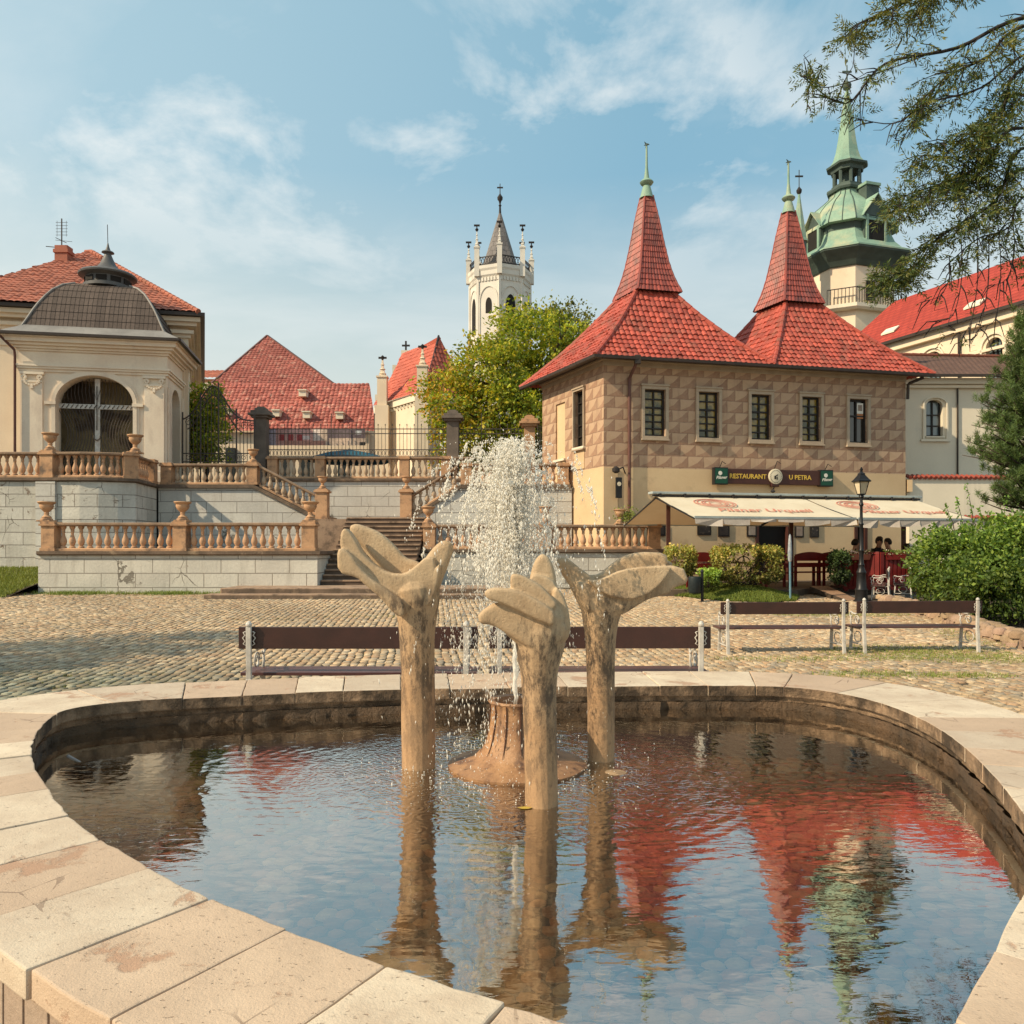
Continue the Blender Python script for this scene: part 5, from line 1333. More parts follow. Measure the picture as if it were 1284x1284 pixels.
# ============================================================ large house behind the pavilion
hb = thing('manor_house', 'large cream house with hipped orange tile roof behind the pavilion', 'house', (-20, 38, 4))
F = [(-22.6, 32.25), (-13.8, 34), (-19.2, 48), (-28, 46.2)]
zc = 11.35
facade('wall', F[0], F[1], 3.9, zc, [], M['plaster_cream'], hb)
facade('wall', F[1], F[2], 3.9, zc, [(3, 4.0, 6, 8, 0), (6.5, 7.5, 6, 8, 0)], M['plaster_cream'], hb)
facade('wall', F[2], F[3], 3.9, zc, [], M['plaster_cream'], hb); facade('wall', F[3], F[0], 3.9, zc, [], M['plaster_cream'], hb)
m = MB()
for d_, a, b in ((.06, 9.9, 10.05), (.10, 10.55, 10.70), (.22, 10.7, 10.85), (.34, 11.0, 11.15), (.48, 11.15, 11.34)): sweep(m, [(*F[0], 0), (*F[1], 0), (*F[2], 0)], rect(-.1, d_, a, b))
m.build('cornice', M['plaster_cream'], hb)
m = MB(); sweep(m, [(*F[0], 0), (*F[1], 0), (*F[2], 0)], rect(.45, .66, 11.36, 11.50)); m.build('gutter', M['gutter'], hb)
m = MB()
u_ = V((F[1][0] - F[0][0], F[1][1] - F[0][1], 0)).normalized()
for s_ in (.35, 1.25):
    c_ = V((*F[1], 0)) - u_ * s_; m = MB(); m.obox((c_.x, c_.y - .02, 7.0), .22, .07, 2.9, u_, V((u_.y, -u_.x, 0)))
    m.build('pilaster', M['plaster_cream'], hb, bevel=.01)
cF = V((sum(p_[0] for p_ in F) / 4, sum(p_[1] for p_ in F) / 4, 0)); ap = V((-20.9, 39.6, 16.3)); ap2 = V((-21.2, 39.7, 16.3))
E = [V((*p_, 0)) + (V((*p_, 0)) - cF).normalized() * .85 + V((0, 0, 11.5)) for p_ in F]
tile_face('roof', E[0], E[1], ap2, ap, M['tile_orange'], hb, .26, .34, .04)
tile_face('roof', E[1], E[2], ap, ap, M['tile_orange'], hb, .26, .34, .04)
tile_face('roof', E[3], E[0], ap2, ap2, M['tile_orange'], hb, .5, .5, .04)
tile_face('roof', E[2], E[3], ap, ap2, M['tile_orange'], hb, .5, .5, .04)
ridge('roof_hip', E[1], ap, hb, M['tile_orange'], .12); ridge('roof_hip', E[2], ap, hb, M['tile_orange'], .12); ridge('roof_ridge', ap2, ap, hb, M['tile_orange'], .12)
chx, chy = X(80, 38), 38
m = MB(); m.box(chx - .3, chy - .25, 13.5, chx + .3, chy + .25, 15.95); m.box(chx - .35, chy - .3, 15.6, chx + .35, chy + .3, 15.76); m.build('chimney', M['tile_orange'], hb, colors=np.ones((16, 3)))
m = MB(); m.tube([(X(237, 34.5), 34.2, 10.9), (X(237, 34.5) + .02, 34.05, 10.5), (X(237, 34.5) + .02, 34.05, 3.9)], .05, 8); m.build('downpipe', M['gutter'], hb, smooth=True)
an = thing('antenna', 'thin television antenna on the house chimney', 'antenna', (chx - .08, chy, 15.5))
m = MB(); ax_ = chx - .10; m.tube([(ax_, chy, 15.4), (ax_, chy, 17.3)], .03, 6)
m.build('mast', M['iron'], an)
m = MB()
for z_ in (16.5, 16.65, 16.8, 16.95, 17.1): m.tube([(ax_ - .28, chy, z_ + .02), (ax_ + .28, chy, z_ + .02)], .010, 4)
for x_ in (-.22, .22): m.tube([(ax_ + x_, chy, 16.45), (ax_ + x_, chy, 17.2)], .008, 4)
m.tube([(ax_ - .75, chy, 15.98), (ax_ + .1, chy, 15.9)], .02, 5); m.tube([(ax_, chy - .5, 16.2), (ax_, chy + .4, 16.3)], .015, 5); m.tube([(ax_ - .3, chy, 16.28), (ax_ + .5, chy, 16.2)], .010, 5)
m.build('elements', M['iron'], an)

# ============================================================ distant red roofed hall
rh = thing('red_roofed_hall', 'long low hall with wide red tile roof and small roof vents', 'building', (-16, 56, 4.3))
zeE = 1.65 + (686 - 541) * .055; y0_ = 55
xl, xr = X(250, 55), X(472, 55)
m = MB(); m.box(xl - 6, 55.4, 4.3, xr - .6, 62, zeE); m.build('wall', M['plaster_cream'], rh)
zR = 1.65 + (686 - 478) * .058
tile_face('roof', (xl - 6, 55, zeE), (xr, 55, zeE + .0), (xl - 6, 58.5, zR + .1), (X(463, 58.5), 58.5, zR - .25), M['tile_far'], rh, .30, .30, .06, cval=.2)
for px_ in (290, 383, 430, 341, 357): m = MB(); m.box(X(px_ - (4 if px_ in (341, 357) else 6), 55.3), 55.2, 4.7, X(px_ + 5, 55.3), 55.4, zeE - 1.1 - (.6 if px_ > 300 else 0)); m.build('window', M['curtain_teal'], rh)
# back part with the tall hip end
xa, xb, xc_ = X(262, 60), X(432, 60), X(335, 66)
zB = 1.65 + (686 - 482) * .060; zA = 1.65 + (686 - 421) * .066
tile_face('roof', (X(252, 60), 60, zB - .6), (X(440, 60), 60, zB - .9), (xc_, 66, zA), (xc_, 66, zA), M['tile_far'], rh, .30, .30, .05, cval=.12, tone=.8)
m = MB(); m.prism([(X(262, 60.5), 60.5), (X(432, 60.5), 60.5), (X(432, 60.5), 74), (X(262, 60.5), 74)], 4.3, zB - .5); m.build('wall', M['plaster_cream'], rh)
m = MB()
for p0_, p1_ in (((X(252, 60), 60, zB - .6), (xc_, 66, zA)), ((X(440, 60), 60, zB - .9), (xc_, 66, zA))): m = MB(); m.beam(p0_, p1_, .18, .16); m.build('roof_edge', M['downpipe'], rh)
m = MB(); m.poly3([(X(440, 60), 60, zB - .9), (X(440, 60) + 1, 80, zB - .9), (xc_, 80, zA), (xc_, 66, zA)]); m.poly3([(X(252, 60), 60, zB - .6), (xc_, 66, zA), (xc_, 80, zA), (X(252, 60), 80, zB - .6)]); m.build('roof', M['tile_far'], rh, colors=np.ones((8, 3)))
for px_, py_ in ((263, 486), (288, 517), (382, 494), (349, 519), (387, 521), (428, 522)):
    t_ = (zeE + 0 - (1.65 + (686 - py_) * .0565)) ; yv = 55 + (px_ * 0) + (541 - py_) / 66 * 3.5
    zc_ = 1.65 + (686 - py_) * yv / 1000
    m = MB(); m.box(X(px_ - 4.5, yv), yv - .65, zc_ - .28, X(px_ + 4.5, yv), yv + .6, zc_ + .12); m.box(X(px_ - 5.5, yv), yv - .75, zc_ + .12, X(px_ + 5.5, yv), yv + .6, zc_ + .2); m.build('roof_vent', M['plaster_white'], rh)
ob = thing('small_tan_house', 'sliver of a tan house with flat tile roof left of the red hall', 'house', (-27, 70, 4))
m = MB(); m.box(X(225, 70), 70, 4, X(282, 70), 75, 16.4); m.build('wall', surf('ochre', (.55, .33, .18), (.45, .27, .15)), ob)
tile_face('roof', (X(222, 69.6), 69.6, 16.4), (X(284, 69.6), 69.6, 16.4), (X(226, 72.5), 72.5, 17.7), (X(282, 72.5), 72.5, 17.7), M['tile_orange'], ob, .4, .4, .05)

# ============================================================ chapel
ch = thing('gothic_chapel', 'small cream chapel with steep red roof and thin buttress pinnacles', 'church', (-6, 50, 4.3))
C0, C1, C2 = (X(530, 48), 48), (X(471, 53), 53), (X(590, 50.5), 50.5); zE = 10.95
A_ = (X(550, 51.5), 51.5, 15.25); Rg = (X(509, 56.5), 56.5, 15.25)
facade('wall', C1, C0, 4.3, zE, [], M['plaster_cream'], ch); facade('wall', C0, C2, 4.3, zE, [(1.3, 2.2, 5.5, 9.6, .6)], M['plaster_cream'], ch, .3)
m = MB(); sweep(m, [(*C1, 0), (*C0, 0), (*C2, 0)], rect(-.1, .14, 10.55, 10.98)); m.build('cornice', M['plaster_white'], ch)
L_ = math.hypot(C0[0] - C1[0], C0[1] - C1[1]); m = MB()
for q in range(int(L_ / .42)):
    t_ = (q + .5) * .42 / L_; m.obox((C1[0] * (1 - t_) + C0[0] * t_ , C1[1] * (1 - t_) + C0[1] * t_ - .04, 10.42), .09, .05, .10)
m.build('corbel', M['plaster_white'], ch)
e = lambda p_, z=zE: (p_[0] + (.25 if p_ is C2 else (-.15 if p_ is C1 else 0)), p_[1] - .25, z)
tile_face('roof', e(C1), e(C0), Rg, A_, M['tile_chapel'], ch, .28, .34, .05, sag=.28)
tile_face('roof', e(C0), e(C2), A_, A_, M['tile_chapel'], ch, .28, .34, .05, sag=.28, tone=.8)  # slope turned from the sun: its shade is put into the tile tone
m = MB(); m.poly3([e(C2), (e(C2)[0], 60, zE), Rg, A_]); m.build('roof', M['tile_chapel'], ch, colors=np.ones((4, 3)))
hip('roof_hip', C0 + (zE,), A_, ch, M['iron'], .08, .28)
def pinnacle(mb, x, y, z0, z1, w=.35):
    hh = z1 - z0; mb.box(x - w, y - w, z0, x + w, y + w, z0 + hh * .55); mb.box(x - w * 1.2, y - w * 1.2, z0 + hh * .55, x + w * 1.2, y + w * 1.2, z0 + hh * .58)
    mb.lathe([(w * .95, z0 + hh * .58), (w * .42, z0 + hh * .74), (w * .20, z0 + hh * .92)], (x, y, 0), 4, math.pi / 4)
    for k_ in range(3): mb.lathe([(w * (.85 - .2 * k_), z0 + hh * (.63 + .09 * k_)), (w * (.62 - .18 * k_), z0 + hh * (.65 + .09 * k_))], (x, y, 0), 8)
for px_, yy, zt_, in ((480, 51, 1.65 + (686 - 448) * .051), (530, 47.8, 1.65 + (686 - 434) * .0478)):
    m = MB(); m.box(X(px_, yy) - .42, yy - .5, 4.3, X(px_, yy) + .42, yy + .3, zE - .3); pinnacle(m, X(px_, yy), yy - .1, zE - .3, zt_ + .1, .30); m.build('buttress', M['plaster_cream'], ch)
    m = MB(); xx = X(px_, yy); m.box(xx - .26, yy - .14, zt_ - .12, xx + .26, yy - .06, zt_ + .0); m.lathe([(.03, -.3), (.12, 0), (.03, .1)], (xx, yy - .1, zt_), 8); m.build('finial', M['iron'], ch)
m = MB(); gx, gy = X(509, 57), 57; zt_ = 1.65 + (686 - 447) * .057
for k_ in range(4): m.box(gx - .32 - k_ * .62, gy - .2, 11, gx + .30 - k_ * .62, gy + .2, zt_ - k_ * 1.05 + .4); 
m.build('stepped_gable', M['plaster_white'], ch)
m = MB(); m.box(gx - .06, gy - .06, zt_ + .4, gx + .06, gy + .06, zt_ + 1.1); m.box(gx - .28, gy - .05, zt_ + .72, gx + .28, gy + .05, zt_ + .84); m.build('cross', M['iron'], ch)
m = MB(); m.tube([(X(486, 51.5), 51.2, 11), (X(488, 51.5), 51.1, 10.2), (X(488, 51.5), 51.1, 4.3)], .06, 6); m.build('downpipe', M['gutter'], ch)

# ============================================================ white octagonal tower
wt_ = thing('white_church_tower', 'slender white octagonal tower with grey cone roof and eight pinnacles', 'tower', (-1.12, 80, 4))
tx, ty = X(627, 80), 80
r8 = 3.0 / 1.0
def octa(prof, rot=R(-90), n=8): m = MB(); m.lathe(prof, (tx, ty, 0), n, rot); return m
octa([(r8, 4), (r8, 27.9)]).build('shaft', M['plaster_tower'], wt_)
octa([(r8 + .02, 27.9), (r8 + .16, 28.1), (r8 + .18, 28.5), (r8 + .28, 28.7), (r8 + .30, 29.0)]).build('cornice', M['plaster_tower'], wt_)
fm = MB(); wd = MB(); fr = MB()
for k_ in range(8):
    a0, a1 = R(-90 + 45 * k_), R(-45 + 45 * k_); p0 = V((tx + r8 * math.cos(a0), ty + r8 * math.sin(a0), 0)); p1 = V((tx + r8 * math.cos(a1), ty + r8 * math.sin(a1), 0))
    mid = (p0 + p1) / 2; u_ = (p1 - p0).normalized(); nn = V((mid.x - tx, mid.y - ty, 0)).normalized()
    for j in range(7):
        c_ = p0 + (p1 - p0) * ((j + .5) / 7) + nn * .03; fm.obox((c_.x, c_.y, 27.7), .10, .07, .18, u_, nn)
    fm.obox((p0.x + nn.x * 0, p0.y, 16), .12, .12, 12, u_, nn)
    # blind pointed arch band and opening
    def arc(hw, zs, zt, n_=10):
        out = []
        for j in range(n_ + 1):
            t_ = j / n_; out.append((-hw + hw * (1 - math.cos(t_ * math.pi / 2)), zs + (zt - zs) * math.sin(t_ * math.pi / 2)))
        return out + [(-x_, z_) for x_, z_ in out[::-1][1:]]
    b_ = [(-.95, 20)] + arc(.95, 25.6, 27.0) + [(.95, 20)]
    for q in range(len(b_) - 1):
        A2, B2 = b_[q], b_[q + 1]; fr.beam(mid + u_ * A2[0] + V((0, 0, A2[1])) + nn * .03, mid + u_ * B2[0] + V((0, 0, B2[1])) + nn * .03, .10, .10, up=nn)
    if k_ % 2 == 0:
        o_ = [(-.5, 22.6)] + arc(.5, 25.0, 26.2) + [(.5, 22.6)]
        wd = MB(); wd.extr([mid + u_ * p_[0] + V((0, 0, p_[1])) + nn * .02 for p_ in o_], nn * .02); wd.build('belfry_window', M['dark_hole'], wt_)
    else:
        o_ = [(-.32, 24.4)] + arc(.32, 25.2, 25.9) + [(.32, 24.4)]
        wd = MB(); wd.extr([mid + u_ * p_[0] + V((0, 0, p_[1])) + nn * .02 for p_ in o_], nn * .02); wd.build('belfry_window', M['dark_hole'], wt_)
        for z_ in (20, 14.5): wd = MB(); wd.obox(mid + V((0, 0, z_)) + nn * .02, .22, .02, .5, u_, nn); wd.build('slit_window', M['dark_hole'], wt_)
fm.build('frieze', M['plaster_tower'], wt_); fr.build('blind_arch', M['plaster_tower'], wt_)
m = MB()
for k_ in range(8):
    a0 = R(-90 + 45 * k_); a1 = R(-45 + 45 * k_); q0 = V((tx + 3.1 * math.cos(a0), ty + 3.1 * math.sin(a0), 0)); q1 = V((tx + 3.1 * math.cos(a1), ty + 3.1 * math.sin(a1), 0))
    for z_ in (29.15, 29.85): m.beam(q0 + V((0, 0, z_)), q1 + V((0, 0, z_)), .07, .09)
    for j in range(8):
        c_ = q0 + (q1 - q0) * (j / 8); d_ = q0 + (q1 - q0) * ((j + 1) / 8); m.tube([c_ + V((0, 0, 29.1)), d_ + V((0, 0, 29.85))], .035, 4); m.tube([d_ + V((0, 0, 29.1)), c_ + V((0, 0, 29.85))], .035, 4)
m.build('gallery_rail', M['iron'], wt_)
for k_ in range(8):
    a0 = R(-90 + 45 * k_); m = MB(); px_, py_ = tx + 3.15 * math.cos(a0), ty + 3.15 * math.sin(a0)
    pinnacle(m, px_, py_, 28.0, 33.0 - (.8 if k_ in (2, 6) else 0), .24); m.build('pinnacle', M['plaster_tower'], wt_)
    m = MB(); zt_ = 33.0 - (.8 if k_ in (2, 6) else 0); m.box(px_ - .28, py_ - .1, zt_ - .05, px_ + .28, py_ + .1, zt_ + .08); m.lathe([(.05, -.6), (.18, -.4), (.05, -.2), (.05, .0)], (px_, py_, zt_), 6); m.build('finial', M['iron'], wt_)
octa([(1.95, 29.2), (1.95, 29.5), (1.80, 29.6), (.10, 35.2)]).build('cone_roof', M['slate'], wt_)
m = MB(); m.lathe([(.13, 35.1), (.09, 35.8), (.16, 35.9), (.07, 36.05), (.12, 36.3), (.26, 36.5), (.28, 36.75), (.14, 36.95), (.05, 37.1), (.04, 38.1)], (tx, ty, 0), 10); m.box(tx - .30, ty - .05, 37.65, tx + .30, ty + .05, 37.77); m.build('spire_cross', M['iron'], wt_, smooth=True)
# ============================================================ restaurant
A_2, B_2, D_2 = V((3.22, 28, 0)), V((15.2, 30.8, 0)), V((1.24, 32.5, 0)); C_2 = D_2 + (B_2 - A_2)
rs = thing('restaurant_house', 'sgraffito decorated restaurant house with two red tile spires', 'restaurant', (3.22, 28, gz(28)))
Uf = (B_2 - A_2).normalized(); Nf = V((Uf.y, -Uf.x, 0)); Lf = (B_2 - A_2).length
def onf(px):   # distance along the front for a pixel column
    k_ = (px - CX) / FP; return (k_ * A_2.y - A_2.x) / (Uf.x - k_ * Uf.y)
def fp(u, v, d=0): return A_2 + Uf * u + V((0, 0, v)) + Nf * d
ZS, ZT = 4.46, 8.25
wins = []
for a, b in ((808, 833.5), (876, 900), (942, 965), (1005, 1028), (1065, 1086)):
    uc = (onf(a) + onf(b)) / 2; wins.append((uc - .40, uc + .40, 5.60, 7.27, 0))
facade('sgraffito_wall', A_2.xy, B_2.xy, ZS, ZT, wins, M['sgraffito'], rs, .22)
doors = [(onf(948), onf(990), gz(30), 2.75, 0), (onf(1072), onf(1086), gz(30) + .2, 2.9, 0)]
facade('lower_wall', A_2.xy, B_2.xy, 0, ZS - .0, doors, M['plaster_rest'], rs, .3)
LW = (A_2 - D_2).length
def onl(px): k_ = (px - CX) / FP; U = (A_2 - D_2).normalized(); return (k_ * D_2.y - D_2.x) / (U.x - k_ * U.y)
lw = [(onl(721), onl(733), 5.35, 7.45, 0)]
facade('sgraffito_wall', D_2.xy, A_2.xy, ZS + .02, ZT, lw + [(onl(697), onl(708.5), 5.05, 7.25, 0)], M['sgraffito'], rs, .2)
facade('lower_wall', D_2.xy, A_2.xy, 0, ZS + .02, [], M['plaster_rest'], rs)
facade('rear_wall', B_2.xy, C_2.xy, 0, ZT, [], M['plaster_rest'], rs); facade('rear_wall', C_2.xy, D_2.xy, 0, ZT, [], M['plaster_rest'], rs)
Ul = (A_2 - D_2).normalized(); Nl = V((Ul.y, -Ul.x, 0))
lp = lambda u, v, d=0: D_2 + Ul * u + V((0, 0, v)) + Nl * d
# blind panel and bands on the left wall
m = MB(); m.add([lp(onl(697), 5.05, -.06), lp(onl(708.5), 5.05, -.06), lp(onl(708.5), 7.25, -.06), lp(onl(697), 7.25, -.06)], [(0, 1, 2, 3)])
m.build('blind_panel', M['plaster_rest'], rs)
for a, b, zb_ in ((697, 708.5, 5.05), (721, 733, 5.35)):
    ua, ub = onl(a), onl(b); m = MB()
    m.obox(lp((ua + ub) / 2, zb_ - .03, .03), (ub - ua) / 2 + .08, .07, .04, Ul, Nl); m.build('sill', M['plaster_white'], rs)
    m = MB(); m.obox(lp((ua + ub) / 2, (ZS + zb_) / 2, .01), (ub - ua) / 2, .012, (zb_ - ZS) / 2 - .08, Ul, Nl); m.build('apron_panel', M['plaster_rest'], rs)
m = MB(); sweep(m, [tuple(D_2), tuple(A_2), tuple(B_2)], rect(-.05, .05, ZT - .22, ZT - .05)); sweep(m, [tuple(D_2), tuple(A_2), tuple(B_2)], rect(-.05, .14, ZT - .05, ZT + .06)); m.build('cornice', M['win_frame_stone'], rs)
m = MB(); m.obox(fp(-.0, ZS / 2, .0) + Uf * .24, .26, .05, ZS / 2 - .02, Uf, Nf); m.build('corner_quoin', M['plaster_rest'], rs)
def window(parent, P0, U, N, u0, u1, v0, v1, gl, depth=.12, fw=.11, mull=(1,), trans=(.62,), surround=True, arch=0):
    """P0 origin; returns the window object"""
    pt = lambda u, v, d=0: P0 + U * u + V((0, 0, v)) + N * d
    m = MB(); uc = (u0 + u1) / 2; vc = (v0 + v1) / 2
    if surround:
        for (cu, cv_, hu, hv) in ((uc, v1 + fw / 2, (u1 - u0) / 2 + fw, fw / 2), (uc, v0 - fw / 2, (u1 - u0) / 2 + fw, fw / 2), (u0 - fw / 2, vc, fw / 2, (v1 - v0) / 2), (u1 + fw / 2, vc, fw / 2, (v1 - v0) / 2)):
            m.obox(pt(cu, cv_, .03), hu, .055, hv, U, N)
        m.obox(pt(uc, v1 + fw + .03, .05), (u1 - u0) / 2 + fw + .03, .07, .03, U, N); m.obox(pt(uc, v0 - fw - .02, .05), (u1 - u0) / 2 + fw + .02, .08, .03, U, N)
        w_ = m.build('window', M['win_frame_stone'], parent, bevel=.008)
    else:
        m.obox(pt(uc, v0 - .03, .03), (u1 - u0) / 2 + .05, .05, .03, U, N); w_ = m.build('window', M['plaster_white'], parent)
    m = MB(); t_ = .035
    for (cu, cv_, hu, hv) in ((uc, v1 - t_, (u1 - u0) / 2, t_), (uc, v0 + t_, (u1 - u0) / 2, t_), (u0 + t_, vc, t_, (v1 - v0) / 2 - 2 * t_), (u1 - t_, vc, t_, (v1 - v0) / 2 - 2 * t_)):
        m.obox(pt(cu, cv_, -depth), hu, .03, hv, U, N)
    for k_ in mull: m.obox(pt(u0 + (u1 - u0) * k_ / (len(mull) + 1), vc, -depth), .028, .035, (v1 - v0) / 2 - 2 * t_, U, N)
    for k_ in trans: m.obox(pt(uc, v0 + (v1 - v0) * k_, -depth), (u1 - u0) / 2 - 2 * t_, .033, .022 if k_ != .62 else .03, U, N)
    f_ = m.build('frame', M['black_wood'], w_)
    m = MB(); m.add([pt(u0, v0, -depth - .025), pt(u1, v0, -depth - .025), pt(u1, v1, -depth - .025), pt(u0, v1, -depth - .025)], [(0, 1, 2, 3)]); m.build('pane', gl, w_)
    return w_
for i, wv in enumerate(wins):
    window(rs, A_2, Uf, Nf, *wv[:4], M['glass'] if i == 4 else M['glass_tree_reflect'], trans=(.62, .80, .32, .47, .17) if i < 4 else (.62,))
o_ = wins[4]; m = MB(); m.obox(fp(o_[0] + .56, 6.94, -.10), .14, .012, .20, Uf, Nf); m.build('poster', M['sign_white'], rs)
m = MB(); m.obox(fp(o_[0] + .56, 6.96, -.085), .09, .012, .11, Uf, Nf); m.build('poster_print', M['board_light'], rs)
m = MB(); m.obox(fp(o_[0] + .56, 6.64, -.10), .14, .012, .09, Uf, Nf); m.build('poster', surf('orange_card', (.5, .2, .08), None, 3, .6, 0), rs)
window(rs, D_2, Ul, Nl, *lw[0][:4], M['glass'], trans=(.2, .4, .62, .8), depth=.14, fw=.07)
# doors and notices under the awning
for i, dd in enumerate(doors):
    m = MB(); m.obox(fp((dd[0] + dd[1]) / 2, (dd[2] + dd[3]) / 2, -.28), (dd[1] - dd[0]) / 2, .02, (dd[3] - dd[2]) / 2, Uf, Nf); dr = m.build('door', M['dark_hole'], rs)
    m = MB()
    for uu in (dd[0] + .03, dd[1] - .03): m.obox(fp(uu, (dd[2] + dd[3]) / 2, -.05), .06, .10, (dd[3] - dd[2]) / 2, Uf, Nf)
    m.build('door_frame', M['sign_brown'], dr)
for a, b, y0, y1, mt in ((874, 891, 652, 671, 'poster'), (900, 914, 654, 673, 'poster'), (936, 948, 655, 673, 'board_light'), (996, 1007, 654, 674, 'board_light'), (1015, 1026, 654, 674, 'poster'), (824, 834, 655, 672, 'poster')):
    ua, ub = onf(a), onf(b); yy = fp((ua + ub) / 2, 0).y; z1_, z0_ = Z(y0, yy), Z(y1, yy)
    m = MB(); m.obox(fp((ua + ub) / 2, (z0_ + z1_) / 2, .03), (ub - ua) / 2, .025, (z1_ - z0_) / 2, Uf, Nf); q = m.build('notice_frame', M['black_wood'], rs, bevel=.004)
    m = MB(); m.obox(fp((ua + ub) / 2, (z0_ + z1_) / 2, .058), (ub - ua) / 2 - .06, .004, (z1_ - z0_) / 2 - .06, Uf, Nf); m.build('notice', M[mt], q)
# roof: two truncated pyramids
Mf = (A_2 + B_2) / 2; Mb_ = (D_2 + C_2) / 2; OH = .62
def roofcorner(p, du, dl): return p + Uf * du - Ul * dl * -1
c1 = (A_2 + Mf + Mb_ + D_2) / 4; c2 = (Mf + B_2 + C_2 + Mb_) / 4
zE = 8.22
a_ = A_2 - Uf * OH + Ul * OH; b_ = B_2 + Uf * OH + Ul * OH; d__ = D_2 - Uf * OH - Ul * OH; cc = C_2 + Uf * OH - Ul * OH
mf = Mf + Ul * OH; mb_ = Mb_ - Ul * OH
up = lambda p, z: V((p.x, p.y, z))
APZ = 12.45
for (cn, q) in ((c1, (a_, mf, mb_, d__)), (c2, (mf, b_, cc, mb_))):
    top = up(cn, APZ); q = [up(p, zE) for p in q]
    for i in range(4):
        tile_face('roof', q[i], q[(i + 1) % 4], top, top, M['tile'], rs, .205, .30, .045, sag=.30, sub=5, lip=.035, cval=.26)
    for i in range(4):
        hip('roof_hip', q[i], top, rs, M['tile'], .10, .30)
    # spire
    z0, z1 = 11.35, 15.25; pf_ = [(0, 1.0), (.03, .955), (.106, .84), (.2, .73), (.32, .62), (.53, .48), (.74, .36), (1, .185)]
    def hw(t): return .89 * np.interp(t, [p_[0] for p_ in pf_], [p_[1] for p_ in pf_])
    rows, ncol, sb = 17, 11, 4
    for side in range(4):
        ang = [0, 1, 2, 3][side]; e1 = [Uf, -Ul, -Uf, Ul][side]; e0 = [Ul, Uf, -Ul, -Uf][side]   # e0 outward, e1 along
        mb = MB(); cols_ = []; nrm_ = e1.cross(V((0, 0, 1)));
        if nrm_.dot(e0) < 0: nrm_ = -nrm_
        rcx = np.random.default_rng(side + int(cn.x * 10)).uniform(.62, 1.25, (rows, ncol + 1)); m_ = ncol * sb + 1
        for r_ in range(rows):
            for fr in (0.0, .97):
                t_ = (r_ + fr) / rows; h_ = hw(t_); zz = z0 + (z1 - z0) * t_
                for c_ in range(m_):
                    s_ = (c_ / (m_ - 1)) * 2 - 1; d_ = (.032 * abs(math.sin(math.pi * (c_ % sb) / sb)) + .03 * (1 - fr)) * (.35 + .65 * h_)
                    p = up(cn, zz) + e0 * h_ * 1.0 + e1 * h_ * s_ + nrm_ * d_
                    mb.v.append(tuple(p)); q_ = rcx[r_, c_ // sb]; cols_.append((q_, q_, q_))
        for r_ in range(rows * 2 - 1):
            for c_ in range(m_ - 1): mb.f.append((r_ * m_ + c_, r_ * m_ + c_ + 1, (r_ + 1) * m_ + c_ + 1, (r_ + 1) * m_ + c_))
        mb.build('spire_roof', M['tile_dark'], rs, smooth=True, colors=np.array(cols_))
    for sx in (-1, 1):
        for sy in (-1, 1):
            m = MB(); m.tube([up(cn, z0 + (z1 - z0) * t_ ) + Uf * sx * hw(t_) + Ul * sy * hw(t_) for t_ in np.linspace(0, 1, 26)], [.055 * (.5 + .5 * hw(t_)) * (1 + .25 * (k_ % 2)) for k_, t_ in enumerate(np.linspace(0, 1, 26))], 6); m.build('spire_hip', M['tile_dark'], rs, smooth=True, colors=np.full((len(m.v), 3), .95))
    m = MB(); m.poly3([up(cn, z0 + .01) + Uf * a * .90 + Ul * b * .90 for a, b in ((-1, -1), (1, -1), (1, 1), (-1, 1))]); m.build('spire_soffit', M['gutter'], rs)
    m = MB(); m.lathe([(.27, 15.18), (.21, 15.4), (.15, 15.62), (.12, 15.68), (.22, 15.72), (.27, 15.80), (.20, 15.88), (.11, 15.94), (.09, 16.05), (.05, 16.4), (.035, 17.15), (.03, 17.25)], (cn.x, cn.y, 0), 14)
    fin = m.build('finial', M['copper'], rs, smooth=True)
    m = MB()
    for k_ in range(7): a = k_ * .9; m.tube([(cn.x, cn.y, 17.27), (cn.x + .11 * math.cos(a) , cn.y + .11 * math.sin(a), 17.27 + .10 * math.sin(a * 2.3))], [.045, .008], 5)
    m.build('star', M['copper_dark'], fin)
m = MB(); pth = [tuple(up(p, 8.12)) for p in (d__, a_, mf, b_)]; sweep(m, pth, [(-.02, 0), (.10, .02), (.11, .12), (-.02, .10)]); m.build('gutter', M['gutter'], rs)
m = MB(); sweep(m, [tuple(up(D_2, 8.28)), tuple(up(A_2, 8.28)), tuple(up(B_2, 8.28))], [(0, 0), (.62, -.09), (.62, -.06), (0, .04)]); m.build('eave_soffit', M['gutter'], rs)
ud = onf(788); m = MB(); m.tube([fp(ud + .10, 8.15, .6), fp(ud + .05, 7.95, .5), fp(ud, 7.6, .09), fp(ud, 7.4, .09), fp(ud, .4, .09)], .055, 8); m.build('downpipe', M['downpipe'], rs, smooth=True)
m = MB(); m.box(fp(ud + .1, 0, .6).x - .1, fp(ud + .1, 0, .6).y - .1, 8.0, fp(ud + .1, 0, .6).x + .1, fp(ud + .1, 0, .6).y + .1, 8.3); m.build('rain_hopper', M['gutter'], rs)
m = MB(); ue = Lf - .02; m.tube([fp(Lf + .4, 8.12, .5), fp(Lf + .05, 7.95, .15), fp(Lf + .03, 7.9, .1), fp(Lf + .03, 7.35, .08)], .06, 8); m.build('downpipe', M['gutter'], rs, smooth=True)
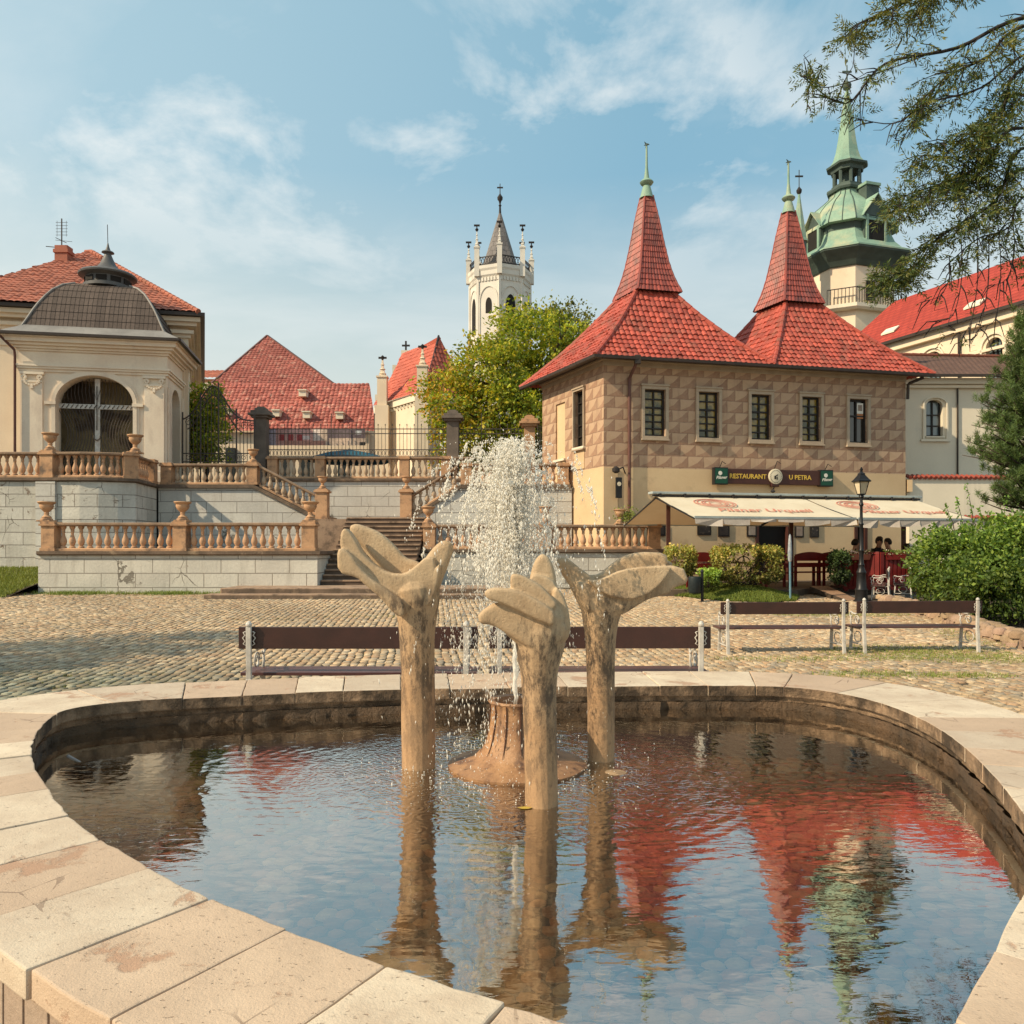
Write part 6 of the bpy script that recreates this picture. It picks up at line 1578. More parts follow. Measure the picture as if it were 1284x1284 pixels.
# wall lantern sign
ls = thing('hanging_lantern_sign', 'narrow dark sign hanging from a bracket at the restaurant corner', 'sign', fp(onf(771), 4, .4))
m = MB(); us = onf(772); m.tube([fp(us + .35, 4.25, .02), fp(us + .2, 4.45, .2), fp(us - .05, 4.35, .35)], .025, 6); m.lathe([(.05, 0), (.13, .05), (.14, .16), (.04, .24)], fp(us - .12, 4.22, .35), 10); m.build('bracket', M['iron'], ls)
m = MB(); m.obox(fp(us, 3.72, .3), .11, .04, .36, Uf, Nf); m.build('board', M['black'], ls, bevel=.01)
m = MB(); m.lathe([(.02, 0), (.075, .001), (.075, .01), (.02, .012)], (0, 0, 0), 16)
m.v = [tuple(fp(us, 3.85, .345) + Uf * v[0] + V((0, 0, v[1])) + Nf * v[2]) for v in m.v]; m.build('badge', M['dial'], ls)
def text_obj(name, txt, size, mat, parent, loc, U, Vd, extr=.006, shear=0, font_scale=1.0, align='CENTER'):
    cu = bpy.data.curves.new('t', 'FONT'); cu.body = txt; cu.size = size; cu.extrude = extr; cu.align_x = align; cu.align_y = 'CENTER'; cu.shear = shear; cu.resolution_u = 2
    if font_scale != 1: cu.space_character = font_scale
    cu.offset = size * .018
    o = bpy.data.objects.new('t', cu); COL.objects.link(o); dg = bpy.context.evaluated_depsgraph_get(); me = bpy.data.meshes.new_from_object(o.evaluated_get(dg)); bpy.data.objects.remove(o)
    U = V(U).normalized(); Vd = V(Vd).normalized(); N = U.cross(Vd); off = ORG[parent]; loc = V(loc)
    for v in me.vertices:
        c = v.co.copy(); v.co = loc + U * c.x + Vd * c.y + N * c.z - off
    me.update(); uvbox(me, off); me.materials.clear(); me.materials.append(mat); me.name = name
    return link_mesh(name, me, parent)
# restaurant sign
u0, u1 = onf(893), onf(1039); zc = 4.22; UP_ = V((0, 0, 1))
sg = thing('restaurant_sign', 'long brown sign reading RESTAURANT U PETRA with a round dial', 'sign', fp(u0, 4, .1))
m = MB(); m.obox(fp((u0 + u1) / 2, zc, .12), (u1 - u0) / 2 - .5, .07, .27, Uf, Nf); m.build('board', M['sign_brown'], sg, bevel=.01)
for uu, nm in ((u0 + .24, 0), (u1 - .24, 1)):
    m = MB(); m.obox(fp(uu, zc, .14), .27, .10, .31, Uf, Nf); q = m.build('light_box', M['black'], sg, bevel=.01)
    m = MB(); m.obox(fp(uu, zc, .245), .24, .004, .27, Uf, Nf); m.build('green_face', M['sign_green'], q)
    m = MB(); m.lathe([(.01, 0), (.075, .001), (.075, .008), (.01, .009)], (0, 0, 0), 16); m.v = [tuple(fp(uu - .05, zc + .10, .25) + Uf * v[0] + UP_ * v[1] + Nf * v[2]) for v in m.v]; m.build('white_dot', M['sign_white'], q)
    text_obj('lettering', 'Pilsner', .155, M['sign_white'], q, fp(uu, zc - .06, .252), Uf + V((0, 0, .05)), UP_, .003, .25)
    m = MB(); m.tube([fp(uu, zc + .3, .1), fp(uu, zc + .52, .3), fp(uu + .05, zc + .42, .45)], .015, 5); m.build('lamp_arm', M['iron'], q)
ud_ = (onf(968)); ua = (onf(917) + onf(952)) / 2; ub = (onf(988) + onf(1011)) / 2
text_obj('lettering', 'RESTAURANT', .24, M['sign_yellow'], sg, fp(ua, zc, .195), Uf, UP_, .004)
text_obj('lettering', 'U PETRA', .24, M['sign_yellow'], sg, fp(ub, zc, .195), Uf, UP_, .004)
m = MB(); m.lathe([(.02, 0), (.27, .0), (.28, .02), (.28, .06), (.25, .075), (.02, .075)], (0, 0, 0), 32); m.v = [tuple(fp(ud_, zc + .02, .19) + Uf * v[0] + UP_ * v[1] + Nf * v[2]) for v in m.v]; m.build('dial', M['dial'], sg, smooth=True)
m = MB(); m.obox(fp(ud_, zc - .27, .17), .16, .07, .09, Uf, Nf); m.build('dial_foot', M['sign_brown'], sg, bevel=.03)
m = MB()
for k_ in range(24):
    a = k_ / 24 * 2 * math.pi; c_ = fp(ud_, zc + .02, .27) + Uf * .225 * math.cos(a) + UP_ * .225 * math.sin(a); m.obox(c_, .012, .003, .010, Uf, Nf)
m.obox(fp(ud_ + .02, zc + .05, .27), .07, .003, .022, (Uf + UP_ * .5).normalized(), Nf); m.obox(fp(ud_ - .03, zc - .02, .27), .035, .003, .06, Uf, Nf); m.obox(fp(ud_ + .05, zc - .05, .27), .02, .003, .05, Uf, Nf)
m.build('dial_marks', M['black_wood'], sg)
m = MB(); m.tube([fp(ud_, zc + .3, .15), fp(ud_ + .03, zc + .58, .3), fp(ud_ + .1, zc + .48, .42)], .015, 5); m.build('lamp_arm', M['iron'], sg)
m = MB(); m.tube([fp(ud_, 3.72, .02), fp(ud_ + .02, 3.9, .15), fp(ud_ - .1, 3.78, .25)], .02, 5); m.lathe([(.04, 0), (.09, .04), (.04, .12)], fp(ud_ - .12, 3.64, .26), 8); m.build('wall_spotlight', M['iron'], None, label='small dark spotlight on the wall under the sign dial', cat='spotlight')

# ============================================================ awning
R0 = V((4.30, 24.0, 0)); dU = Uf; dN = Nf; LA = 9.15; ZRa = 3.25; ZF = 2.45; WA = 2.6
def aw(u, w_, z): return R0 + dU * u + dN * w_ + V((0, 0, z))
aw_t = thing('restaurant_awning', 'double sided cream canvas awning with red beer lettering over the terrace', 'awning', (4.3, 24, .3))
def canvas_panel(u0, u1, w0, z0, w1, z1, nm='canopy', sg_=.05, nu=14, nv=8, wide=0.0):
    mb = MB()
    for j in range(nv + 1):
        for i in range(nu + 1):
            s_, t_ = i / nu, j / nv; ex = wide * t_
            mb.v.append(tuple(aw(u0 + (u1 - u0) * s_, w0 + (w1 - w0) * t_, z0 + (z1 - z0) * t_ - sg_ * math.sin(math.pi * t_) * (.6 + .4 * math.sin(math.pi * s_)) - .012 * math.sin(s_ * 19) * t_)))
    for j in range(nv):
        for i in range(nu): mb.f.append((j * (nu + 1) + i, j * (nu + 1) + i + 1, (j + 1) * (nu + 1) + i + 1, (j + 1) * (nu + 1) + i))
    return mb.build(nm, M['canvas'], aw_t, smooth='full')
um = 5.02
canvas_panel(.02, um - .03, .05, ZRa - .07, WA, ZF); canvas_panel(um + .03, LA - .02, .05, ZRa - .07, WA, ZF)
canvas_panel(.02, um - .03, -.05, ZRa - .07, -WA, ZF - .05); canvas_panel(um + .03, LA - .02, -.05, ZRa - .07, -WA, ZF - .05)
# valance with folded flaps
for (a, b, k0) in ((.02, um - .03, 1), (um + .03, LA - .02, 2)):
    nseg = 6; m = MB(); r3 = random.Random(k0)
    for i in range(nseg):
        ua_, ub_ = a + (b - a) * i / nseg, a + (b - a) * (i + 1) / nseg; d0, d1 = r3.uniform(.16, .24), r3.uniform(.14, .26); o1 = r3.uniform(-.05, .08)
        if k0 == 1 and i in (2, 3): d0 = d1 = .10
        m.add([aw(ua_, WA + .01, ZF), aw(ub_, WA + .01, ZF), aw(ub_ - .03, WA + .03 + o1, ZF - d1), aw((ua_ + ub_) / 2, WA + .04 - o1, ZF - (d0 + d1) / 2 - .02), aw(ua_ + .02, WA + .03, ZF - d0)], [(0, 1, 2, 3, 4)])
    m.build('valance', M['valance'], aw_t)
    m = MB(); m.beam(aw(a, WA, ZF + .01), aw(b, WA, ZF + .01), .05, .06); m.beam(aw(a, -WA, ZF - .05), aw(b, -WA, ZF - .05), .05, .06); m.build('front_bar', M['cream_metal'], aw_t)
m = MB(); m.beam(aw(-.15, 0, ZRa + .03), aw(LA + .1, 0, ZRa + .03), .34, .07); m.build('ridge_cover', M['cream_metal'], aw_t, bevel=.01)
m = MB(); m.beam(aw(-.12, .1, ZRa - .05), aw(LA + .05, .1, ZRa - .05), .08, .05); 
for k_ in range(12): m.obox(aw(.1 + k_ * .8, .16, ZRa - .04), .03, .04, .05, dU, dN)
m.build('ridge_beam', M['iron'], aw_t)
for u_ in (.03, um - .02, um + .02, LA - .03):
    m = MB(); m.beam(aw(u_, 0, ZRa - .12), aw(u_, WA, ZF - .03), .03, .04); m.beam(aw(u_, 0, ZRa - .12), aw(u_, -WA, ZF - .09), .03, .04)
    m.build('folding_arm', M['black'], aw_t)
for px_ in (838, 992, 1133):
    k_ = (px_ - CX) / FP; u_ = (k_ * R0.y - R0.x) / (dU.x - k_ * dU.y); m = MB(); m.beam(aw(u_, 0, .3), aw(u_, 0, ZRa - .05), .11, .11, up=(0, 1, 0)); m.build('post', M['sign_brown'], aw_t)
# printed seal and lettering on the front slope
slope_v = (aw(0, 0, ZRa - .07) - aw(0, WA, ZF)).normalized(); slope_n = dU.cross(slope_v)
def aprint(u_, t_, lift=.0):
    sag_ = .05 * math.sin(math.pi * t_); return aw(u_, .05 + (WA - .05) * t_, ZRa - .07 + (ZF - ZRa + .07) * t_ - sag_ * .5) + slope_n * (.014 + lift)
for uc, ut in ((1.55, 2.70), (6.35, 7.35)):
    for rr_ in (.42, .36, .27, .22, .12):
        m = MB()
        pts = [aprint(uc, .30) + dU * rr_ * 1.5 * math.cos(a) + slope_v * rr_ * 1.25 * math.sin(a) for a in np.linspace(0, 2 * math.pi, 40)]
        for a, b in zip(pts, pts[1:]): m.beam(a, b, .035, .006, up=slope_n)
        m.build('printed_seal', M['awning_red'], aw_t)
    text_obj('lettering', 'Pilsner Urquell', .50, M['awning_red'], aw_t, aprint(ut, .62, .0), dU, slope_v, .002, .25, 1.0)

# ============================================================ terrace deck and furniture
def ter(u, w_, z=0): return aw(u, w_, z)
dk = MB(); dk.prism([tuple(ter(-.3, 1.0).xy), tuple(ter(3.6, 1.9).xy), tuple(ter(4.7, 1.0).xy), tuple(ter(10.0, 2.3).xy), tuple(ter(11.5, -3.9).xy), tuple(ter(-.5, -3.9).xy)], .1, .42)
dk.build('terrace_deck', M['deck'], None, kind='structure')
tp = MB(); tp.prism([tuple(ter(4.5, 3.5).xy), tuple(ter(7.0, 3.4).xy), tuple(ter(7.0, .6).xy), tuple(ter(4.5, .6).xy)], .1, .275); tp.build('asphalt_apron', M['asphalt'], None, kind='structure')
# red fence panels
def red_panel(p0, p1, z0, z1, label):
    r_ = thing('red_fence_panel', label, 'fence', p0, group='red panels round the beer terrace'); p0, p1 = V(p0), V(p1); d = (p1 - p0).normalized(); n_ = V((d.y, -d.x, 0)); L = (p1 - p0).length; c_ = (p0 + p1) / 2
    m = MB(); m.obox((c_.x, c_.y, (z0 + z1) / 2), L / 2, .02, (z1 - z0) / 2 - .06, d, n_)
    k = int(L / .12)
    for i in range(k): q = p0 + d * (i + .5) * L / k; m.obox((q.x + n_.x * .03, q.y + n_.y * .03, (z0 + z1) / 2), .045, .012, (z1 - z0) / 2 - .08, d, n_)
    m.build('boards', M['red_paint'], r_)
    m = MB(); m.obox((c_.x, c_.y, z1), L / 2, .06, .035, d, n_); m.obox((c_.x, c_.y, z0 + .1), L / 2, .05, .04, d, n_)
    for q in (p0 + d * .04, p1 - d * .04): m.obox((q.x, q.y, (z0 + z1) / 2), .05, .065, (z1 - z0) / 2, d, n_)
    m.build('frame', M['red_paint'], r_, bevel=.006); return r_
P1, P2_, P3 = V((X(1060, 23.6), 23.6, 0)), V((X(1103, 22.9), 22.9, 0)), V((X(1150, 23.1), 23.1, 0))
red_panel(P1, P2_, .35, 1.48, 'dark red fence panel right behind the lamp post')
red_panel(P2_, P3, .35, 1.47, 'dark red fence panel running behind the big green shrub')
red_panel(V((X(1060, 23.6), 23.6, 0)), V((X(1055, 25.2), 25.2, 0)), .4, 1.45, 'dark red fence panel running back from the lamp post towards the wall')
def red_bench(px, y, rz, label, L=1.5):
    r_ = thing('red_bench', label, 'bench', group='red painted beer garden benches')
    h = L / 2
    def top(x): return .98 + .10 * math.cos(x / h * 1.4)
    m = MB()
    xs_ = np.linspace(-h, h, 13); m.extr([(x, .0, top(x)) for x in xs_] + [(x, .0, .80) for x in xs_[::-1]], (0, .035, 0)); m.build('backrest', M['red_paint'], r_)
    m = MB(); m.box(-h, 0, .60, h, .035, .74); m.build('backrest', M['red_paint'], r_, bevel=.005)
    m = MB(); m.box(-h, -.0, .42, h, .42, .46); m.build('seat', M['red_paint'], r_, bevel=.005)
    for s_ in (-1, 1):
        m = MB(); m.box(s_ * (h - .05) - .04, 0.04, 0, s_ * (h - .05) + .04, .09, .95); m.box(s_ * (h - .05) - .04, .34, 0, s_ * (h - .05) + .04, .40, .62); m.box(s_ * (h - .05) - .045, .04, .60, s_ * (h - .05) + .045, .42, .64); m.build('leg', M['red_paint'], r_, bevel=.005)
    r_.location = (X(px, y), y, .42); r_.rotation_euler = (0, 0, rz); return r_
red_bench(881, 23.6, R(13), 'red bench with curved back between the two hedge bushes', 1.0)
red_bench(977, 24.2, R(13), 'red bench just right of the wide hedge bush, near the doorway', .9)
red_bench(1017, 25.0, R(13), 'red bench left of the narrow potted bush under the awning', 1.1)
red_bench(1043, 25.2, R(13), 'red bench directly behind the narrow potted bush', .9)
def table(px, y, label, L=1.4):
    r_ = thing('beer_table', label, 'table', group='wooden beer garden tables'); m = MB(); m.box(-L / 2, -.35, .72, L / 2, .35, .77); m.build('top', M['sign_brown'], r_, bevel=.006)
    for s_ in (-1, 1): m = MB(); m.box(s_ * (L / 2 - .15) - .04, -.3, 0, s_ * (L / 2 - .15) + .04, .3, .06); m.box(s_ * (L / 2 - .15) - .035, -.05, .06, s_ * (L / 2 - .15) + .035, .05, .72); m.build('leg', M['sign_brown'], r_)
    r_.location = (X(px, y), y, .42); r_.rotation_euler = (0, 0, R(13)); return r_
table(905, 25.0, 'beer table behind the wide hedge bush'); table(1088, 24.4, 'beer table where the people sit behind the red fence', 2.4); table(865, 26.2, 'beer table deepest under the left end of the awning', 1.2)
# chairs: simple round-back on left
def chair(px, y, rz, label):
    r_ = thing('garden_chair', label, 'chair', group='dark curved chairs at the left tables')
    m = MB(); m.box(-.2, -.2, .43, .2, .2, .46); m.build('seat', M['black'], r_)
    m = MB(); m.tube([(-.2, .2, .45), (-.2, .24, .8), (-.12, .25, .9), (0, .26, .95), (.12, .25, .9), (.2, .24, .8), (.2, .2, .45)], .018, 6); m.tube([(-.1, .2, .45), (0, .25, .93)], .012, 5); m.tube([(.1, .2, .45), (0, .25, .93)], .012, 5); m.build('backrest', M['black'], r_)
    for sx in (-1, 1):
        for sy in (-1, 1): m = MB(); m.tube([(sx * .18, sy * .18, .44), (sx * .2, sy * .2, 0)], .015, 5); m.build('leg', M['black'], r_)
    r_.location = (X(px, y), y, .42); r_.rotation_euler = (0, 0, rz)
chair(879, 25.6, R(200), 'dark chair left of the table behind the wide hedge'); chair(913, 26.0, R(15), 'dark chair at the far side of the table behind the wide hedge'); chair(935, 25.2, R(150), 'dark chair right of the table behind the wide hedge')
# wooden ramp
rp = MB(); rp.add([(X(1016, 23.6), 23.6, .50), (X(1037, 23.7), 23.7, .50), (X(1078, 21.6), 21.6, .22), (X(1060, 21.4), 21.4, .22)], [(0, 3, 2, 1)])
r_ = thing('wooden_ramp', 'tan wooden plank ramp leading up to the terrace beside the lamp', 'ramp', (X(1045, 22.5), 22.5, .2))
m = MB(); q = [V(v) for v in rp.v]
for i in range(3):
    a, b = i / 3 + .01, (i + 1) / 3 - .01; m.extr([q[0].lerp(q[1], a), q[0].lerp(q[1], b), q[3].lerp(q[2], b), q[3].lerp(q[2], a)], (0, 0, -.05))
m.build('planks', M['ramp_wood'], r_); m = MB(); m.beam(q[0] + V((0, 0, -.08)), q[3] + V((0, 0, -.05)), .05, .12); m.beam(q[1] + V((0, 0, -.08)), q[2] + V((0, 0, -.05)), .05, .12); m.build('side_rail', M['bark'], r_)
# closed parasol pole, bin
cp = thing('closed_parasol', 'slim blue pole with furled white top at the lawn edge', 'parasol', (X(991, 21.5), 21.5, gz(21.5)))
m = MB(); xx, yy = X(991, 21.5), 21.5; m.tube([(xx, yy, .15), (xx - .01, yy, 1.75)], [.03, .03], 8); m.build('pole', M['pole_blue'], cp, smooth=True)
m = MB(); m.lathe([(.03, 1.25), (.055, 1.3), (.06, 1.5), (.045, 1.8), (.03, 1.95), (.01, 2.0)], (xx - .01, yy, 0), 10); m.build('furled_cloth', surf('stripe_cloth', (.45, .45, .45), (.2, .25, .3), 12, .8, 0), cp, smooth=True)
bn = thing('litter_bin', 'dark litter bin on a post at the edge of the lawn', 'bin', (X(874, 21.3), 21.3, .2))
xx, yy = X(871, 21.2), 21.2
m = MB(); m.lathe([(.14, .42), (.17, .46), (.17, .82), (.16, .86), (.14, .87)], (xx, yy, 0), 14); m.build('basket', M['green_box'], bn, smooth=True)
m = MB(); m.tube([(xx + .20, yy, .15), (xx + .20, yy, .98)], .04, 8); m.lathe([(.04, .98), (.055, 1.0), (.01, 1.07)], (xx + .2, yy, 0), 8); m.build('post', M['black'], bn)
# lamp post
lpst = thing('street_lamp', 'black cast iron street lamp with a four sided glass lantern', 'street lamp', (X(1080, 21.2), 21.2, gz(21.2)))
lx, ly, lz = X(1080, 21.2), 21.2, gz(21.2)
m = MB(); m.lathe([(.20, 0), (.20, .05), (.16, .08), (.15, .30), (.17, .34), (.13, .40), (.11, .75), (.13, .80), (.10, .86), (.07, .95), (.085, 1.0), (.06, 1.05), (.055, 1.35), (.075, 1.38), (.05, 1.42), (.045, 2.05), (.065, 2.08), (.042, 2.12), (.036, 2.55), (.06, 2.6), (.04, 2.66), (.035, 2.76), (.07, 2.80), (.05, 2.86)], (lx, ly, lz), 14); m.build('post', M['black'], lpst, smooth=True)
m = MB(); m.lathe([(.085, 2.86), (.10, 2.88), (.185, 3.20), (.17, 3.2), (.09, 2.9)], (lx, ly, lz), 4, R(45 + 10)); 
lt = MB(); lt.lathe([(.095, 2.885), (.182, 3.20)], (lx, ly, lz), 4, R(55)); lt.build('glass', M['lamp_glass'], lpst)
m = MB()
for k_ in range(4):
    a = R(55 + 90 * k_); m.tube([(lx + .10 * math.cos(a), ly + .10 * math.sin(a), lz + 2.87), (lx + .19 * math.cos(a), ly + .19 * math.sin(a), lz + 3.21)], .012, 5)
m.lathe([(.24, 3.20), (.25, 3.23), (.20, 3.27), (.12, 3.36), (.09, 3.40), (.10, 3.42), (.04, 3.46), (.03, 3.5), (.045, 3.53), (.01, 3.6)], (lx, ly, lz), 4, R(55)); m.lathe([(.05, 2.84), (.12, 2.87), (.10, 2.89)], (lx, ly, lz), 4, R(55))
m.build('lantern_frame', M['black'], lpst)
# flower boxes
for px_, lb in ((1078, 'terracotta flower box with white flowers on the red fence behind the lamp'), (1122, 'red flower box on the fence panel next to the shrub')):
    y_ = 22.95 if px_ > 1100 else 23.1; x_ = X(px_, y_); t_ = thing('flower_box', lb, 'planter', (x_, y_, 1.2))
    m = MB(); m.add([(x_ - .26, y_ - .09, 1.28), (x_ + .26, y_ - .09, 1.28), (x_ + .26, y_ + .09, 1.28), (x_ - .26, y_ + .09, 1.28), (x_ - .30, y_ - .11, 1.45), (x_ + .30, y_ - .11, 1.45), (x_ + .30, y_ + .11, 1.45), (x_ - .30, y_ + .11, 1.45)], [(0, 3, 2, 1), (4, 5, 6, 7), (0, 1, 5, 4), (1, 2, 6, 5), (2, 3, 7, 6), (3, 0, 4, 7)]); m.build('box', M['terracotta'] if px_ < 1100 else M['red_paint'], t_, bevel=.01)
    n = 260; P = np.stack([rng.uniform(x_ - .34, x_ + .34, n), rng.uniform(y_ - .14, y_ + .12, n), 1.43 + .14 * rng.random(n)], 1)
    a = rng.normal(0, 1, (n, 3)); a /= np.linalg.norm(a, axis=1)[:, None]; b = np.cross(a, rng.normal(0, 1, (n, 3))); b /= np.linalg.norm(b, axis=1)[:, None]; s_ = .025
    vv = np.stack([P - a * s_, P + b * s_ * .6, P + a * s_, P - b * s_ * .6], 1).reshape(-1, 3); cc_ = np.where(rng.random((n, 1)) < (.35 if px_ < 1100 else .1), np.array([[.75, .62, .6]]), np.array([[.10, .14, .03]]))
    npmesh('flowers', vv, np.arange(4 * n).reshape(-1, 4), M['leaf'], t_, np.repeat(cc_, 4, axis=0))

# ============================================================ people
def person(px, y, rz, label, top, hairm='hair', lean=.1, arm=.3, s=1.0, zf=.42):
    """seated figure, faces local -Y, origin on the floor under the hips"""
    J = {'pelvis': (0, 0, .50), 'belly': (0, -.02 - lean * .3, .68), 'chest': (0, -.04 - lean, .90), 'neck': (0, -.05 - lean * 1.2, 1.07), 'head0': (0, -.07 - lean * 1.3, 1.15), 'head1': (0, -.09 - lean * 1.35, 1.27)}
    vs = []; es = []; rd = []
    def add(p, r_, par=None):
        vs.append(p); rd.append(r_)
        if par is not None: es.append((par, len(vs) - 1))
        return len(vs) - 1
    pv_ = add(J['pelvis'], .15); be = add(J['belly'], .135, pv_); c_ = add(J['chest'], .15, be); nk = add(J['neck'], .06, c_); h0 = add(J['head0'], .075, nk); h1 = add(J['head1'], .095, h0); add((0, J['head1'][1], 1.34), .06, h1)
    for sx in (-1, 1):
        sh = add((sx * .17, J['chest'][1], .97), .065, c_); el = add((sx * .23, J['chest'][1] - .10, .76), .045, sh); wr_ = add((sx * .14, J['chest'][1] - .33, .80 + arm * .1), .033, el); add((sx * .11, J['chest'][1] - .42, .82 + arm * .12), .028, wr_)
        hp = add((sx * .10, -.08, .50), .10, pv_); kn = add((sx * .13, -.45, .50), .068, hp); an_ = add((sx * .13, -.42, .09), .042, kn); add((sx * .13, -.56, .04), .036, an_)
    me = bpy.data.meshes.new('b'); me.from_pydata(vs, es, []); o = bpy.data.objects.new('b', me); COL.objects.link(o); o.modifiers.new('k', 'SKIN')
    for i, sv in enumerate(me.skin_vertices[0].data): sv.radius = (rd[i], rd[i]); sv.use_root = (i == 0)
    sd = o.modifiers.new('u', 'SUBSURF'); sd.levels = 1; sd.render_levels = 1
    dg = bpy.context.evaluated_depsgraph_get(); me2 = bpy.data.meshes.new_from_object(o.evaluated_get(dg)); bpy.data.objects.remove(o)
    me2.polygons.foreach_set('use_smooth', [True] * len(me2.polygons)); me2.materials.clear()
    for mt in (M['skin'], M[top], M['cloth_dark']): me2.materials.append(mt)
    for p in me2.polygons:
        z_ = p.center.z; yy_ = p.center.y; hand = yy_ < J['chest'][1] - .34 and z_ > .7
        p.material_index = 0 if (z_ > 1.07 or hand) else (1 if z_ > .60 else 2)
    o = bpy.data.objects.new('person', me2); COL.objects.link(o); ORG[o] = V((0, 0, 0)); tag(o, label, 'person', 'guests seated under the awning')
    m = MB(); hc = V((0, J['head1'][1] + .015, 1.285))
    m.lathe([(.02, .125), (.06, .115), (.098, .07), (.112, .01), (.108, -.04), (.09, -.08)], tuple(hc), 14)
    m.v = [(v[0], v[1] + (.03 if v[2] < hc.z + .05 else .012), v[2]) for v in m.v]
    m.build('hair', M[hairm], o, smooth='full')
    m = MB(); m.lathe([(.004, -.02), (.014, -.012), (.008, .02)], (0, J['head1'][1] - .1, 1.24), 6)
    m.build('nose', M['skin'], o, smooth='full')
    o.location = (X(px, y), y, zf); o.rotation_euler = (0, 0, rz); o.scale = (s, s, s); return o
person(1064, 24.5, R(70), 'person with dark hair at the left end of the table, before the dark doorway', 'cloth_dark', zf=.50)
person(1075, 24.9, R(-10), 'person in a grey top half hidden by the lamp post', 'cloth_grey', lean=.05, zf=.46)
person(1095, 25.0, R(20), 'person in black, left one of the pair sitting close together', 'cloth_dark', lean=.14, zf=.58)
person(1101.5, 24.7, R(-20), 'person in black, right one of the pair sitting close together', 'cloth_dark', lean=.12, zf=.55)
person(1121, 24.4, R(-60), 'person in dark clothes leaning left in front of the right wall', 'cloth_dark', lean=.18, zf=.52)
person(1137, 24.6, R(-30), 'person in brown at the right awning post', 'cloth_brown', lean=.05, zf=.36)

# ============================================================ right hand buildings
rb_ = thing('annex_house', 'pale grey house with brown tile roof joined to the restaurant', 'house', (16, 33, .3))
y_ = 33; xa = 15.2; zEv = Z(474, 33)
ops = [(X(1162, y_) - xa, X(1183, y_) - xa, Z(547, y_), Z(501, y_), .25), (X(1263, y_) - xa, X(1281, y_) - xa, Z(601, y_), Z(588, y_), 0)]
facade('wall', (xa, y_), (30, y_ + .3), .2, zEv, ops, M['plaster_white'], rb_, .25)
U1, N1 = V((1, .02, 0)).normalized(), V((0.02, -1, 0)).normalized(); P0_ = V((xa, y_, 0))
window(rb_, P0_, U1, N1, *ops[0][:4], M['glass_lite'], trans=(.3, .6), surround=False, depth=.2)
window(rb_, P0_, U1, N1, *ops[1][:4], M['glass'], trans=(.5,), surround=False, depth=.15)
m = MB(); um_ = (ops[0][0] + ops[0][1]) / 2 + xa
def archb2(mb, um, hw, z0, zs, rise, w, y0, y1): archband(mb, um, hw, zs, rise, w, y0, y1, z0)
archb2(m, um_, .45, ops[0][2] - .12, ops[0][3] - .2, .27, .06, y_ - .04, y_ + .0); m.box(um_ - .6, y_ - .06, ops[0][2] - .22, um_ + .6, y_ + .01, ops[0][2] - .12)
m.build('window_moulding', M['plaster_white'], rb_)
m = MB(); m.box(xa, y_ - .22, zEv - .28, 30, y_ + .02, zEv - .04); m.box(xa, y_ - .10, zEv - .42, 30, y_ + .02, zEv - .30); m.build('cornice', M['plaster_white'], rb_)
m = MB(); m.beam((xa, y_ - .5, zEv + .0), (30, y_ - .5, zEv + .0), .14, .10); m.build('gutter', M['gutter'], rb_)
m = MB(); m.poly3([(xa - .3, y_ - .5, zEv + .02), (30, y_ - .5, zEv + .02), (30, 37, Z(449, 36.6)), (xa - .3, 37, Z(444, 37))]); m.build('roof', M['roof_brown'], rb_)
m = MB(); m.box(X(1201, y_) - .02, y_ - .02, .3, X(1201, y_) + .02, y_ + .05, zEv - .4); m.build('lightning_cable', M['gutter'], rb_)
ridge('roof_ridge', (xa - .3, 37, Z(444, 37)), (30, 37, Z(449, 36.6)), rb_, M['tile_orange'], .1, .5)
def coped(label, P, Q, z, thick=.35):
    r_ = thing('garden_wall', label, 'wall', (P[0], P[1], .3)); m = MB(); sweep(m, [(*P, 0), (*Q, 0)], rect(-thick, 0, .1, z)); m.build('masonry', M['plaster_white'], r_)
    m = MB(); d = V((Q[0] - P[0], Q[1] - P[1], 0)); L = d.length; d.normalize(); n_ = V((d.y, -d.x, 0)); k = int(L / .2)
    for i in range(k):
        c_ = V((*P, z)) + d * (i + .5) * .2; m.tube([c_ + n_ * .10 + V((0, 0, .02)), c_ - n_ * thick / 2 + V((0, 0, .13))], .075, 6)
    m.build('tile_coping', M['tile_dark'], r_, colors=np.full((len(m.v), 3), .9)); return r_
coped('pale wall with red tile coping right of the restaurant', (15.35, 31), (25, 31.5), Z(600, 31))
coped('lower pale wall with red coping behind the big shrub', (X(1140, 28), 28), (22, 28.2), Z(652, 28))
m = MB(); m.box(X(1135, 31), 30.8, Z(617, 31), X(1141, 31), 31.0, Z(602, 31)); m.build('wall_box', M['plaster_rest'], None, label='small tan box at the joint of the restaurant and the garden wall', cat='box')

lc = thing('long_church_nave', 'long cream church nave with plain red roof at the right edge', 'church', (24, 45, 4))
dW = V((.364, -.93, 0)).normalized(); pE = V((22.7, 48.6, 0)); nW = V((-dW.y * -1, dW.x, 0)); nW = V((dW.y, -dW.x, 0))   # outward (towards left/viewer)
W0 = pE - dW * 4; W1 = pE + dW * 16; zEc = 13.9
if nW.dot(V((-1, 0, 0))) < 0: nW = -nW
ow = []
LW2 = (W1 - W0).length
def onw(px): k_ = (px - CX) / FP; return (k_ * W0.y - W0.x) / (dW.x - k_ * dW.y)
for a, b, y0, y1 in ((1236, 1257, 452, 423), (1158, 1180, 470, 441)):
    ua_, ub_ = onw(a), onw(b); yy = (W0 + dW * ((ua_ + ub_) / 2)).y; ow.append((ua_, ub_, Z(y0, yy) - 1.5, Z(y1, yy), .5))
facade('wall', W0.xy, W1.xy, 4, zEc, ow, M['plaster_cream'], lc, .35)
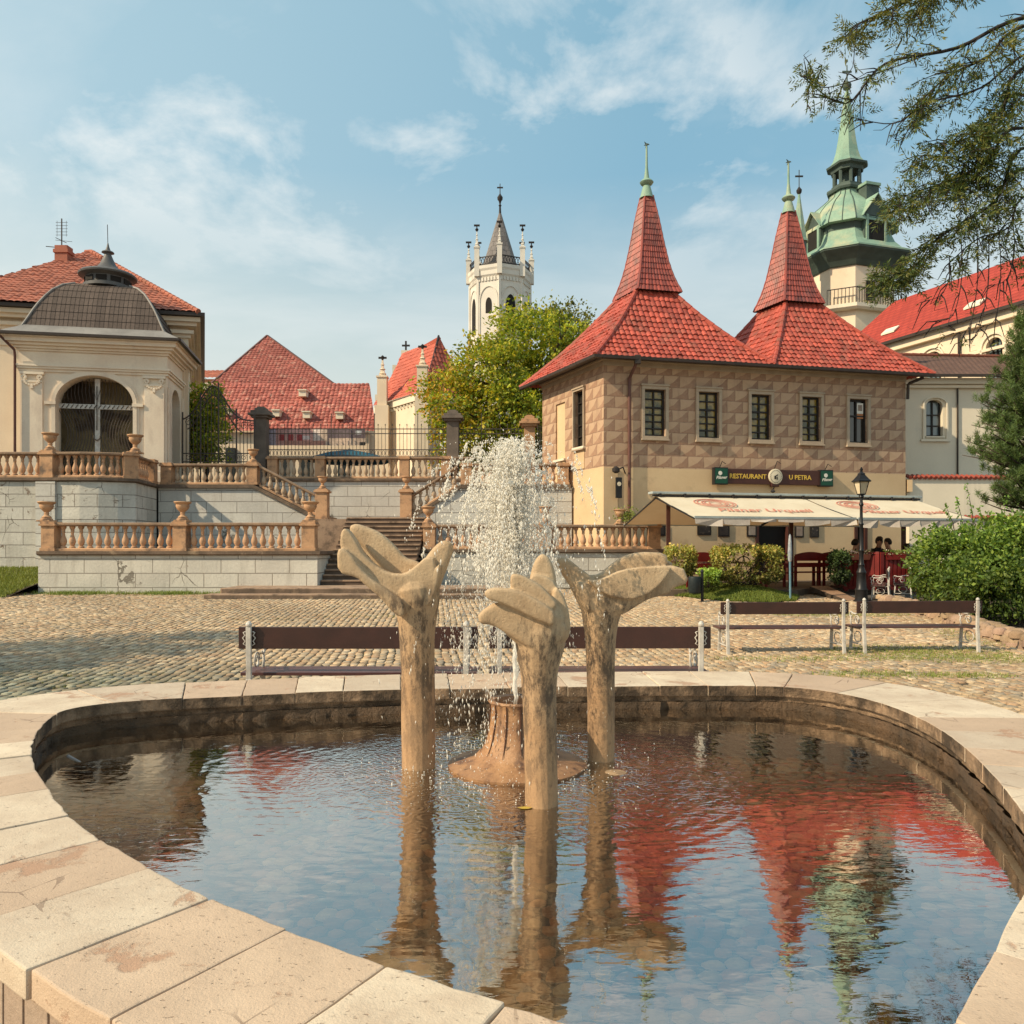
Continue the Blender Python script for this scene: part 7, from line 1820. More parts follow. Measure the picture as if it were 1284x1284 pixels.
for o_ in ow:
    m = MB(); pt = lambda u, v, d=0: W0 + dW * u + V((0, 0, v)) + nW * d
    m.add([pt(o_[0], o_[2], -.3), pt(o_[1], o_[2], -.3), pt(o_[1], o_[3], -.3), pt(o_[0], o_[3], -.3)], [(0, 1, 2, 3)]); q = m.build('window', M['glass_lite'], lc)
    m = MB()
    for t_ in (.25, .5, .75): m.obox(pt(o_[0] + (o_[1] - o_[0]) * t_, (o_[2] + o_[3]) / 2, -.27), .04, .03, (o_[3] - o_[2]) / 2, dW, nW)
    for t_ in (.2, .4, .6, .8): m.obox(pt((o_[0] + o_[1]) / 2, o_[2] + (o_[3] - o_[2]) * t_, -.27), (o_[1] - o_[0]) / 2, .03, .035, dW, nW)
    m.build('glazing_bar', M['iron'], q)
    m = MB(); hw_ = (o_[1] - o_[0]) / 2 + .22; um_ = (o_[0] + o_[1]) / 2; arc_ = [(um_ - hw_, o_[2])] + [(um_ - hw_ * math.cos(a), o_[3] - .5 + .72 * math.sin(a)) for a in np.linspace(0, math.pi, 17)] + [(um_ + hw_, o_[2])]
    for (a, b) in zip(arc_, arc_[1:]): m.beam(pt(*a, .03), pt(*b, .03), .10, .14, up=nW)
    m.build('window_moulding', M['plaster_white'], q)
Q0 = up(W0, zEc) + nW * .5; Q1 = up(W1, zEc) + nW * .5; T0 = up(W0, 18.3) - nW * 5; T1 = up(W1, 18.3) - nW * 5
m = MB(); m.poly3([Q0 , Q1, T1, T0]); m.build('roof', M['roof_plain'], lc)
m = MB(); m.poly3([up(W0, 4), up(W0, zEc), T0, T0 - nW * 5 + V((0, 0, -4.4)), up(W0 - nW * 10, 4)]); m.build('gable', M['plaster_cream'], lc)
m = MB(); m.beam(Q0, Q1, .2, .16); m.build('gutter', M['gutter'], lc)
m = MB(); sweep(m, [tuple(W0), tuple(W1)], rect(-.1, .3, zEc - .5, zEc - .05)); sweep(m, [tuple(W0), tuple(W1)], rect(-.1, .1, zEc - 1.9, zEc - 1.75)); m.build('cornice', M['plaster_cream'], lc)
for px_ in (1205,): u_ = onw(px_); m = MB(); m.tube([pt(u_ - .4, zEc - .1, .5), pt(u_, zEc - .5, .15), pt(u_, 5, .12)], .07, 6); m.build('downpipe', M['gutter'], lc)
for u_ in (onw(1210) - .0, onw(1105)): c_ = (Q0.lerp(T0, .22)) + dW * (u_); m = MB(); m.obox(c_ + V((0, 0, .12)), .5, .28, .05, dW, (T0 - Q0).normalized()); m.build('skylight', M['plaster_white'], lc)

# ============================================================ green domed tower
gt_ = thing('green_domed_tower', 'tall church tower with green copper dome, lantern and spire', 'tower', (25.2, 60, 4))
gx, gy, gr = X(1062, 60), 60, R(17)
def gs(prof, ch=.42): return sqloft(prof, gx, gy, 1, ch, gr)
gs([(2.86, 4), (2.86, 21.9)]).build('shaft', M['plaster_cream'], gt_)
gs([(3.2, 18.55), (3.35, 18.7), (3.35, 18.95), (3.0, 19.0)]).build('gallery_floor', M['plaster_white'], gt_)
gs([(2.95, 21.75), (3.0, 21.8), (3.2, 22.1), (3.5, 22.45), (3.80, 22.75), (3.82, 22.9)]).build('cove', M['copper_dark'], gt_)
gs([(3.86, 22.86), (3.84, 22.98), (3.35, 23.25), (2.95, 23.75), (2.70, 24.4), (2.66, 24.6)]).build('skirt_roof', M['copper'], gt_)
gs([(2.68, 24.5), (2.70, 25.1)]).build('belfry_band', M['copper_dark'], gt_)
dome = [(3.10, 25.02), (3.08, 25.14), (2.92, 25.5), (2.66, 26.0), (2.30, 26.6), (1.90, 27.1), (1.45, 27.5), (1.15, 27.8), (1.0, 28.2), (.98, 28.3)]
gs(dome).build('dome', M['copper'], gt_, smooth=True)
m = MB()
for k_ in range(8):
    for off_ in (0, .5):
        pts = []
        tmp = gs(dome).v
        for i in range(len(dome)):
            a, b = V(tmp[i * 8 + k_]), V(tmp[i * 8 + (k_ + 1) % 8]); pts.append(a.lerp(b, off_))
        m.tube(pts, .04, 5)
m.build('dome_seam', M['copper_dark'], gt_, smooth='full')
gs([(1.2, 28.2), (1.25, 28.35), (1.22, 28.5), (.95, 28.6), (.95, 28.75)]).build('lantern_base', M['copper_dark'], gt_)
for k_ in range(8):
    a = gr + R(22.5 + 45 * k_); m = MB(); m.tube([(gx + .92 * math.cos(a), gy + .92 * math.sin(a), 28.7), (gx + .92 * math.cos(a), gy + .92 * math.sin(a), 29.9)], .13, 6); m.build('lantern_column', M['copper_dark'], gt_)
m = MB(); m.lathe([(.35, 28.6), (.35, 30)], (gx, gy, 0), 8); m.build('lantern_core', M['copper_dark'], gt_)
gs([(.98, 29.75), (1.02, 30.0), (1.25, 30.1), (1.28, 30.25), (1.0, 30.35)]).build('lantern_cornice', M['copper_dark'], gt_)
gs([(1.08, 30.33), (.86, 30.7), (.70, 31.3), (.55, 32.3), (.16, 35.7), (.10, 35.9)]).build('spire', M['copper'], gt_)
m = MB(); m.lathe([(.08, 35.8), (.10, 36.0), (.28, 36.15), (.33, 36.35), (.26, 36.55), (.06, 36.65), (.04, 37.9)], (gx, gy, 0), 12); m.box(gx - .35, gy - .04, 37.35, gx + .35, gy + .04, 37.47); m.build('spire_ball', M['copper_dark'], gt_, smooth=True)
ux_, uy_ = V((math.cos(gr), math.sin(gr), 0)), V((-math.sin(gr), math.cos(gr), 0)); gc = V((gx, gy, 0))
def dormer(dirv, sidev, r0, w_, z0, zs, za):
    q = MB(); c_ = gc + dirv * r0
    q.obox(c_ + V((0, 0, (z0 + zs) / 2)) - dirv * .9, .9, w_, (zs - z0) / 2, dirv, sidev)
    dd = q.build('dormer', M['copper_dark'], gt_)
    q = MB(); a = c_ + dirv * .25
    for s_ in (-1, 1):
        q.extr([a + sidev * s_ * (w_ + .25) + V((0, 0, zs - .15)), a + V((0, 0, za)), a - dirv * 2.4 + V((0, 0, za)), a - dirv * 2.2 + sidev * s_ * (w_ + .25) + V((0, 0, zs - .15))], (0, 0, .08))
    q.build('dormer_roof', M['copper'], dd)
    q = MB(); q.extr([c_ + sidev * -w_ + V((0, 0, zs - .1)), c_ + sidev * w_ + V((0, 0, zs - .1)), c_ + V((0, 0, za - .12))], -dirv * .1); q.build('gable', M['copper_dark'], dd)
    q = MB(); q.obox(c_ + V((0, 0, (z0 + zs) / 2)) + dirv * .02, .03, w_ * .62, (zs - z0) / 2 - .15, dirv, sidev); q.build('opening', M['dark_hole'], dd)
    for s_ in (-1, 1): q = MB(); q.obox(c_ + sidev * s_ * w_ * .8 + V((0, 0, (z0 + zs) / 2)) + dirv * .04, .06, .10, (zs - z0) / 2, dirv, sidev); q.build('dormer_post', M['copper'], dd)
dv = -uy_
dormer(dv, ux_, 3.0, 1.0, 23.3, 25.4, 26.9)
dv2 = -ux_; dormer(dv2, uy_, 3.0, .8, 23.5, 25.2, 26.4)
m = MB(); c_ = gc - uy_ * 1.5 + ux_ * .6; m.obox(c_ + V((0, 0, 27.0)), .55, .5, 1.15, ux_, uy_); m.build('roof_hatch', M['copper_dark'], gt_); m = MB(); m.obox(c_ + V((0, 0, 28.2)), .65, .6, .10, ux_, uy_); m.build('roof_hatch_lid', M['copper'], gt_)
for s_ in (-.22, .62):
    m = MB(); q = gc - uy_ * 2.94 + ux_ * (s_ * 2.0); m.obox(q + V((0, 0, 20.0)), .36 if s_ < 0 else .3, .02, .72, ux_, uy_); m.build('window', M['dark_hole'], gt_) if s_ < 0 else None
m = MB(); ring_ = [gc + ux_ * a * 3.3 + uy_ * b * 3.3 for a, b in ((-1, -.58), (-.58, -1), (.58, -1), (1, -.58), (1, .58))]
for a, b in zip(ring_, ring_[1:]):
    L = (b - a).length; k = int(L / .22)
    m.beam(a + V((0, 0, 20.05)), b + V((0, 0, 20.05)), .06, .06)
    for i in range(k): q = a.lerp(b, i / k); m.tube([q + V((0, 0, 18.95)), q + V((0, 0, 20.05))], .025, 4)
m.build('gallery_rail', M['iron'], gt_)
tr_ = thing('green_turret', 'thin green copper turret with a cross beside the domed tower', 'turret', (X(1002, 57), 57, 12))
qx = X(1002, 57); m = MB(); m.lathe([(.55, 12), (.55, 23.4), (.62, 23.5)], (qx, 57, 0), 8); m.build('shaft', M['copper_dark'], tr_)
m = MB(); m.lathe([(.66, 23.4), (.56, 23.6), (.10, 26.6), (.08, 26.9)], (qx, 57, 0), 8); m.build('spire', M['copper'], tr_)
m = MB(); m.lathe([(.05, 26.8), (.18, 27.0), (.20, 27.15), (.10, 27.3), (.03, 27.4), (.03, 28.6)], (qx, 57, 0), 10); m.box(qx - .28, 56.96, 28.1, qx + .28, 57.04, 28.2); m.build('cross', M['iron'], tr_, smooth=True)

# ============================================================ iron gate and fence
def tubes_into(m, segs, r_): 
    for a, b in segs: m.beam(a, b, r_ * 2, r_ * 2)
gt2 = thing('iron_gate', 'tall black wrought iron gate with scrolled arch on the upper terrace', 'gate', (X(275, 33), 33, 4))
ya = 33.2; x0, x1 = X(229, ya), X(319, ya)
m = MB(); xs_ = np.linspace(x0, x1, 21)
def gtop(x):
    t_ = (x - x0) / (x1 - x0); return 6.9 + 1.45 * math.exp(-((t_ - .42) / .24) ** 2)
for i, x in enumerate(xs_): m.tube([(x, ya, 4), (x, ya, gtop(x) + (.0 if i % 5 else .3))], .016 if i % 5 else .034, 4)
for z_ in (4.3, 5.2, 5.55): m.beam((x0, ya, z_), (x1, ya, z_), .03, .04)
m.build('bars', M['fence_iron'], gt2)
m = MB(); m.tube([(x, ya, gtop(x)) for x in np.linspace(x0, x1, 40)], .03, 5); m.tube([(x, ya, gtop(x) - .45 - .1 * math.sin((x - x0) * 3)) for x in np.linspace(x0 + .2, x1, 40)], .022, 5)
for k_ in range(9):
    cx_ = x0 + .25 + k_ * .33; m.tube([(cx_ + .14 * math.cos(a) * (1 - a / 12), ya, 5.38 + .13 * math.sin(a) * (1 - a / 12)) for a in np.linspace(0, 8, 16)], .012, 4)
    zz = gtop(cx_) - .25; m.tube([(cx_ + .17 * math.cos(a) * (1 - a / 12), ya, zz + .17 * math.sin(a) * (1 - a / 12)) for a in np.linspace(0, 9, 16)], .014, 4)
m.build('scrollwork', M['fence_iron'], gt2, smooth='full')
def fence(label, px0, px1, y, zb, zt):
    r_ = thing('iron_fence', label, 'fence', (X(px0, y), y, zb)); x0, x1 = X(px0, y), X(px1, y); n = int((x1 - x0) / .155)
    m = MB()
    for i in range(n + 1):
        x = x0 + (x1 - x0) * i / n; big = i % 12 == 6; h_ = zt + (.45 if big else (.0 if i % 2 else -.12))
        m.tube([(x, y, zb), (x, y, h_ - .1), (x, y, h_)], [.013 if not big else .022, .013 if not big else .02, .004], 4)
        if i % 2 or big: m.lathe([(.003, 0), (.03, .04), (.003, .1)], (x, y, h_ - .09), 4)
    m.build('bars', M['fence_iron'], r_)
    m = MB()
    for z_ in (zb + .12, zb + .42, zt - .42, zt - .22): m.beam((x0, y, z_), (x1, y, z_), .03, .035)
    m.build('rails', M['fence_iron'], r_)
    m = MB()
    for i in range(n): 
        c_ = x0 + (x1 - x0) * (i + .5) / n; m.tube([(c_ + .055 * math.cos(a), y, zb + .27 + .12 * math.sin(a)) for a in np.linspace(0, 6.28, 9)], .010, 3)
    m.build('ring_band', M['fence_iron'], r_); return r_
fence('long spiked iron fence on the centre balustrade', 334, 560, 34.3, 5.42, 6.95)
fence('short iron fence between the dark pillar and the light pillar', 576, 655, 34.3, 5.3, 6.95)
def pillar(px, y, w_, z0, z1, label, mat):
    r_ = thing('gate_pillar', label, 'pillar', (X(px, y), y, z0)); x = X(px, y); h_ = w_ / 2; m = MB(); m.box(x - h_, y - h_, z0, x + h_, y + h_, z1 - .5); m.build('shaft', mat, r_, bevel=.01)
    m = MB(); 
    for a, b, c_ in ((.10, -.5, -.40), (.20, -.40, -.30), (.12, -.30, -.18), (-.02, -.18, -.06), (-.10, -.06, 0)): m.box(x - h_ - a, y - h_ - a, z1 + b, x + h_ + a, y + h_ + a, z1 + c_)
    m.build('cap', mat, r_, bevel=.015)
dkst = surf('pillar_dark', (.20, .16, .13), (.11, .09, .075), 2, .9, .3, 20)
pillar(328, 34.0, .50, 4.0, 7.62, 'dark stone pillar between the iron gate and the fence', dkst)
pillar(568, 34.1, .50, 4.0, 7.5, 'dark stone pillar at the right end of the long fence', dkst)
pillar(664, 33.9, .46, 3.5, 7.25, 'light brown pillar close to the restaurant wall', M['sand_orange'])
m = MB()
for k_ in range(9): m.tube([(X(674, 33) + k_ * .07, 33 + k_ * .1, 4.2), (X(674, 33) + k_ * .07, 33 + k_ * .1, 6.7)], .02, 4)
m.beam((X(674, 33), 33, 6.6), (X(674, 33) + .6, 33.9, 6.6), .04, .04); m.beam((X(674, 33), 33, 4.5), (X(674, 33) + .6, 33.9, 4.5), .04, .04); m.build('iron_railing', M['fence_iron'], None, label='short dark railing squeezed between light pillar and restaurant', cat='railing')
# banner with printed picture
bnr = thing('printed_banner', 'long printed banner with pink houses left and dark right, behind the fence', 'banner', (X(396, 34.7), 34.7, 6))
nxb, nzb = 110, 26; x0, x1 = X(335, 34.7), X(458, 34.7); zb0, zb1 = Z(558.5, 34.7), Z(538, 34.7)
gxv, gzv = np.meshgrid(np.linspace(0, 1, nxb + 1), np.linspace(0, 1, nzb + 1)); vv = np.stack([x0 + (x1 - x0) * gxv, 34.7 + 0 * gxv + .03 * np.sin(gxv * 20), zb0 + (zb1 - zb0) * gzv], 2).reshape(-1, 3)
cb = np.zeros((nzb + 1, nxb + 1, 3)); rz = rng.random((nzb + 1, nxb + 1))
pink = np.array([.55, .30, .26]); tan = np.array([.50, .38, .30]); dark = np.array([.12, .09, .10])
cb[:] = pink; cb[:, 52:68] = tan; cb[:, 68:] = dark
cb[:, 52:60] = np.array([.6, .5, .45]); cb[:12, 70:] = tan * .9; cb[10:16, 36:48] = np.array([.6, .5, .48]); cb[:8, 20:66] = np.array([.45, .22, .17])
for a in (14, 24, 34): cb[8:18, a:a + 6] = np.array([.35, .06, .06])
cb[:, :10] = np.array([.42, .36, .42]); cb[:6, 104:] = .02; cb[18:24, 100:106] = .5
cb *= 1.3 * (.75 + .5 * rz[:, :, None]); ff = (np.arange(nzb)[:, None] * (nxb + 1) + np.arange(nxb)[None]).ravel(); ff = np.stack([ff, ff + 1, ff + nxb + 2, ff + nxb + 1], 1)
npmesh('cloth', vv, ff, M['paint_attr'], bnr, cb.reshape(-1, 3))
m = MB(); m.beam((x0, 34.72, zb1 + .02), (x1, 34.72, zb1 + .02), .02, .02); m.build('cord', M['iron'], bnr)
pr_ = thing('blue_parasol', 'flat blue parasol canopy behind the iron fence', 'parasol', (X(440, 37), 37, 4.4))
m = MB(); xx = X(438, 37); n8 = 8; m.lathe([(2.0, 5.62), (1.98, 5.70), (1.1, 5.98), (.10, 6.16), (.03, 6.22)], (xx, 37, 0), 8); m.build('canopy', M['blue_cloth'], pr_)
m = MB(); m.tube([(xx, 37, 4.4), (xx, 37, 6.1)], .03, 6); m.build('pole', M['iron'], pr_)

# low stone edging wall around the shrub bed
ew = thing('stone_edging', 'low rough fieldstone wall curving along the shrub bed', 'wall', (WALLC[0][0], WALLC[0][1], 0))
pts, zz_, rr_, cc_ = [], [], [], []
wc = WALLC[:-1]
for a, b in zip(wc, wc[1:]):
    L = math.hypot(b[0] - a[0], b[1] - a[1]); k = int(L / .20)
    for i in range(k):
        t_ = (i + random.random() * .3) / k
        for lay in range(3):
            for row in (0, 1):
                x = a[0] + (b[0] - a[0]) * t_ + random.uniform(-.03, .03) + row * .2; y = a[1] + (b[1] - a[1]) * t_ + random.uniform(-.04, .04) + row * .08
                pts.append((x, y)); zz_.append(gz(y) + .02 + lay * .085); rr_.append(random.uniform(.10, .155)); c0 = random.uniform(.75, 1.15); cc_.append((c0, c0 * random.uniform(.92, 1), c0 * random.uniform(.85, 1)))
stones('stones', np.array(pts), np.array(rr_), np.array(zz_), M['field_stone'], ew, np.array(cc_), .62)

# ============================================================ vegetation
def leaves(name, P, size, cols, parent, aspect=.5, mat='leaf', droop=.3, outward=None, **kw):
    N = len(P); a = rng.normal(0, 1, (N, 3)); a[:, 2] -= droop
    if outward is not None: a = a + outward * 1.2
    a /= np.linalg.norm(a, axis=1)[:, None]; r_ = rng.normal(0, 1, (N, 3)); b = np.cross(a, r_); b /= np.linalg.norm(b, axis=1)[:, None]
    s = size * rng.uniform(.6, 1.3, (N, 1))
    v = np.stack([P - a * s * .5, P + b * s * aspect * .5 - a * s * .05, P + a * s * .5, P - b * s * aspect * .5 - a * s * .05], 1).reshape(-1, 3)
    return npmesh(name, v, np.arange(4 * N).reshape(-1, 4), M[mat], parent, np.repeat(cols, 4, axis=0), **kw)
def clumps(blobs, n_cl, per, r_cl, surf_bias=.55, seed=1):
    """blobs: (x,y,z,rx,ry,rz) -> clump centres near the blob surfaces, leaf positions, per-leaf clump brightness"""
    g_ = np.random.default_rng(seed); vol = np.array([b[3] * b[4] * b[5] for b in blobs]); pr_ = vol ** .7 / (vol ** .7).sum(); idx = g_.choice(len(blobs), n_cl, p=pr_); B = np.array(blobs)[idx]
    d = g_.normal(0, 1, (n_cl, 3)); d /= np.linalg.norm(d, axis=1)[:, None]; r_ = g_.uniform(surf_bias, 1.08, n_cl)[:, None]
    C = B[:, :3] + d * r_ * B[:, 3:]
    L = C[:, None, :] + g_.normal(0, 1, (n_cl, per, 3)) * (r_cl * g_.uniform(.6, 1.3, (n_cl, 1, 1))) * np.array([1, 1, .7])
    br = np.repeat(g_.uniform(.72, 1.25, (n_cl, 1)), per, 1); outw = np.repeat(d[:, None], per, 1)
    return C, L.reshape(-1, 3), br.reshape(-1), outw.reshape(-1, 3)
def limbs(mb, base, C, k=14, r0=.16, trunk_top=None, seed=2, twigs=60):
    g_ = random.Random(seed); tt = V(trunk_top)
    mains = [C[g_.randrange(len(C))] for _ in range(k)]
    for c_ in mains:
        c_ = V(c_); s_ = V(base).lerp(tt, g_.uniform(.55, 1)); m1 = s_.lerp(c_, .4) + V((g_.uniform(-.2, .2), g_.uniform(-.2, .2), .25)); mb.tube([s_, m1, s_.lerp(c_, .75) + V((0, 0, .15)), c_], [r0 * .5, r0 * .36, r0 * .2, r0 * .07], 6, False)
        for _ in range(twigs // k):
            e_ = V(C[g_.randrange(len(C))]); near = min(mains, key=lambda q: (V(q) - e_).length)
            if (V(near) - c_).length < 1e-6: m2 = s_.lerp(c_, g_.uniform(.5, .95)); mb.tube([m2, m2.lerp(e_, .5) + V((0, 0, .1)), e_], [r0 * .14, r0 * .09, r0 * .03], 5, False)
def tree(name, label, base, ttop, r0, blobs, n_cl, per, r_cl, size, pal, seed=1, aspect=.55, k=16, twigs=80, tone=None, cat='tree', group=None, sb=.55, droop=.3, mat='leaf'):
    r_ = thing(name, label, cat, base, group)
    C, L, br, ow_ = clumps(blobs, n_cl, per, r_cl, sb, seed)
    m = MB(); b, t_ = V(base), V(ttop); m.tube([b, b.lerp(t_, .3) + V((.05, 0, 0)), b.lerp(t_, .65), t_], [r0 * 1.3, r0, r0 * .85, r0 * .55], 10); m.build('trunk', M['bark'], r_, smooth='full')
    m = MB(); limbs(m, base, C, k, r0, ttop, seed, twigs); m.build('limbs', M['bark'], r_, smooth='full')
    pal = np.array(pal); cols = pal[rng.integers(0, len(pal), len(L))] * br[:, None] * rng.uniform(.75, 1.25, (len(L), 1))
    if tone is not None: cols = tone(L, cols)
    leaves('crown', L, size, cols, r_, aspect, outward=ow_, droop=droop, mat=mat)
    return r_
MAPLE = [(.12, .155, .025), (.16, .185, .03), (.08, .12, .02), (.19, .18, .03), (.05, .08, .016)]
def mt(L, c):
    w_ = np.clip((L[:, 0] * -1 + .2) / 5, 0, 1)[:, None] * (rng.random((len(L), 1)) < .28); return c * (1 - w_) + np.array([.26, .15, .03]) * w_ * rng.uniform(.7, 1.2, (len(L), 1))
y_ = 41; XX = lambda p: X(p, y_); ZZ = lambda p: Z(p, y_); s = y_ / 1000
bl = [(XX(675), y_, ZZ(430), 62 * s, 2.6, 48 * s), (XX(615), y_ - .6, ZZ(470), 55 * s, 2.6, 45 * s), (XX(566), y_ - 1, ZZ(510), 36 * s, 2.2, 50 * s), (XX(640), y_ - 1, ZZ(520), 60 * s, 2.8, 55 * s), (XX(700), y_ + .5, ZZ(480), 50 * s, 2.5, 60 * s), (XX(590), y_ - 1, ZZ(560), 50 * s, 2.4, 40 * s), (XX(680), y_, ZZ(560), 60 * s, 2.4, 40 * s)]
tree('maple_tree', 'broad yellow green maple tree behind the terraces beside the white tower', (XX(650), y_ + .5, 4.2), (XX(655), y_ + .3, ZZ(500)), .38, bl, 900, 44, .30, .21, MAPLE, 5, tone=mt, k=22, twigs=160, sb=.5, mat='leaf_bright')
# thin airy top right part
bl = [(XX(712), y_ + 2, ZZ(385), 38 * s, 1.6, 22 * s), (XX(735), y_ + 2, ZZ(405), 22 * s, 1.4, 22 * s), (XX(680), y_ + 2, ZZ(385), 25 * s, 1.4, 18 * s)]
tree('sparse_tree', 'thin tree with sparse dark twigs rising above the maple', (XX(700), y_ + 2.2, 4.2), (XX(705), y_ + 2.1, ZZ(440)), .16, bl, 190, 12, .16, .19, [(.10, .11, .03), (.14, .14, .04), (.07, .08, .03)], 8, k=22, twigs=150, sb=.3)
y_ = 37; s = y_ / 1000; bl = [(X(258, y_), y_, Z(505, y_), 22 * s, 1.0, 25 * s), (X(262, y_), y_, Z(545, y_), 27 * s, 1.1, 38 * s), (X(240, y_), y_ + .5, Z(540, y_), 20 * s, 1, 45 * s)]
tree('small_garden_tree', 'small yellow green tree behind the iron gate', (X(258, y_), y_, 4.3), (X(258, y_), y_, Z(530, y_)), .12, bl, 230, 40, .20, .17, MAPLE, 9, k=8, twigs=30, mat='leaf_bright')
bl = [(-15.2, 8.3, 6.3, 1.9, 1.7, 1.3), (-14.4, 9.6, 6.9, 1.5, 1.4, 1.1), (-15.8, 7.2, 6.6, 1.4, 1.4, 1.1)]
tree('linden_tree', 'leafy tree standing left of the square, shading the cobbles', (-15.2, 8.4, 0), (-15.1, 8.4, 5.4), .2, bl, 260, 40, .22, .16, MAPLE, 19, k=10, twigs=50)
# big hornbeam shrub on the right
y_ = 16.8; s = y_ / 1000
bl = [(X(1215, y_), y_, Z(712, y_), 62 * s, 1.1, 52 * s), (X(1262, y_), y_ - .4, Z(690, y_), 60 * s, 1.1, 52 * s), (X(1180, y_ + .8), y_ + .8, Z(710, y_ + .8), 42 * s, .9, 46 * s), (X(1300, y_), y_ - .6, Z(710, y_), 60 * s, 1.2, 70 * s), (X(1250, y_ - 1.3), y_ - 1.3, Z(735, y_ - 1.3), 62 * s, .9, 40 * s)]
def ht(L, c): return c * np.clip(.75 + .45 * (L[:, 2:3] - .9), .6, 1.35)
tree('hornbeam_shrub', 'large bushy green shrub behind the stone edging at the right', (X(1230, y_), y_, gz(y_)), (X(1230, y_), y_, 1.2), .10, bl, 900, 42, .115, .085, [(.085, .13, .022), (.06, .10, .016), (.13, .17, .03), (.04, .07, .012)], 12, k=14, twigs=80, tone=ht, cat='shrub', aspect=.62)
# upright shoots on top
sh = thing('shrub_shoots', 'long leafy shoots sticking up above the big green shrub', 'shrub', (X(1220, 17.2), 17.2, 1.6)); m = MB(); LP = []
for px_, py_, bx_ in ((1185, 632, 1200), (1212, 608, 1222), (1198, 622, 1210), (1240, 640, 1235), (1170, 655, 1190), (1262, 622, 1250), (1228, 635, 1232), (1278, 640, 1262)):
    a = V((X(bx_, 17.2), 17.2, 1.7)); b = V((X(px_, 17.2), 17.2, Z(py_, 17.2))); pts = [a, a.lerp(b, .5) + V((.04, 0, .03)), b]; m.tube(pts, [.012, .008, .003], 5)
    for t_ in np.linspace(.15, 1, 26): q = a.lerp(b, t_); LP.append((q.x + random.uniform(-.03, .03), q.y + random.uniform(-.04, .04), q.z))
m.build('stems', M['twig'], sh); LP = np.array(LP); leaves('leaves', np.repeat(LP, 2, axis=0) + rng.normal(0, .015, (len(LP) * 2, 3)), .075, np.array([(.10, .17, .03)]) * rng.uniform(.7, 1.2, (len(LP) * 2, 1)), sh, .6)
# pine at the right edge
y_ = 19.5; s = y_ / 1000
pn = thing('pine_tree', 'dark green pine tree at the right edge above the shrub', 'tree', (X(1300, y_), y_, gz(y_)))
m = MB(); m.tube([(X(1302, y_), y_, .2), (X(1300, y_), y_, 3), (X(1290, y_), y_, Z(405, y_))], [.17, .13, .02], 10); m.build('trunk', M['bark'], pn, smooth='full')
m = MB(); tips = []; rp_ = random.Random(5)
zt_ = Z(405, y_); zb_ = Z(640, y_)
for i in range(330):
    t_ = i / 329; z_ = zt_ - (zt_ - zb_) * t_ ** .9; rad_ = (.25 + 1.45 * min(1, t_ * 1.6)) * rp_.uniform(.35, 1.05) * (1 if t_ < .75 else .85); a = rp_.uniform(0, 2 * math.pi)
    p0 = V((X(1291 + 9 * t_, y_), y_, z_ - .15)); p1 = p0 + V((math.cos(a) * rad_, math.sin(a) * rad_, .28 + .2 * rp_.random()))
    m.tube([p0, p0.lerp(p1, .6) + V((0, 0, -.06)), p1], [.03, .02, .008], 5)
    for k_ in range(7):
        q = p0.lerp(p1, rp_.uniform(.35, 1.05)); tips.append((q.x + rp_.uniform(-.14, .14), q.y + rp_.uniform(-.14, .14), q.z + rp_.uniform(-.05, .14)))
m.build('branches', M['bark'], pn, smooth='full')
tips = np.array(tips); nt_ = 52; N = len(tips) * nt_; base = np.repeat(tips, nt_, axis=0); d = rng.normal(0, 1, (N, 3)); d[:, 2] = np.abs(d[:, 2]) * .8 + .3; d /= np.linalg.norm(d, axis=1)[:, None]
b = np.cross(d, rng.normal(0, 1, (N, 3))); b /= np.linalg.norm(b, axis=1)[:, None]; ln = .13 * rng.uniform(.6, 1.2, (N, 1)); st_ = base + rng.normal(0, .025, (N, 3)) * np.array([1, 1, 2])
v = np.stack([st_ - b * .007, st_ + b * .007, st_ + d * ln], 1).reshape(-1, 3); c_ = np.array([(.055, .085, .028)]) * np.repeat(rng.uniform(.6, 1.5, (len(tips), 1)), nt_, 0) * rng.uniform(.7, 1.3, (N, 1)) + np.array([(.02, .02, 0)]) * (rng.random((N, 1)) < .3)
npmesh('needles', v, np.arange(3 * N).reshape(-1, 3), M['leaf'], pn, np.repeat(c_, 3, 0))
# hedges
def hedge(px0, px1, y, pt_, pb_, label, pal, seed, n=300, dep=.55):
    s_ = y / 1000; cx_ = (px0 + px1) / 2; w_ = (px1 - px0) / 2 * s_; z1_, z0_ = Z(pt_, y), Z(pb_, y); r_ = thing('hedge_bush', label, 'bush', (X(cx_, y), y, z0_), 'clipped bushes by the lawn')
    g_ = np.random.default_rng(seed); C = g_.uniform(-1, 1, (n, 3)); C = np.sign(C) * np.abs(C) ** .6; nr_ = (np.abs(C) ** 4).sum(1) ** .25; C = C / np.maximum(nr_, .75)[:, None]
    C = C * np.array([w_, dep, (z1_ - z0_) / 2 * .93]) + np.array([X(cx_, y), y, (z0_ + z1_) / 2 + .03]); L = (C[:, None] + g_.normal(0, .055, (n, 26, 3))).reshape(-1, 3)
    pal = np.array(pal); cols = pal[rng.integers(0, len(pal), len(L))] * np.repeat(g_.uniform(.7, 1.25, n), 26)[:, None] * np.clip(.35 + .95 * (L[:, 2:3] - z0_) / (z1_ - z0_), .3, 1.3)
    m = MB()
    for q in C[::12]: m.tube([(X(cx_, y) + random.uniform(-w_ * .5, w_ * .5), y, z0_ - .05), tuple(q)], [.015, .005], 4)
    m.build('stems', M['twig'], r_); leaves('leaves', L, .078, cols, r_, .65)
HP = [(.20, .19, .045), (.26, .20, .06), (.12, .14, .03), (.16, .17, .04)]
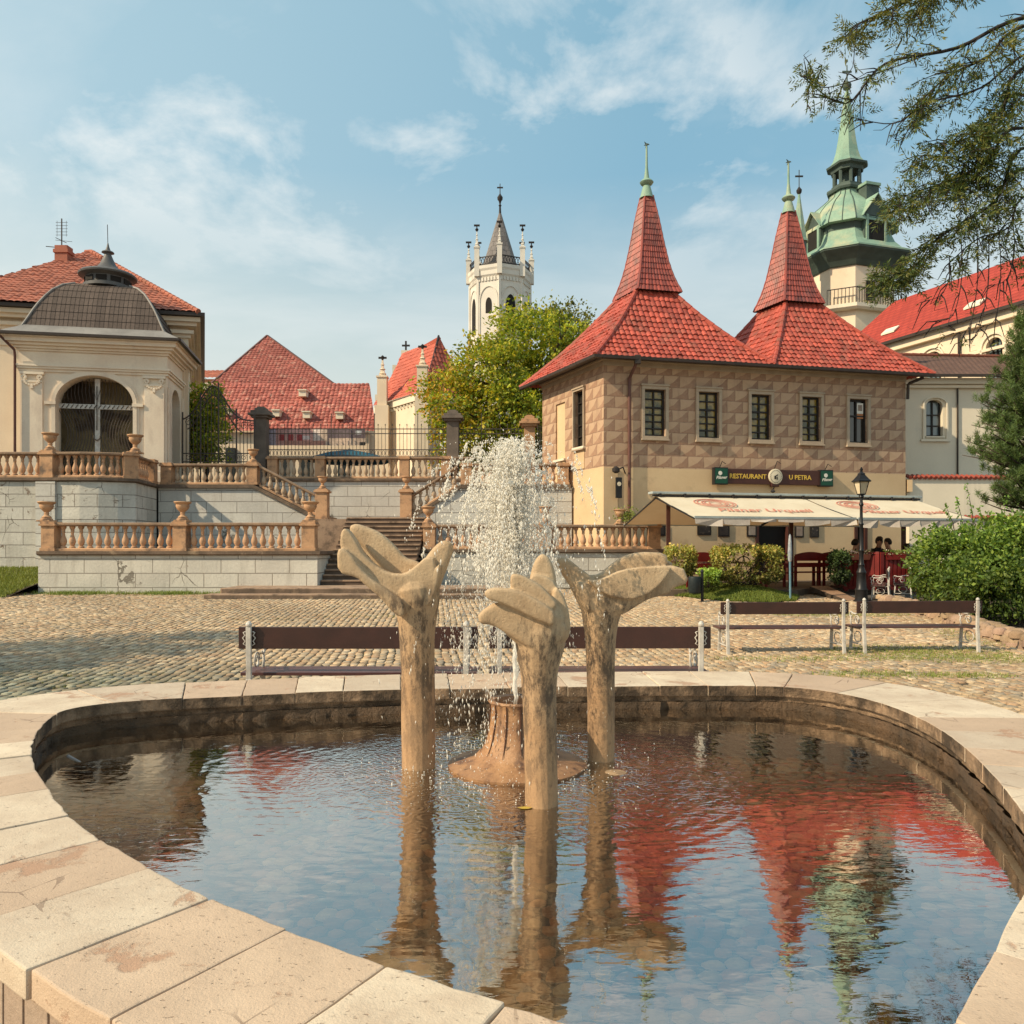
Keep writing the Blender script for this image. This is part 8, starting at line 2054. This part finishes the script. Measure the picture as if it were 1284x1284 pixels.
hedge(837, 868, 22.6, 687, 722, 'small yellow green bush left of the red bench', HP, 3, 130, .4)
hedge(895, 976, 22.3, 686, 731, 'wide clipped yellow green bush right of the red bench', HP, 4, 330, .55)
hedge(880, 898, 21.8, 717, 734, 'little bright green bush on the lawn beside the litter bin', [(.17, .24, .04), (.12, .18, .03)], 6, 50, .2)
hedge(1044, 1062, 22.8, 693, 731, 'narrow dark bush in front of the red fence by the ramp', [(.03, .05, .018), (.045, .07, .02)], 7, 110, .25)
up_ = thing('potted_plant', 'green leafy plant growing from an urn on the right balustrade', 'plant', (X(781, 27), 27, 2.75)); P = np.array([X(786, 27), 27.0, 2.72]) + rng.normal(0, 1, (420, 3)) * np.array([.19, .13, .13]); leaves('leaves', P, .09, np.array([(.13, .16, .035)]) * rng.uniform(.6, 1.3, (420, 1)), up_, .5)
m = MB(); m.tube([(X(778, 27), 27, 2.6), (X(786, 27), 27, 2.8)], .01, 4); m.build('stem', M['twig'], up_)

# overhanging tree at the top right: trunk stands beside the square, outside the frame
ov = thing('overhanging_tree', 'tree with feathery hanging leaf sprays reaching in at the top right', 'tree', (9.6, 11.2, 0))
m = MB(); m.tube([(9.6, 11.2, 0), (9.5, 11.1, 2.5), (9.3, 10.9, 5.0), (9.0, 10.6, 7.5), (8.8, 10.4, 11)], [.34, .27, .22, .16, .08], 12); m.build('trunk', M['bark'], ov, smooth='full')
yv = 10.0; tw = MB(); lp_ = []; ld_ = []; rq = random.Random(11)
def P10(px, py, y=yv): return V((X(px, y), y, Z(py, y)))
def branch(pts, r0, r1, nsub, sublen, drop=.5, leafy=1.0, sparse=0.0):
    Q = [V(p) for p in pts]; cr = []
    for i in range(len(Q) - 1):
        for t_ in np.linspace(0, 1, 5, endpoint=False):
            i0, i3 = max(i - 1, 0), min(i + 2, len(Q) - 1); a, b, c_, d_ = Q[i0], Q[i], Q[i + 1], Q[i3]
            cr.append(.5 * ((2 * b) + (-a + c_) * t_ + (2 * a - 5 * b + 4 * c_ - d_) * t_ ** 2 + (-a + 3 * b - 3 * c_ + d_) * t_ ** 3))
    cr.append(Q[-1]); n_ = len(cr); r0 = r0 * .6; tw.tube(cr, [r0 + (r1 - r0) * i / (n_ - 1) for i in range(n_)], 6)
    for k_ in range(nsub):
        i = int(n_ * (.22 + .78 * k_ / nsub)); i = min(i, n_ - 1); p = cr[i]; d = (cr[min(i + 1, n_ - 1)] - cr[max(i - 1, 0)]).normalized()
        side = V((rq.uniform(-1, 1), rq.uniform(-1, 1), rq.uniform(-.9, .5))); L = sublen * rq.uniform(.5, 1.25); e = p + (d * .7 + side * .8).normalized() * L
        mid = p.lerp(e, .5) + V((0, 0, .0)); e.z -= drop * L * .4; up__ = e + V((rq.uniform(-.1, .1), rq.uniform(-.1, .1), .10 * L))
        tw.tube([p, mid, e, up__], [.010, .007, .004, .002], 4)
        if rq.random() < sparse: continue
        path = [p, mid, e]
        for _ in range(int(7.2 * leafy + rq.random())):
            t_ = rq.uniform(.25, 1.0); q = (path[0].lerp(path[1], t_ * 2) if t_ < .5 else path[1].lerp(path[2], t_ * 2 - 1)); dd = (V((rq.uniform(-1, 1), rq.uniform(-1, 1), rq.uniform(-1, .35)))).normalized()
            # compound leaf: rachis with leaflets
            nl = 5; rl = rq.uniform(.13, .24)
            sv = dd.cross(V((rq.uniform(-1, 1), rq.uniform(-1, 1), rq.uniform(-1, 1)))).normalized()
            for j in range(nl):
                base_ = q + dd * rl * (j + 1) / nl
                for sg_ in (-1, 1): lp_.append(base_); ld_.append((dd * .75 + sv * sg_ * .8).normalized())
            lp_.append(q + dd * rl); ld_.append(dd)
O = V((9.1, 10.7, 6.6)); O2 = V((8.9, 10.5, 9.0))
branch([O2, P10(1290, 20), P10(1200, 60), P10(1110, 80), P10(1060, 130), P10(1005, 95 + 0)], .05, .006, 30, .42, .4, .75, .30)
branch([P10(1180, 62), P10(1090, 95), P10(1030, 110), P10(1018, 90), P10(1012, 140)], .014, .003, 10, .25, .4, .5, .4)
branch([O2, P10(1280, -40), P10(1190, -20), P10(1120, 10), P10(1075, 30)], .05, .006, 34, .45, .3, 1.35)
branch([O2, P10(1300, -70), P10(1210, -60), P10(1150, 20)], .04, .006, 22, .5, .4, 1.5)
branch([O2, P10(1290, 30), P10(1240, 70), P10(1190, 95), P10(1150, 130)], .045, .006, 30, .42, .4, 1.4)
branch([O2, P10(1300, 60), P10(1230, 110), P10(1160, 130), P10(1120, 155), P10(1060, 145)], .03, .004, 16, .35, .6, .25, .65)
branch([O2, P10(1290, 80), P10(1260, 130), P10(1220, 170), P10(1180, 180)], .04, .006, 30, .42, .5, 1.35)
branch([P10(1230, 110), P10(1190, 130), P10(1150, 150), P10(1130, 175), P10(1120, 172)], .012, .003, 8, .25, .6, .2, .6)
branch([O, P10(1290, 160), P10(1240, 200), P10(1195, 225), P10(1150, 240), P10(1125, 250)], .04, .005, 34, .38, .5, 1.4)
branch([O, P10(1300, 180), P10(1250, 250), P10(1205, 280), P10(1160, 310), P10(1120, 340)], .04, .005, 36, .34, .4, 1.3)
branch([O, P10(1300, 210), P10(1250, 235), P10(1200, 200), P10(1150, 195)], .035, .005, 26, .4, .5, 1.25)
branch([O, P10(1290, 120), P10(1250, 160), P10(1215, 200), P10(1200, 240)], .035, .005, 24, .4, .5, 1.3)
branch([O, P10(1300, 240), P10(1265, 285), P10(1225, 300), P10(1190, 330)], .03, .005, 22, .3, .9, .8, .3)
for px_, py_, ex, ey in ((1250, 270, 1248, 400), (1225, 290, 1215, 410), (1205, 300, 1195, 395), (1240, 300, 1225, 420), (1270, 280, 1262, 350), (1190, 320, 1180, 370)):
    branch([P10(px_, py_), P10((px_ + ex) / 2 + 6, (py_ + ey) / 2), P10(ex, ey), P10(ex - 22, ey + 8)], .012, .003, 9, .22, 1.4, .12, .8)
branch([P10(1170, 310), P10(1150, 330), P10(1125, 345), P10(1112, 352)], .012, .004, 14, .22, .3, 1.5)
branch([O, P10(1320, 330), P10(1290, 320), P10(1278, 300)], .02, .004, 8, .25, .3, 1.4)
tw.build('limbs', M['twig'], ov, smooth='full')
lpa, lda = np.array(lp_), np.array(ld_); N = len(lpa); bb = np.cross(lda, rng.normal(0, 1, (N, 3))); bb /= np.linalg.norm(bb, axis=1)[:, None]; ln = .072 * rng.uniform(.7, 1.2, (N, 1))
v = np.stack([lpa, lpa + lda * ln * .45 + bb * .008, lpa + lda * ln, lpa + lda * ln * .45 - bb * .008], 1).reshape(-1, 3)
cc_ = np.array([(.075, .105, .03), (.10, .13, .035), (.055, .085, .03), (.13, .13, .03)])[rng.integers(0, 4, N)] * rng.uniform(.7, 1.3, (N, 1)); yl = (rng.random(N) < .18 + .35 * (lpa[:, 2] > 7.6)); cc_[yl] = np.array([.17, .155, .03]) * rng.uniform(.7, 1.2, (yl.sum(), 1))
npmesh('crown', v, np.arange(4 * N).reshape(-1, 4), M['leaf_dark'], ov, np.repeat(cc_, 4, 0))
print('leaflets', N)
# a few things growing out of frame on the left: tree shadow on the cobbles comes from the sun and from darkened stone colours
